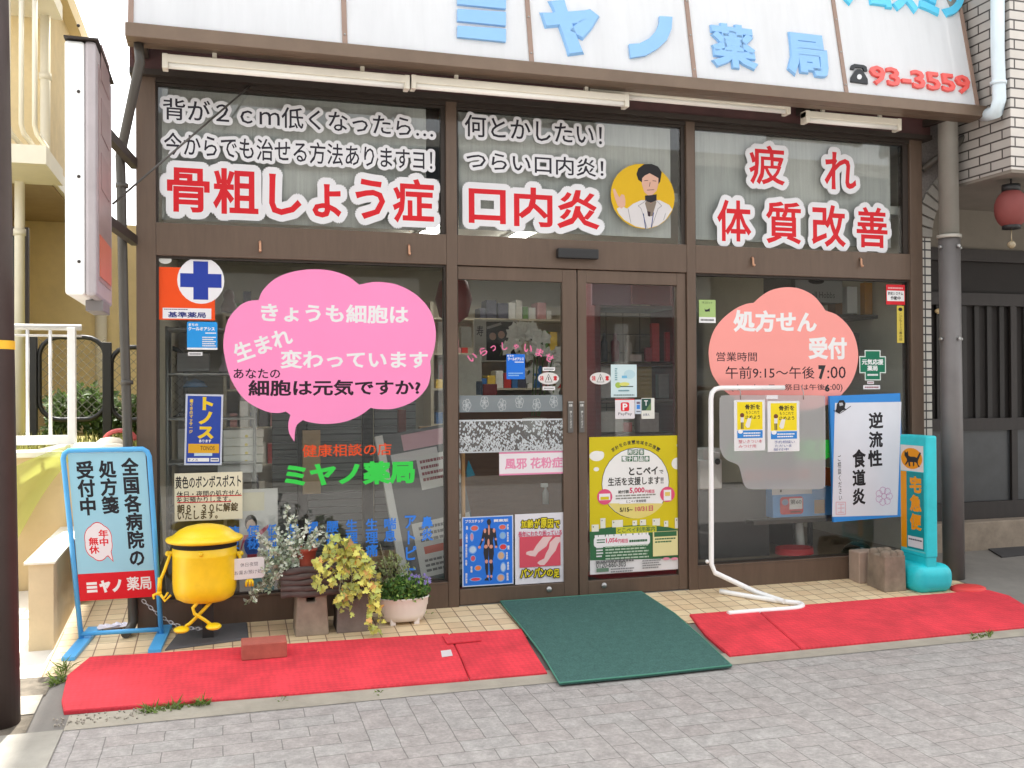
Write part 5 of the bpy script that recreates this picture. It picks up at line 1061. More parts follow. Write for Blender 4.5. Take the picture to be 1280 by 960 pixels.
for f0, (x0, y0), (x1, y1) in ((fL, (85, 828), (118, 789)), (fR, (193, 818), (210, 782))):
    a, c = G(x0, y0), G(x1, y1); p = MB(); d = (c-a).normalized(); s_ = Vector((d.y, -d.x, 0)).normalized()*0.032; p.prism([a-s_+Vector((0, 0, 0.008)), a+s_+Vector((0, 0, 0.008)), c+s_+Vector((0, 0, 0.008)), c-s_+Vector((0, 0, 0.008))], (0, 0, 0.018)); p.build('foot', BLF, st_)
p = MB(); p.tube([lerp(fL, tl, 0.045), lerp(fR, tr, 0.045)], 0.013, 10); p.build('cross_bar', BLF, st_)
aT, bT, aB = lerp(fL, tl, 0.985)+(tr-tl)*0.055, lerp(fR, tr, 0.985)-(tr-tl)*0.045, lerp(fL, tl, 0.215)+(fR-fL)*0.035
bB = lerp(fR, tr, 0.225)-(fR-fL)*0.035
sh = Sheet(st_, aT, bT-aT, aB-aT+(((bB-bT)-(aB-aT))*0.5)); sh.N = -sh.N if sh.N.y > 0 else sh.N
p = MB(); p.obox(sh.O-sh.N*0.012, sh.U, sh.V, sh.N*0.012); p.build('board', ink(164, 218, 238), st_)
s5 = crop(60, 540, 3)
RS = ink(228, 30, 44)
sh.rect(0, 0.815, 1, 1, RS, 'red_strip')
SK = ink(32, 32, 40)
def col(t, u0, v0, u1, v1, m, st): sh.text(t, u0, v0, u1, v1, m, stroke=st, line=1.0)
col('全\n国\n各\n病\n院\nの', 0.675, 0.04, 0.895, 0.775, SK, 0.035); col('処\n方\n箋', 0.385, 0.055, 0.60, 0.41, SK, 0.035); col('受\n付\n中', 0.095, 0.055, 0.31, 0.415, SK, 0.035)
cl = [(0.30+0.175*math.cos(R_(a))*(1+0.07*abs(math.sin(R_(a*3)))), 0.60+0.125*math.sin(R_(a))*(1+0.07*abs(math.sin(R_(a*3))))) for a in range(0, 360, 6)]
tail = [(0.40, 0.70), (0.475, 0.745), (0.455, 0.665)]
sh.poly(tail[::-1], RS, 'bubble'); sh.poly(cl[::-1], RS, 'bubble'); sh.poly([(0.30+(u-0.30)*0.955, 0.60+(v-0.60)*0.955) for u, v in cl][::-1], ink(244, 240, 244), 'bubble'); sh.poly([(0.40, 0.69), (0.463, 0.733), (0.445, 0.66)][::-1], ink(244, 240, 244), 'bubble')
col('年\n中', 0.31, 0.52, 0.43, 0.63, RS, 0.03); col('無\n休', 0.175, 0.57, 0.30, 0.68, RS, 0.03)
for k in range(3): sh.rect(0.10, 0.875+k*0.026, 0.235, 0.893+k*0.026, LW, 'lettering')
sh.text('ヤ', 0.275, 0.872, 0.40, 0.945, LW, stroke=0.08); sh.text('ノ', 0.44, 0.872, 0.545, 0.945, LW, stroke=0.08); sh.text('薬局', 0.625, 0.855, 0.945, 0.945, LW, stroke=0.02)
sh.done()

# ------------------------------------------------------------------ white tube stand with frosted board
wp = -0.12
rk = thing('display_stand', 'white bent tube stand carrying a frosted hanging board', 'stand', G(950, 752))
V1 = F(887, 705, wp); top = F(980, 484.5, wp); tz = F(905, 485, wp).z; vx = F(889, 560, wp).x
t0 = 0.07
pts = [Vector((top.x, wp, tz)), Vector((vx+t0, wp, tz)), Vector((vx+t0*0.45, wp, tz-t0*0.12)), Vector((vx+t0*0.12, wp, tz-t0*0.45)), Vector((vx, wp, tz-t0)), Vector((vx-0.005, wp, V1.z))]
e1, e2, e3, e4 = G(912, 729, 0.045), G(980, 752, 0.03), G(1003, 755.5, 0.03), G(910, 767, 0.022)
pts += [Vector((vx+0.01, wp-0.02, V1.z-0.055)), G(945, 740, 0.036), e2]
p = MB(); p.tube(pts, 0.0165, 12); p.build('post', WHITEP, rk)
p = MB(); p.tube([G(x, y, 0.022) for x, y in arcs([[(900, 739), (940, 746), (980, 752), (998, 754), (1003, 757), (996, 760), (975, 762), (945, 764), (910, 767)]], 4)]+[e4], 0.0165, 12); p.build('base', WHITEP, rk)
p = MB(); v = F(884, 702, wp); p.ball(v, 0.013, 8); p.build('knob', WHITEP, rk)
q4 = crop(860, 480, 3)
BO = arcs([[(118, 240), (117, 70), (122, 50), (140, 42), (300, 42), (490, 43), (508, 50), (513, 70), (513, 360), (508, 382), (490, 394), (350, 394), (240, 394), (216, 386), (205, 366), (192, 315), (180, 300), (150, 288), (130, 270), (118, 240)]], 3)
p = MB(); p.prism([F(*q4(x, y), wp-0.02) for x, y in BO], (0, -0.004, 0)); p.build('frosted_board', frosted_mat(), rk)
for x in (197, 433): A_ = F(*q4(x, 58), wp-0.026); p = MB(); p.tube([A_, A_+Vector((0, 0, 0.05)), Vector((A_.x, wp, tz+0.012))], 0.003, 6); p.build('hook', STEEL, rk)
p = MB(); v = F(*q4(120, 262), wp-0.02); p.tube([v, Vector((vx, wp, v.z+0.02))], 0.004, 6); p.build('clip', STEEL, rk)
s = poster('label_sticker', 'blank white label at the top of the frosted board', 'sticker', (958, 494, 499, 972.5), (238, 236, 238), Y=wp-0.026); s.done()
for px, red, lb in (((917.4, 500, 564, 956), 1, 'yellow and blue leaflet with red handwriting on the frosted board'), ((959.2, 501.5, 565, 999), 0, 'yellow and blue leaflet with blue handwriting on the frosted board')):
    s = poster('leaflet', lb, 'leaflet', px, (240, 240, 240), Y=wp-0.0255, group='yellow leaflets on the frosted board')
    s.rect(0.1, 0.04, 0.92, 0.585, ink(250, 226, 30)); s.text('骨折を', 0.36, 0.09, 0.84, 0.19, HK, stroke=0.03); s.text('もうこれで', 0.38, 0.215, 0.82, 0.275, HK, stroke=0.01); s.text('止めよう', 0.36, 0.30, 0.84, 0.375, HK, stroke=0.02)
    s.oval(0.26, 0.30, 0.07, 0.045, ink(120, 70, 50)); s.rect(0.21, 0.34, 0.31, 0.44, ink(236, 236, 236)); s.rect(0.215, 0.44, 0.25, 0.57, ink(90, 84, 80)); s.rect(0.265, 0.44, 0.30, 0.57, ink(90, 84, 80)); s.poly([(0.42, 0.55), (0.36, 0.5), (0.44, 0.36), (0.56, 0.36), (0.5, 0.54)], ink(244, 240, 228))
    s.rect(0.1, 0.60, 0.92, 0.75, ink(50, 140, 220)); s.oval(0.2, 0.62, 0.08, 0.04, LW); s.dashes(0.3, 0.63, 0.85, 0.73, 2, LW)
    if red: s.text('整いきつい本', 0.14, 0.78, 0.9, 0.85, ink(220, 90, 110), stroke=0.0); s.text('みつけ用', 0.14, 0.88, 0.7, 0.94, ink(220, 90, 110), stroke=0.0)
    else: s.text('予約相談い', 0.2, 0.78, 0.85, 0.84, ink(70, 90, 160), stroke=0.0); s.text('ただいま', 0.22, 0.86, 0.75, 0.91, ink(70, 90, 160), stroke=0.0); s.text('受付中', 0.18, 0.93, 0.65, 0.98, ink(70, 90, 160), stroke=0.0)
    s.done()

# ------------------------------------------------------------------ turquoise delivery sign
TQ = mat('turquoise_plastic', (34, 196, 206), rough=0.42, var=0.07, vscale=12, stain=0.12)
tx0, tx1, tyn, tyf = 4.515, 4.605, -0.43, -0.165
def TX(x, y): return FX(x, tx0, y)
ztop, zbot = FX(1158, tx0, 545).z, FX(1157, tx0, 698).z
tq = thing('delivery_sign', 'turquoise moulded sign panel with yellow characters standing on a rounded base', 'sign', (4.56, -0.3, gz(-0.3)))
p = MB(); p.bev(tx0, tx1, tyn, tyf, zbot, ztop, 0.012); p.build('panel', TQ, tq)
bl_, br_ = G(1135, 743), G(1188, 737)
p = MB(); p.bev(4.43, 4.735, -0.455, -0.12, gz(-0.45)+0.0, zbot-0.045, 0.075, 7); p.bev(tx0+0.004, tx1-0.004, tyn+0.006, tyf-0.006, zbot-0.08, zbot+0.02, 0.01); p.build('base', TQ, tq)
sh = Sheet(tq, (tx0, tyf, ztop), (0, tyn-tyf, 0), (0, 0, zbot-ztop), (-1, 0, 0))
OR = ink(240, 160, 20)
sh.rect(0.04, 0.085, 0.90, 0.30, ink(230, 228, 226)); sh.oval(0.46, 0.195, 0.40, 0.088, OR)
sh.rect(0.04, 0.305, 0.26, 0.945, OR); sh.rect(0.26, 0.305, 0.90, 0.945, ink(20, 150, 156))
for k, ch in enumerate('宅急便'): sh.text(ch, 0.40, 0.345+k*0.155, 0.80, 0.47+k*0.155, OR, stroke=0.05)
sh.rect(0.30, 0.84, 0.86, 0.93, ink(226, 230, 234)); sh.dashes(0.33, 0.855, 0.83, 0.88, 1, ink(70, 80, 90)); sh.rect(0.03, 0.952, 0.95, 0.962, ink(120, 220, 220))
cat = [(0.20, 0.175), (0.20, 0.135), (0.26, 0.15), (0.33, 0.135), (0.35, 0.172), (0.42, 0.18), (0.58, 0.178), (0.66, 0.185), (0.78, 0.135), (0.82, 0.145), (0.70, 0.21), (0.70, 0.235), (0.78, 0.258), (0.72, 0.262), (0.64, 0.225), (0.56, 0.222), (0.57, 0.25), (0.52, 0.262), (0.51, 0.225), (0.40, 0.225), (0.42, 0.262), (0.36, 0.262), (0.34, 0.225), (0.26, 0.25), (0.20, 0.255), (0.29, 0.215), (0.28, 0.20)]
sh.poly(cat[::-1], BK, 'emblem'); sh.done()

# ------------------------------------------------------------------ concrete blocks
def cblock(x0, x1, y0, y1, h, lb, crown=True, taper=0.0, notch=False, col=CONC, zb=None, grp=None):
    zb = gz((y0+y1)/2)+0.004 if zb is None else zb; b = MB(); z1 = zb+h; t = taper
    zs = [gz(y0)+0.004, gz(y1)+0.004]
    base = [(x0, y0, zs[0]), (x1, y0, zs[0]), (x1, y1, zs[1]), (x0, y1, zs[1])]; topv = [(x0+t, y0+t*0.4, z1), (x1-t, y0+t*0.4, z1), (x1-t, y1-t*0.4, z1), (x0+t, y1-t*0.4, z1)]
    if notch:
        w = (x1-x0)*0.13; xm = (x0+x1)/2-0.006; hn = 0.05
        prof = [(x0, 0), (x1, 0), (x1-t, 1), (xm+w, 1), (xm+w, 1-hn/h), (xm-w, 1-hn/h), (xm-w, 1), (x0+t, 1)]
        b.prism([(x, y0, (zs[0] if f == 0 else zb+h*f)) for x, f in prof], (0, y1-y0, 0))
    else:
        b.add(base+topv, [(0, 3, 2, 1), (4, 5, 6, 7), (0, 1, 5, 4), (1, 2, 6, 5), (2, 3, 7, 6), (3, 0, 4, 7)])
    if crown:
        for cx in (x0+0.035, (x0+x1)/2, x1-0.035):
            for cy__ in (y0+0.035, y1-0.035): b.lathe([(0.034, -0.004), (0.033, 0.02), (0.024, 0.034), (0.001, 0.038)], (cx, cy__, z1-0.003), 12)
    o = b.build('concrete_block', col, None); m = o.modifiers.new('b', 'BEVEL'); m.width = 0.008; m.segments = 2; m.limit_method = 'ANGLE'
    return tag(o, lb, 'concrete block', grp)
CG = 'concrete blocks on the shop step'
qa, qb = G(1106, 742), G(1133, 740); qc = G(1084, 735)
cblock(qa.x, qa.x+0.175, qa.y, qa.y+0.19, 0.235, 'rough concrete block with knobbed top next to the turquoise sign', True, 0.006, grp=CG, col=mat('grey_brown_concrete', (138, 124, 108), rough=0.95, var=0.25, vscale=10, stain=0.3, bump=0.5, bscale=90))
cblock(4.205, 4.37, -0.13, 0.0-0.01, 0.215, 'plain paler concrete block partly hidden behind the knobbed one', False, 0.0, grp=CG, col=mat('pinkish_concrete', (164, 144, 128), rough=0.95, var=0.18, bump=0.4))
g1, g2 = G(369, 798), G(412, 797)
ph_ = F(390, 744, g1.y).z
h1 = ph_-gz(g1.y)
cblock(g1.x, g2.x, g1.y, g1.y+0.19, h1, 'notched concrete block under the left end of the log planter', False, 0.012, True, grp=CG)
g3, g4 = G(422, 797), G(466, 796)
cblock(g3.x, g4.x, g1.y+0.005, g1.y+0.195, h1, 'notched concrete block half covered by trailing yellow ivy', False, 0.012, True, grp=CG, col=mat('dark_concrete', (122, 110, 104), rough=0.95, var=0.2, vscale=8, stain=0.3, bump=0.4))
b = MB(); q1, q2 = G(302, 828, 0.014), G(359, 823.5, 0.014)
BRK = mat('red_brick', (170, 92, 78), rough=0.9, var=0.12, vscale=20, stain=0.15, bump=0.3)
x0, x1, y0 = q1.x, q2.x, q1.y; zf = gz(y0)+0.021; b.prism([(x0, y0, zf), (x0, y0, zf+0.082), (x0, y0+0.115, zf+0.090), (x0, y0+0.115, zf+0.008)], (x1-x0, 0, 0)); o = b.build('brick', BRK); m = o.modifiers.new('b', 'BEVEL'); m.width = 0.004
tag(o, 'single red brick lying on the red ramp mat', 'brick')

# ------------------------------------------------------------------ planters
pl = thing('log_planter', 'dark log textured planter box resting on two concrete blocks', 'planter', (0.6, g1.y+0.08, ph_))
px0, px1 = F(351, 725, g1.y).x, F(470, 725, g1.y).x; pz1 = F(400, 709, g1.y).z
LOG = mat('log_bark', (92, 80, 76), rough=0.9, var=0.35, vscale=5, stretch=(1.2, 1, 16), bump=0.9, bscale=6)
p = MB(); n = 5
yA, yB2 = g1.y-0.02, g1.y+0.21
p.bev(px0+0.01, px1, yA+0.012, yB2-0.012, ph_+0.001, pz1, 0.006)
for k in range(n):
    z = ph_+0.012+(pz1-ph_-0.024)*k/(n-1); rr_ = (pz1-ph_)/n*0.62
    pts = [(px0+(px1-px0)*i/14, yA+0.012+0.004*math.sin(i*1.7+k*2), z+0.004*math.sin(i*1.1+k)) for i in range(15)]; p.tube(pts, rr_, 8)
p.build('box', LOG, pl)
p = MB(); p.box(px0+0.03, px1-0.02, yA+0.03, yB2-0.03, pz1-0.02, pz1+0.004); p.build('soil', mat('soil', (60, 48, 40), rough=1, var=0.3, vscale=20, bump=0.6), pl)
tv = F(382, 708, g1.y+0.06); pot = thing('flower_pot', 'small terracotta pot half hidden between silvery and yellow leaves', 'pot', (tv.x, tv.y, pz1+0.004))
p = MB(); p.lathe([(0.045, 0), (0.062, 0.085), (0.066, 0.085), (0.066, 0.10), (0.058, 0.10), (0.055, 0.08), (0.001, 0.08)], (tv.x, tv.y, pz1+0.004), 22); p.build('pot', mat('terracotta', (166, 80, 62), rough=0.8, var=0.1), pot)
# silvery shrub
random.seed(11)
SIL = foliage('silvery_leaves', (222, 228, 214)); SILG = foliage('grey_green_leaves', (160, 176, 148)); STM = mat('plant_stem', (128, 124, 100), rough=0.8)
yp = g1.y+0.06
sv = thing('silver_plant', 'bushy silvery leaved plant with upright sprigs in the log planter', 'plant', (F(350, 710, yp).x, yp, pz1))
bs_, bl1, bl2 = MB(), MB(), MB()
base = Vector((F(366, 712, yp).x, yp, pz1))
tips = [(358, 636), (385, 655), (372, 668), (402, 660), (345, 662), (334, 678), (326, 690), (340, 700), (352, 684), (362, 676), (390, 676), (408, 672), (332, 712), (326, 730), (318, 748), (310, 752), (345, 722), (356, 704), (378, 690), (350, 696), (340, 688), (322, 668), (368, 650), (395, 666), (348, 675), (364, 690), (384, 684), (330, 700), (338, 735), (350, 735), (314, 742), (372, 700)]
for (tx, ty) in tips:
    T = F(tx, ty, yp+random.uniform(-0.13, 0.08)); mid = base.lerp(T, 0.5)+Vector((random.uniform(-0.03, 0.03), random.uniform(-0.04, 0.02), 0.05 if ty > 700 else 0.0))
    pts = [base*(1-t)**2+mid*2*t*(1-t)+T*t*t for t in [i/9 for i in range(10)]]; bs_.tube(pts, [0.0035-0.0002*i for i in range(10)], 5)
    for i in range(2, 10):
        for k in range(8):
            d = rnd()+Vector((0, -0.3, 0.4)); tgt = bl1 if random.random() < 0.62 else bl2; P = pts[i]+rnd(0.014)
            leaf(tgt, P, d, rnd()+Vector((0, -0.6, 1)), random.uniform(0.020, 0.034), random.uniform(0.015, 0.022))
bs_.build('stem', STM, sv); bl1.build('leaves', SIL, sv); bl2.build('leaves', SILG, sv)
# yellow ivy
random.seed(5)
IVY = foliage('yellow_ivy_leaves', (216, 214, 108), 1.0); IV2 = foliage('pale_ivy_leaves', (190, 204, 112)); IV3 = foliage('peach_ivy_leaves', (230, 182, 110))
yi = g1.y-0.03
iv = thing('ivy_plant', 'yellow variegated ivy spilling over the log planter down to the tiles', 'plant', (F(430, 700, yi).x, yi, pz1))
bs_, b1, b2_, b3 = MB(), MB(), MB(), MB()
base = Vector((F(432, 712, yp).x, yp, pz1))
runs = [[(430, 690), (412, 700), (398, 716), (396, 736)], [(425, 690), (404, 698), (390, 704)], [(430, 685), (418, 676), (408, 688)], [(436, 700), (440, 720), (438, 742), (428, 752), (420, 745)], [(440, 690), (456, 704), (462, 730), (470, 752), (476, 775), (468, 788)], [(440, 688), (458, 698), (466, 712)], [(436, 700), (452, 722), (446, 744)], [(438, 690), (428, 712), (424, 738), (432, 760), (442, 766)], [(445, 695), (462, 716), (460, 745), (474, 760), (480, 770)], [(440, 685), (430, 676), (420, 674)], [(432, 705), (416, 716), (410, 728)], [(444, 700), (470, 720), (468, 742), (462, 782), (472, 790)], [(436, 692), (446, 684), (452, 694)], [(430, 700), (428, 728), (440, 740)]]
for run in runs:
    pts = [base]+[F(x, y, yi-0.05*min(1, k+0.3)-random.uniform(0, 0.03)) for k, (x, y) in enumerate(run)]
    fine = []
    for a, c in zip(pts, pts[1:]): fine += [a.lerp(c, t/6) for t in range(6)]
    fine.append(pts[-1]); bs_.tube(fine, 0.003, 5)
    for i, P in enumerate(fine):
        for k in range(random.choice((0, 1, 2, 2)) if i > 6 else 2):
            tgt = random.choices((b1, b2_, b3), (0.62, 0.28, 0.10))[0]
            ivy(tgt, P+rnd(0.026), (random.uniform(-0.8, 0.8), random.uniform(-0.7, 0.2), random.uniform(-1, 0.35)), (random.uniform(-0.5, 0.5), -1, random.uniform(-0.1, 0.8)), random.uniform(0.028, 0.046))
bs_.build('stem', STM, iv); b1.build('leaves', IVY, iv); b2_.build('leaves', IV2, iv); b3.build('leaves', IV3, iv)
# white bowl planter with violets
wc = G(507, 781); zc0 = gz(wc.y-0.05)
x0, x1 = F(474, 750, wc.y-0.05).x, F(540, 750, wc.y-0.05).x; zr = F(507, 752, wc.y-0.09).z; cx = (x0+x1)/2; w2_ = (x1-x0)/2
wpn = thing('bowl_planter', 'white boat shaped plastic planter on four feet', 'planter', (cx, wc.y, zc0)); yc = wc.y+0.03
WPK = mat('planter_white', (232, 222, 216), rough=0.4, var=0.04, stain=0.08)
p = MB(); hgt = zr-zc0-0.03; z_ = zc0+0.03
p.lathe([(0.001, 0), (w2_*0.74, 0.0), (w2_*0.82, hgt*0.22), (w2_*0.86, hgt*0.28), (w2_*0.91, hgt*0.62), (w2_*0.94, hgt*0.66), (w2_*0.96, hgt*0.97), (w2_, hgt), (w2_, hgt+0.006), (w2_*0.95, hgt+0.006), (w2_*0.9, hgt*0.85), (0.001, hgt*0.82)], (cx, yc, z_), 40, 1.0, 0.6); p.build('bowl', WPK, wpn)
for sx_ in (-1, 1):
    for sy_ in (-1, 1):
        fx, fy2 = cx+sx_*w2_*0.45, yc+sy_*w2_*0.26; p = MB(); p.bev(fx-0.016, fx+0.016, fy2-0.014, fy2+0.014, gz(fy2)+0.004, z_+0.03, 0.004); p.build('foot', WPK, wpn)
p = MB(); p.lathe([(0.001, 0), (w2_*0.9, 0)], (cx, yc, z_+hgt*0.88), 24, 1, 0.6); p.build('soil', MATS['soil'], wpn)
random.seed(21)
VG = foliage('violet_leaves', (86, 128, 62)); VG2 = foliage('light_green_leaves', (140, 172, 84)); VP = foliage('violet_petals', (150, 140, 204)); OL = foliage('dry_green_leaves', (146, 158, 104))
vp = thing('flowering_plant', 'low green plant with small violet flowers in the white planter', 'plant', (cx, yc, z_+hgt)); b1, b2_, b3, b4 = MB(), MB(), MB(), MB()
for i in range(1000):
    a, q_ = random.random()*6.283, math.sqrt(random.random()); P = Vector((cx+w2_*0.98*q_*math.cos(a), yc+w2_*0.62*q_*math.sin(a), z_+hgt+random.uniform(-0.01, 0.125)*(1.15-q_*0.55)))
    leaf(b1 if random.random() < 0.62 else b2_, P, rnd()+Vector((0, -0.3, 0.7)), rnd()+Vector((0, -0.5, 1)), random.uniform(0.018, 0.036), random.uniform(0.014, 0.024))
for i in range(17):
    x = random.uniform(508, 540); y = random.uniform(718, 732)
    P = F(x, y, yc+random.uniform(-0.08, 0.05))
    for k in range(5): leaf(b3, P, (math.cos(1.256*k), -0.3, math.sin(1.256*k)), (0, -1, 0.2), 0.012, 0.010)
for i in range(420):
    x = random.gauss(491, 15); y = random.uniform(690, 738)+abs(x-490)*0.7
    P = F(x, y, yc+random.uniform(-0.02, 0.10)); leaf(b4, P, rnd()+Vector((0, 0, 1)), rnd()+Vector((0, -1, 0.3)), random.uniform(0.014, 0.028), 0.012)
b1.build('leaves', VG, vp); b2_.build('leaves', VG2, vp); b3.build('flowers', VP, vp); b4.build('dry_sprigs', OL, vp)
p = MB()
for x, y in ((475, 680), (489, 694), (482, 700), (497, 702), (508, 708)): A_ = Vector((cx-w2_*0.5+(x-475)*0.006, yc, z_+hgt)); B_ = F(x, y, yc); p.tube([A_, A_.lerp(B_, 0.5)+Vector((0.01, 0, 0)), B_], 0.002, 5)
p.build('stem', STM, vp)
# weeds along the mat edge
WEED = foliage('weed_leaves', (112, 136, 62))
for (x0, x1, y0, y1, n, hh, lb) in ((172, 262, 891, 878, 260, 0.05, 'grassy weeds growing along the front edge of the long left red mat'), (64, 80, 856, 848, 90, 0.06, 'small weed in the dirt gap left of the red mat corner'), (74, 84, 842, 836, 40, 0.09, 'yellowish weed beside the left foot of the blue sign stand'), (1212, 1240, 797, 793, 90, 0.035, 'weed tuft in the road joint at the right below the red mat'), (345, 356, 876, 874, 24, 0.02, 'tiny moss tuft in the joint below the brick'), (465, 476, 868, 866, 20, 0.02, 'tiny moss tuft in the joint left of the green doormat')):
    b = MB()
    for i in range(n):
        t = random.random(); P = G(x0+(x1-x0)*t, y0+(y1-y0)*t+random.uniform(-2, 5)); leaf(b, P, (random.uniform(-0.9, 0.9), random.uniform(-0.9, 0.3), random.uniform(0.3, 1)), rnd()+Vector((0, 0, 1)), random.uniform(0.4, 1)*hh*(0.5+math.sin(t*9)**2), 0.008)
    tag(b.build('weeds', WEED), lb, 'weeds', 'weeds along the mat edges')
b = MB()
for i in range(90):
    t = random.random(); P = G(66+130*t, 886+14*(1-t)+random.uniform(-3, 9), 0.010); s_ = random.uniform(0.002, 0.0065); b.ball(P, s_, 5)
tag(b.build('gravel', mat('gravel_grey', (158, 150, 138), rough=1, var=0.3)), kind='stuff')

# ------------------------------------------------------------------ inside the shop
random.seed(33)
FZ = 0.15
def lampat(x, y, L):
    d = ray(x, y); P = CAM+d*((2.585-CAM.z)/d.z)
    return P
LAMPM = mat('lit_ceiling_lamp', (255, 252, 244), emit=7.0)
for i, (x, y, lb) in enumerate(((545, 285, 'lit ceiling tube seen at the lower corner of the left upper window'), (658, 291, 'lit ceiling tube seen below the big red characters above the doors'))):
    P = lampat(x, y, 0); t = thing('ceiling_lamp', lb, 'light', P, 'ceiling lamps inside the shop')
    b = MB(); b.bev(P.x-0.07, P.x+0.07, P.y-0.1, P.y+1.1, 2.592, 2.62, 0.004); b.build('casing', WHITEP, t)
    b = MB(); b.bev(P.x-0.055, P.x+0.055, P.y-0.09, P.y+1.09, 2.575, 2.5915, 0.004); b.build('diffuser', LAMPM, t)
def solid(name, px, Y, depth, m, lb, cat, group=None, bev=0.004):
    x0, yt, yb, x1 = px; a, c = F(x0, yt, Y), F(x1, yb, Y); b = MB(); bb = F(x0, yb, Y)
    b.bev(a.x, c.x, Y, Y+depth, bb.z, a.z, bev); return tag(b.build(name, m), lb, cat, group)
WIRE = mat('shelf_wire', (150, 150, 146), rough=0.4, metal=0.4)
# wire rack at the left
ra_ = thing('wire_rack', 'grey metal rack with shelves standing behind the left window', 'rack', F(255, 640, 0.4)); xa, xb = F(209, 500, 0.3).x, F(318, 500, 0.3).x
p = MB()
for x in (xa, xb):
    for y in (0.3, 0.62): p = MB(); p.tube([(x, y, FZ), (x, y, F(209, 408, 0.3).z)], 0.010, 8); p.build('leg', WIRE, ra_)
for yy in (410, 467, 524, 580, 640):
    z = F(209, yy, 0.3).z; p = MB(); p.bev(xa, xb, 0.29, 0.63, z-0.010, z+0.004, 0.003); p.build('shelf', WIRE, ra_)
PBX = mat('yellow_patterned_box', (236, 232, 214), rough=0.6, var=0.0); ntp = PBX.node_tree
vo = ntp.nodes.new('ShaderNodeTexVoronoi'); vo.inputs['Scale'].default_value = 22; cr_ = ntp.nodes.new('ShaderNodeValToRGB'); cr_.color_ramp.elements[0].color = (0.75, 0.6, 0.08, 1); cr_.color_ramp.elements[1].color = (0.8, 0.78, 0.7, 1); cr_.color_ramp.elements[0].position = 0.18; cr_.color_ramp.elements[1].position = 0.26
tcp = ntp.nodes.new('ShaderNodeTexCoord'); ntp.links.new(tcp.outputs['Object'], vo.inputs['Vector']); ntp.links.new(vo.outputs['Distance'], cr_.inputs[0]); ntp.links.new(cr_.outputs[0], ntp.nodes['Principled BSDF'].inputs['Base Color'])
z0, z1 = F(300, 579, 0.32).z, F(300, 537, 0.32).z
for i in range(4):
    a, c = F(279, 560, 0.32), F(329, 560, 0.32); b = MB(); h = (z1-z0)/4; b.bev(a.x, c.x+0.004*(i % 2), 0.32, 0.6, z0+h*i+0.001, z0+h*(i+1)-0.001, 0.003)
    tag(b.build('carton', PBX), 'white carton with small yellow flowers, %s of its stack of four' % ('lowest', 'second from below', 'second from above', 'topmost')[i], 'carton', 'stack of cartons on the wire rack')
solid('carton', (221, 441, 464, 262), 0.34, 0.2, mat('grey_carton', (122, 120, 116), rough=0.7, var=0.1), 'plain grey carton on the rack below the bright blue square sticker', 'carton')
solid('carton', (222, 536, 574, 268), 0.34, 0.2, mat('pale_grey_carton', (160, 158, 152), rough=0.7, var=0.1), 'pale carton on the rack behind the tall blue poster', 'carton')
solid('paper_stack', (272, 581, 592, 328), 0.33, 0.22, mat('white_paper_stack', (226, 224, 220), rough=0.8), 'flat white paper stack under the flowered cartons', 'papers')
b = MB(); v = F(244, 484, 0.42); b.lathe([(0.001, 0), (0.075, 0.0), (0.05, 0.035), (0.001, 0.055)], v, 18); tag(b.build('bowl', mat('blue_cloth', (90, 132, 176), rough=0.7)), 'blue upturned bowl on the wire rack above the tall blue poster', 'bowl')
for i, (x, y, c) in enumerate(((284, 468, (196, 180, 186)), (300, 468, (120, 90, 86)), (286, 390, (112, 78, 66)))):
    b = MB(); v = F(x, y, 0.45); b.lathe([(0.001, 0), (0.045, 0), (0.05, 0.03), (0.03, 0.075), (0.035, 0.10), (0.028, 0.13), (0.001, 0.145)], v, 14); tag(b.build('figurine', mat('figurine_%d' % i, c, rough=0.5, var=0.2)), ('pale figurine on the rack beside the pink bubble', 'brown figurine deeper on the rack behind the pink bubble', 'dark figurine on the rack top, left of the pink bubble')[i], 'figurine')
# child's drawing board
s = poster('drawing_board', "white board with a child's drawing of a dark haired figure behind the left window", 'drawing', (299, 612, 748, 347), (232, 230, 228), Y=0.05, th=0.01, part='board')
s.rect(0.02, 0.03, 0.65, 0.2, ink(240, 232, 206)); s.oval(0.3, 0.31, 0.16, 0.075, HK); s.oval(0.3, 0.335, 0.12, 0.055, ink(236, 206, 190)); s.poly([(0.1, 0.5), (0.05, 0.56), (0.02, 0.55), (0.12, 0.42), (0.25, 0.42)], ink(220, 100, 130)); s.poly([(0.4, 0.42), (0.75, 0.33), (0.76, 0.36), (0.45, 0.47)], ink(220, 100, 130)); s.oval(0.32, 0.52, 0.2, 0.1, ink(60, 110, 220)); s.rect(0.2, 0.6, 0.45, 0.72, ink(190, 70, 90)); s.rect(0.3, 0.75, 0.9, 0.95, ink(120, 190, 196)); s.done()
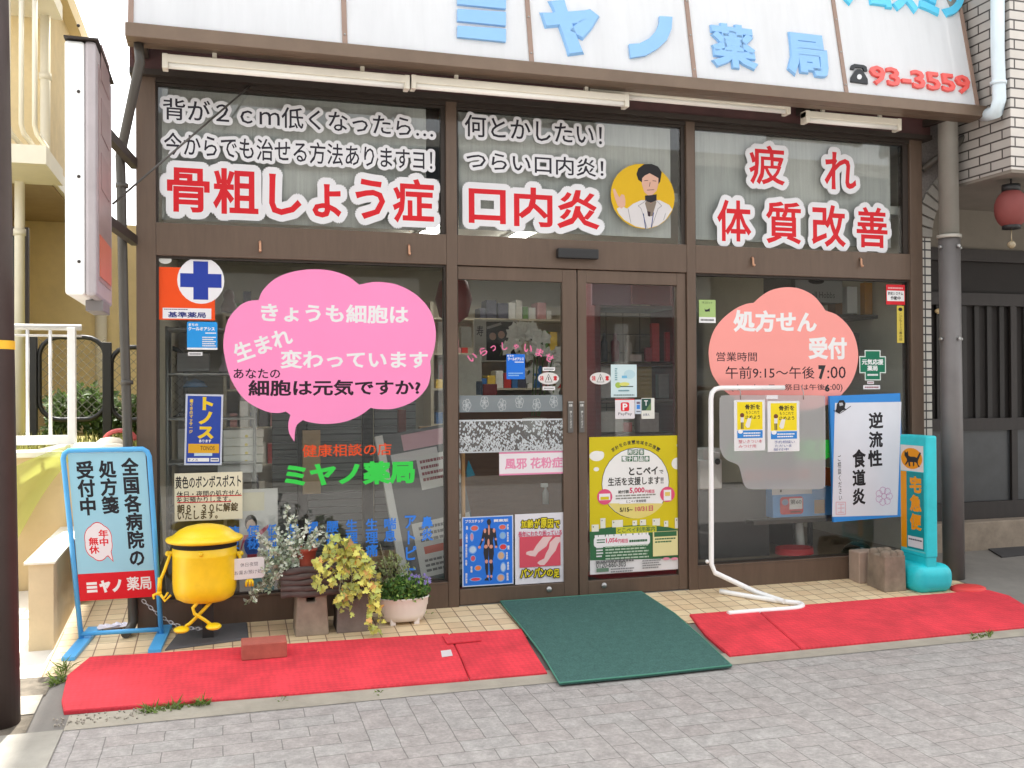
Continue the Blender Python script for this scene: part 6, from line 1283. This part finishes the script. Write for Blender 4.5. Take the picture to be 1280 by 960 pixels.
# grey folding screen, dark post, tan board
sc = thing('folding_screen', 'grey slatted folding screen standing inside behind the green shop name', 'screen', F(415, 730, 0.9))
GS = mat('screen_grey', (128, 132, 132), rough=0.6, brick=(50, 0.05, 0.004, 0, (86, 88, 88), 0), axes='xzy')
for x0, x1, y in ((340, 376, 0.92), (381, 452, 0.9), (468, 520, 0.93)):
    a, c = F(x0, 520, y), F(x1, 520, y); p = MB(); p.bev(a.x, c.x, y, y+0.03, FZ, F(x0, 480, y).z, 0.004); p.build('panel', GS, sc)
for x in (378.5, 460): v = F(x, 600, 0.9); p = MB(); p.bev(v.x-0.035, v.x+0.035, 0.88, 0.95, FZ, F(x, 470, 0.9).z, 0.006); p.build('post', mat('screen_post', (48, 46, 44), rough=0.5), sc)
solid('wooden_board', (378, 538, 618, 401), 0.75, 0.03, mat('tan_board', (196, 168, 128), rough=0.6, var=0.1, stretch=(1, 1, 0.2)), 'upright tan wooden board behind the orange lettering', 'board')
# tilted leaflet rack
tb = thing('leaflet_rack', 'tilted grey and white rack of leaflets behind the blue columns near the door', 'rack', F(520, 750, 0.35))
O = F(474, 545, 0.42); Uv = F(566, 528, 0.42)-O; Vv = F(512, 748, 0.20)-O
sh = Sheet(tb, O, Uv, Vv); p = MB(); p.obox(O-sh.N*0.03, Uv, Vv, sh.N*0.03); p.build('backboard', mat('rack_grey', (96, 96, 98), rough=0.5, var=0.08), tb)
p = MB(); p.obox(O-sh.N*0.035-Uv*0.06, Uv*0.10, Vv*1.0, sh.N*0.045); p.build('side_panel', mat('rack_white', (222, 220, 216), rough=0.5), tb)
sh.rect(0.28, 0.02, 0.9, 0.12, ink(226, 180, 190)); sh.rect(0.1, 0.13, 0.72, 0.19, ink(232, 226, 226)); sh.rect(0.42, 0.17, 1.0, 0.38, ink(234, 232, 228)); sh.dashes(0.46, 0.19, 0.8, 0.34, 4, ink(150, 70, 80)); sh.oval(0.82, 0.30, 0.08, 0.03, ink(230, 140, 90)); sh.oval(0.92, 0.31, 0.06, 0.025, ink(236, 170, 150))
sh.rect(0.2, 0.57, 0.98, 0.90, ink(232, 230, 226)); sh.rect(0.3, 0.72, 0.98, 0.765, ink(220, 110, 90)); sh.dashes(0.28, 0.59, 0.9, 0.7, 3, ink(120, 120, 120)); sh.dashes(0.28, 0.79, 0.9, 0.88, 3, ink(120, 120, 120)); sh.done()
for k, (y0, c) in enumerate(((716, (120, 96, 78)), (738, (150, 60, 66)))):
    A_, B_ = F(500, y0+10, 0.25), F(566, y0-4, 0.25); p = MB(); p.obox(A_, B_-A_, (0, 0.2, 0), (0, 0, 0.035)); p.build('ledge', mat('ledge_%d' % k, c, rough=0.6), tb)
solid('picture_frame', (524, 533, 562, 560), 0.5, 0.03, mat('frame_tan', (190, 156, 110), rough=0.5), 'tan framed plant sketch above the leaflet rack', 'picture')
solid('wooden_pole', (498, 512, 566, 508), 0.6, 0.05, mat('pole_red_brown', (110, 54, 46), rough=0.5), 'short red brown post above the leaflet rack', 'post')
solid('low_shelf', (454, 697, 712, 512), 0.4, 0.25, mat('shelf_tan', (176, 146, 110), rough=0.6), 'low tan wooden shelf behind the flowering plant', 'shelf')
# behind the left door
pf = poster('wedding_photo', 'dark framed photograph with handwriting on its pale mount behind the left door', 'picture', (593, 399, 452, 647), (206, 204, 196), Y=1.2, th=0.03); pf.rect(0.27, 0.05, 0.95, 0.97, ink(62, 60, 58)); pf.oval(0.42, 0.4, 0.08, 0.09, ink(200, 160, 140)); pf.oval(0.62, 0.36, 0.08, 0.09, ink(200, 160, 140)); pf.text('寿', 0.05, 0.15, 0.2, 0.4, HK, stroke=0.01); pf.line([(0.3, 0.2), (0.6, 0.1)], 0.02, ink(170, 168, 164)); pf.done()
orc = thing('orchid', 'white moth orchid with arching flower sprays behind the left door', 'plant', F(655, 520, 0.9))
ORW = mat('orchid_white', (226, 224, 216), rough=0.6); b1 = MB(); bs_ = MB(); random.seed(9)
for run in ([(665, 520), (668, 430), (655, 408), (640, 415), (625, 445)], [(668, 520), (672, 440), (662, 410), (650, 415), (648, 470)], [(672, 520), (680, 440), (676, 418), (664, 424), (660, 480)], [(674, 520), (690, 450), (698, 440), (694, 470), (690, 500)]):
    P = [F(x, y, 0.85+0.02*i) for i, (x, y) in enumerate(run)]; bs_.tube(P, 0.005, 5)
    for a, c in zip(P[1:], P[2:]):
        for t in range(5):
            q = a.lerp(c, t/5)+rnd(0.03)
            for k in range(5):
                d = Vector((math.cos(1.256*k+t), -0.35, math.sin(1.256*k+t))); leaf(b1, q, d, (0, -1, 0), 0.05, 0.045)
bs_.build('stem', mat('orchid_stem', (90, 110, 60), rough=0.6), orc); b1.build('flowers', ORW, orc)
p = MB(); v = F(668, 545, 0.9); p.lathe([(0.001, 0), (0.07, 0), (0.09, 0.13), (0.001, 0.13)], v, 18); p.build('pot', mat('orchid_pot', (206, 200, 190), rough=0.4), orc)
PROD = []
def prod(x, yb, w, h, Y, c, lb, kind='box', grp=None):
    k = px2m(F(x, yb, Y)); v = F(x, yb, Y); b = MB(); W_, H_ = w*k/2, h*k
    if kind == 'box': b.bev(v.x-W_, v.x+W_, v.y, v.y+W_*1.4, v.z, v.z+H_, 0.003)
    else: b.lathe([(0.001, 0), (W_, 0), (W_, H_*0.68), (W_*0.42, H_*0.8), (W_*0.42, H_*0.98), (0.001, H_)], v+Vector((0, W_, 0)), 16)
    tag(b.build('bottle' if kind != 'box' else 'package', mat('goods_%d_%d_%d' % c, c, rough=0.4, var=0.12, vscale=25)), lb, 'bottle' if kind != 'box' else 'package', grp)
GR = 'goods on the shelves behind the glass'
cab = thing('display_shelf', 'dark red framed display shelf behind the right door', 'shelf', F(790, 560, 1.1))
A_, B_ = F(742, 383, 1.1), F(846, 540, 1.1)
for x in (A_.x, B_.x-0.04): p = MB(); p.bev(x, x+0.05, 1.08, 1.5, FZ, 2.2, 0.004); p.build('side_panel', mat('shelf_dark_red', (110, 34, 40), rough=0.5, var=0.1), cab)
for y in (382, 454, 500, 541, 590): z = F(790, y, 1.1).z; p = MB(); p.bev(A_.x+0.05, B_.x-0.04, 1.08, 1.5, z-0.025, z, 0.003); p.build('shelf', mat('shelf_dark', (84, 62, 56), rough=0.5), cab)
p = MB(); p.box(A_.x+0.05, B_.x-0.04, 1.49, 1.51, FZ, 2.2); p.build('back', mat('tile_beige', (186, 170, 146), rough=0.5, brick=(0.15, 0.15, 0.005, 0, (130, 116, 100), 0.04), axes='xzy'), cab)
solid('sign_board', (740, 352, 381, 789), 1.0, 0.03, mat('mauve_board', (140, 96, 112), rough=0.5), 'mauve board at the top behind the right door', 'board')
solid('sign_board', (790, 352, 380, 838), 1.02, 0.03, mat('deep_red_board', (130, 26, 34), rough=0.5), 'deep red board at the top right behind the right door', 'board')
for a in ((757, 452, 9, 36, (60, 62, 66), 'bottle', 'dark grey tall bottle at the left end of the shelf'), (771, 452, 11, 36, (120, 20, 34), 'bottle', 'dark red bottle with a black neck on the shelf'), (748, 452, 7, 32, (150, 60, 50), 'bottle', 'slim reddish bottle beside the dark grey one'), (787, 452, 9, 33, (190, 180, 170), 'bottle', 'pale capped bottle in the middle of the shelf'), (795, 452, 16, 9, (214, 196, 190), 'box', 'low pale package lying before the middle bottles'), (811, 452, 8, 18, (170, 70, 80), 'box', 'short rose package on the shelf'), (820, 452, 10, 48, (206, 70, 74), 'box', 'tall coral red package on the shelf'), (836, 452, 8, 37, (186, 36, 44), 'box', 'tall bright red package at the right end of the shelf'), (780, 498, 30, 36, (150, 140, 136), 'box', 'wide grey package on the middle shelf'), (805, 498, 22, 40, (150, 126, 60), 'box', 'olive yellow package on the middle shelf'), (830, 498, 14, 30, (120, 116, 116), 'box', 'grey upright package on the middle shelf'), (758, 498, 14, 40, (196, 190, 186), 'box', 'white package left on the middle shelf'), (764, 540, 34, 26, (216, 210, 204), 'box', 'wide white package on the lower shelf'), (784, 540, 14, 12, (190, 60, 64), 'box', 'small red package on the lower shelf'), (812, 540, 26, 24, (196, 180, 176), 'box', 'pale pink package on the lower shelf')):
    prod(a[0], a[1], a[2], a[3], 1.13, a[4], a[6], a[5], GR)
for a in ((588, 495, 30, 52, (190, 186, 172), 'tall cream package with printed lines behind the left door'), (613, 494, 18, 14, (130, 44, 42), 'small dark red package behind the left door'), (599, 494, 9, 18, (80, 90, 104), 'small bluish package before the cream one'), (583, 434, 14, 26, (176, 172, 158), 'pale sign like package with dark characters behind the left door')):
    prod(a[0], a[1], a[2], a[3], 0.8, a[4], a[5], 'box', GR)
ct = thing('counter', 'brown wooden shop counter behind the doors', 'counter', F(690, 640, 1.6)); A_, B_ = F(575, 600, 1.5), F(840, 600, 1.5)
p = MB(); p.bev(A_.x, B_.x, 1.52, 2.0, FZ, F(640, 500, 1.5).z-0.04, 0.01); p.build('body', mat('counter_brown', (128, 92, 68), rough=0.5, var=0.15, stretch=(1, 1, 8)), ct)
p = MB(); p.bev(A_.x-0.02, B_.x+0.02, 1.5, 2.05, F(640, 500, 1.5).z-0.04, F(640, 500, 1.5).z, 0.008); p.build('top', mat('counter_top', (170, 150, 124), rough=0.4), ct)
sp = thing('spray_bottle', 'clear spray bottle standing inside near the right edge of the left door', 'bottle', F(682, 630, 0.4)); v = F(682, 630, 0.4); k = px2m(v)
p = MB(); p.lathe([(0.001, 0), (4*k, 0), (4*k, 14*k), (1.5*k, 19*k), (1.5*k, 21*k), (0.001, 21*k)], v, 14); p.build('body', mat('bottle_clear', (170, 172, 170), rough=0.2), sp); p = MB(); p.bev(v.x-6*k, v.x+3*k, v.y-0.01, v.y+0.01, v.z+21*k, v.z+26*k, 0.004); p.build('nozzle', WHITEP, sp)
solid('wooden_post', (577, 566, 660, 582), 0.12, 0.03, mat('post_tan', (196, 146, 84), rough=0.5), 'slim tan wooden post at the left edge inside the left door', 'post')
b = MB(); v = F(588, 596, 0.4); b.prism([F(583, 590, 0.4), F(586, 576, 0.4), F(594, 594, 0.4), F(584, 597, 0.4)], (0, 0.02, 0)); tag(b.build('cloth', mat('teal_cloth', (50, 150, 180), rough=0.8)), 'small teal cloth hanging low inside the left door', 'cloth')
# red lantern decoration and back shelves
b = MB(); v = F(567, 374, 0.7); b.lathe([(0.03, -0.17), (0.10, -0.12), (0.13, 0), (0.10, 0.12), (0.03, 0.17)], v, 20); tag(b.build('round_lantern', mat('dark_red_lantern', (120, 30, 34), rough=0.5)), 'dark red round ornament behind the frame between the left window and door', 'ornament')
for si, (x0, x1, lb) in enumerate(((0.0, 1.2, 'tall pale back shelf of medicines behind the left window'), (1.9, 3.4, 'tall pale back shelf of medicines behind the doors'), (3.7, 5.2, 'tall pale back shelf of medicines behind the right window'))):
    yb_ = 3.2; bs = thing('medicine_shelf', lb, 'shelf', ((x0+x1)/2, yb_, FZ))
    x1 = min(x1, 4.7)
    for x in (x0, x1-0.03): p = MB(); p.box(x, x+0.03, yb_, yb_+0.35, FZ, 2.2); p.build('side_panel', mat('shelf_pale', (196, 186, 166), rough=0.6), bs)
    p = MB(); p.box(x0, x1, yb_+0.35, yb_+0.36, FZ, 2.2); p.build('back', mat('shelf_pale', (196, 186, 166)), bs)
    for k in range(6):
        z = 0.35+k*0.34; p = MB(); p.box(x0+0.03, x1-0.03, yb_, yb_+0.35, z-0.02, z); p.build('shelf', MATS['shelf_pale'], bs)
        x = x0+0.06
        while x < x1-0.2:
            w = random.uniform(0.045, 0.10); h = random.uniform(0.08, 0.25); c = random.choice(((220, 216, 206), (196, 60, 56), (60, 110, 170), (226, 190, 80), (110, 150, 90), (206, 150, 150), (230, 228, 224), (80, 80, 96)))
            if k < 4 or random.random() < 0.6:
                b = MB(); b.box(x, x+w, yb_+0.05, yb_+0.25, z, z+h); tag(b.build('package', mat('goods_%d_%d_%d' % c, c, rough=0.4, var=0.12, vscale=25)), 'small package among many on the back shelves deep in the shop', 'package', 'packages on the back shelves')
            x += w+random.choice((0.004, 0.006, 0.01, 0.02, 0.09))
# behind the right window
tbk = thing('low_table', 'pale blue edged table with a white leg inside the right window', 'table', F(1000, 700, 0.3)); z = F(1000, 648, 0.2).z; a, c = F(940, 648, 0.2), F(1060, 648, 0.2)
p = MB(); p.bev(a.x, c.x, 0.18, 0.7, z-0.03, z, 0.004); p.build('top', mat('table_dark', (90, 84, 78), rough=0.5), tbk)
v = F(1006, 660, 0.35); p = MB(); p.tube([(v.x, 0.4, FZ), (v.x-0.02, 0.4, z-0.03)], 0.03, 12); p.build('leg', WHITEP, tbk)
p = MB(); p.tube([(c.x-0.05, 0.6, FZ), (c.x-0.05, 0.6, z-0.03)], 0.02, 12); p.build('leg', BLACKP, tbk)
bxx = solid('blue_box', (966, 611, 647.5, 1040), 0.19, 0.3, mat('box_blue', (96, 158, 220), rough=0.5), 'light blue box with stickers just below the frosted board', 'box')
s = poster('box_label', 'white label strip along the top of the light blue box', 'label', (965, 611, 619, 1015), (236, 236, 238), Y=0.186); s.rect(0.2, 0.2, 0.24, 0.6, HK); s.done()
s = poster('box_label', 'red framed white price label on the light blue box', 'label', (975, 621.5, 643.5, 1004), (222, 60, 70), Y=0.186, r=0.12); s.rect(0.4, 0.1, 0.96, 0.72, LW); s.oval(0.22, 0.3, 0.14, 0.18, ink(150, 170, 210)); s.text('第60', 0.44, 0.16, 0.92, 0.44, HK, stroke=0.02); s.dashes(0.44, 0.8, 0.92, 0.95, 1, HK); s.done()
s = poster('box_label', 'tan patch at the right end of the light blue box', 'label', (1018, 625, 642, 1031), (206, 176, 136), Y=0.186); s.done()
for x0, x1, c, w in ((1031, 1037, (226, 120, 40), 'orange'), (1037, 1042, (196, 196, 60), 'yellow green')): solid('carton', (x0, 585, 611, x1+3), 0.25+0.02*(x0 > 1035), 0.1, mat('carton_'+w.split()[0], c, rough=0.5), 'small %s carton between the frosted board and the brush written poster' % w, 'carton')
b = MB(); v = F(993, 713, 0.30); k = px2m(v); b.lathe([(0.001, 0), (27*k, 0), (24*k, 29*k), (23*k, 29*k), (25*k, 2*k), (0.001, 2*k)], v, 24, 1, 0.8); tag(b.build('waste_bin', mat('bin_red', (190, 30, 38), rough=0.5)), 'red plastic waste bin on the floor inside the right window', 'bin')
wd = thing('white_appliance', 'small white appliance with a round lens inside the right window', 'appliance', F(886, 612, 0.25)); a, c = F(874, 566, 0.25), F(903, 611, 0.25)
p = MB(); p.bev(a.x, c.x, 0.25, 0.4, c.z, a.z-0.05, 0.01); p.build('body', WHITEP, wd); p = MB(); p.bev(a.x+0.03, c.x-0.01, 0.25, 0.38, a.z-0.05, a.z+0.03, 0.012); p.build('head', WHITEP, wd); v = F(897, 577, 0.24); p = MB(); p.ball(v, 0.022, 12, 1, 0.5, 1); p.build('lens', BLACKP, wd)
solid('side_cabinet', (874, 612, 712, 962), 0.28, 0.4, mat('cabinet_black', (52, 50, 50), rough=0.4, var=0.1), 'black cabinet under the white appliance inside the right window', 'cabinet')
s = poster('appliance_carton', 'grey appliance carton with dark lettering on the high shelf inside the right window', 'carton', (987, 349, 377, 1053), (170, 168, 166), Y=0.5, th=0.25); s.text('Russell Hobbs', 0.2, 0.52, 0.85, 0.8, HK, stroke=0.0); s.oval(0.5, 0.05, 0.15, 0.14, HK); s.done()
hs_ = thing('high_shelf', 'dark shelf across the upper part of the right window', 'shelf', F(1080, 396, 0.6)); a, c = F(985, 392, 0.5), F(1132, 398, 0.5)
p = MB(); p.bev(a.x, c.x, 0.45, 0.85, F(1050, 398, 0.5).z, F(1050, 393.5, 0.5).z, 0.003); p.build('board', mat('shelf_black', (60, 54, 50), rough=0.5), hs_)
for x in (a.x, c.x-0.04): p = MB(); p.bev(x, x+0.04, 0.46, 0.84, FZ, 2.3, 0.003); p.build('upright', MATS['shelf_black'], hs_)
z = F(1050, 445, 0.5).z; p = MB(); p.bev(a.x+0.04, c.x-0.04, 0.45, 0.85, z-0.02, z, 0.003); p.build('board', MATS['shelf_black'], hs_)
solid('white_book', (1059, 358, 392, 1072), 0.5, 0.12, mat('book_white', (216, 216, 214), rough=0.6), 'white upright book on the high shelf', 'book')
solid('wooden_block', (1081, 353, 393, 1091), 0.5, 0.06, mat('block_amber', (190, 130, 40), rough=0.5), 'amber wooden upright on the high shelf', 'block')
solid('wooden_stool', (1044, 378, 393, 1071), 0.56, 0.1, mat('stool_brown', (130, 90, 54), rough=0.5), 'low brown wooden stand on the high shelf', 'stand')
for x, w, h, c, lb in ((1066, 20, 28, (96, 90, 84), 'grey brown package behind the dark green cross'), (1110, 16, 34, (140, 70, 70), 'reddish package right of the dark green cross'), (1124, 10, 30, (110, 116, 124), 'bluish package at the right end of the shelf')): prod(x, 444, w, h, 0.52, c, lb, 'box', GR)
b = MB(); v = F(1072, 706, 0.2); b.lathe([(0.001, 0), (0.12, 0), (0.13, 0.08), (0.10, 0.14), (0.04, 0.17), (0.001, 0.16)], v, 9, 1, 0.7); tag(b.build('plastic_bag', glass_mat('bag_film', (0.6, 0.68, 0.68), 3.0)), 'shiny crumpled plastic bag on the floor at the right end of the window', 'bag')
solid('folded_chair', (940, 614, 712, 966), 0.75, 0.05, mat('chair_dark', (70, 66, 66), rough=0.5), 'dark folded chair leaning behind the table', 'chair') if False else None

DKW = mat('opposite_glass', (50, 54, 58), rough=0.2); LTS = mat('opposite_sign', (206, 206, 202), rough=0.6)  # light and dark facade details added to break up reflections in the glass
for i in range(7):
    p = MB(); x = -7.6+i*3.4; p.box(x, x+1.9, -12.5, -12.46, 4.6, 6.1); p.build('window', DKW, op)
for x0, x1, z0_, z1_ in ((-6.4, -1.2, 2.8, 3.6), (-0.4, 3.6, 2.75, 3.5), (4.6, 9.8, 2.85, 3.7)): p = MB(); p.box(x0, x1, -12.5, -12.2, z0_, z1_); p.build('sign_board', LTS, op)
p = MB(); p.box(-8.4, 17, -12.5, -11.6, 3.8, 3.95); p.build('awning', mat('opposite_awning', (96, 92, 88), rough=0.7), op)
for x in (-6.9, -3.2, 0.5, 4.2, 7.9): p = MB(); p.box(x-0.2, x+0.1, -12.5, -12.38, -0.3, 2.7); p.build('pillar', LTS, op)
for x in (-3.0, 4.4): p = MB(); p.box(x, x+2.2, -12.44, -12.40, -0.2, 2.3); p.build('doorway', DKW, op)

# screws on the sign mullions
for a in edges[1:-1]:
    for h in (0.06, 0.30, 0.54):
        q = SO+Vector((a, 0, 0))+TILT*h+SN*0.009; p = MB(); p.ball(q, 0.006, 6); p.build('screw', STEEL, sign)
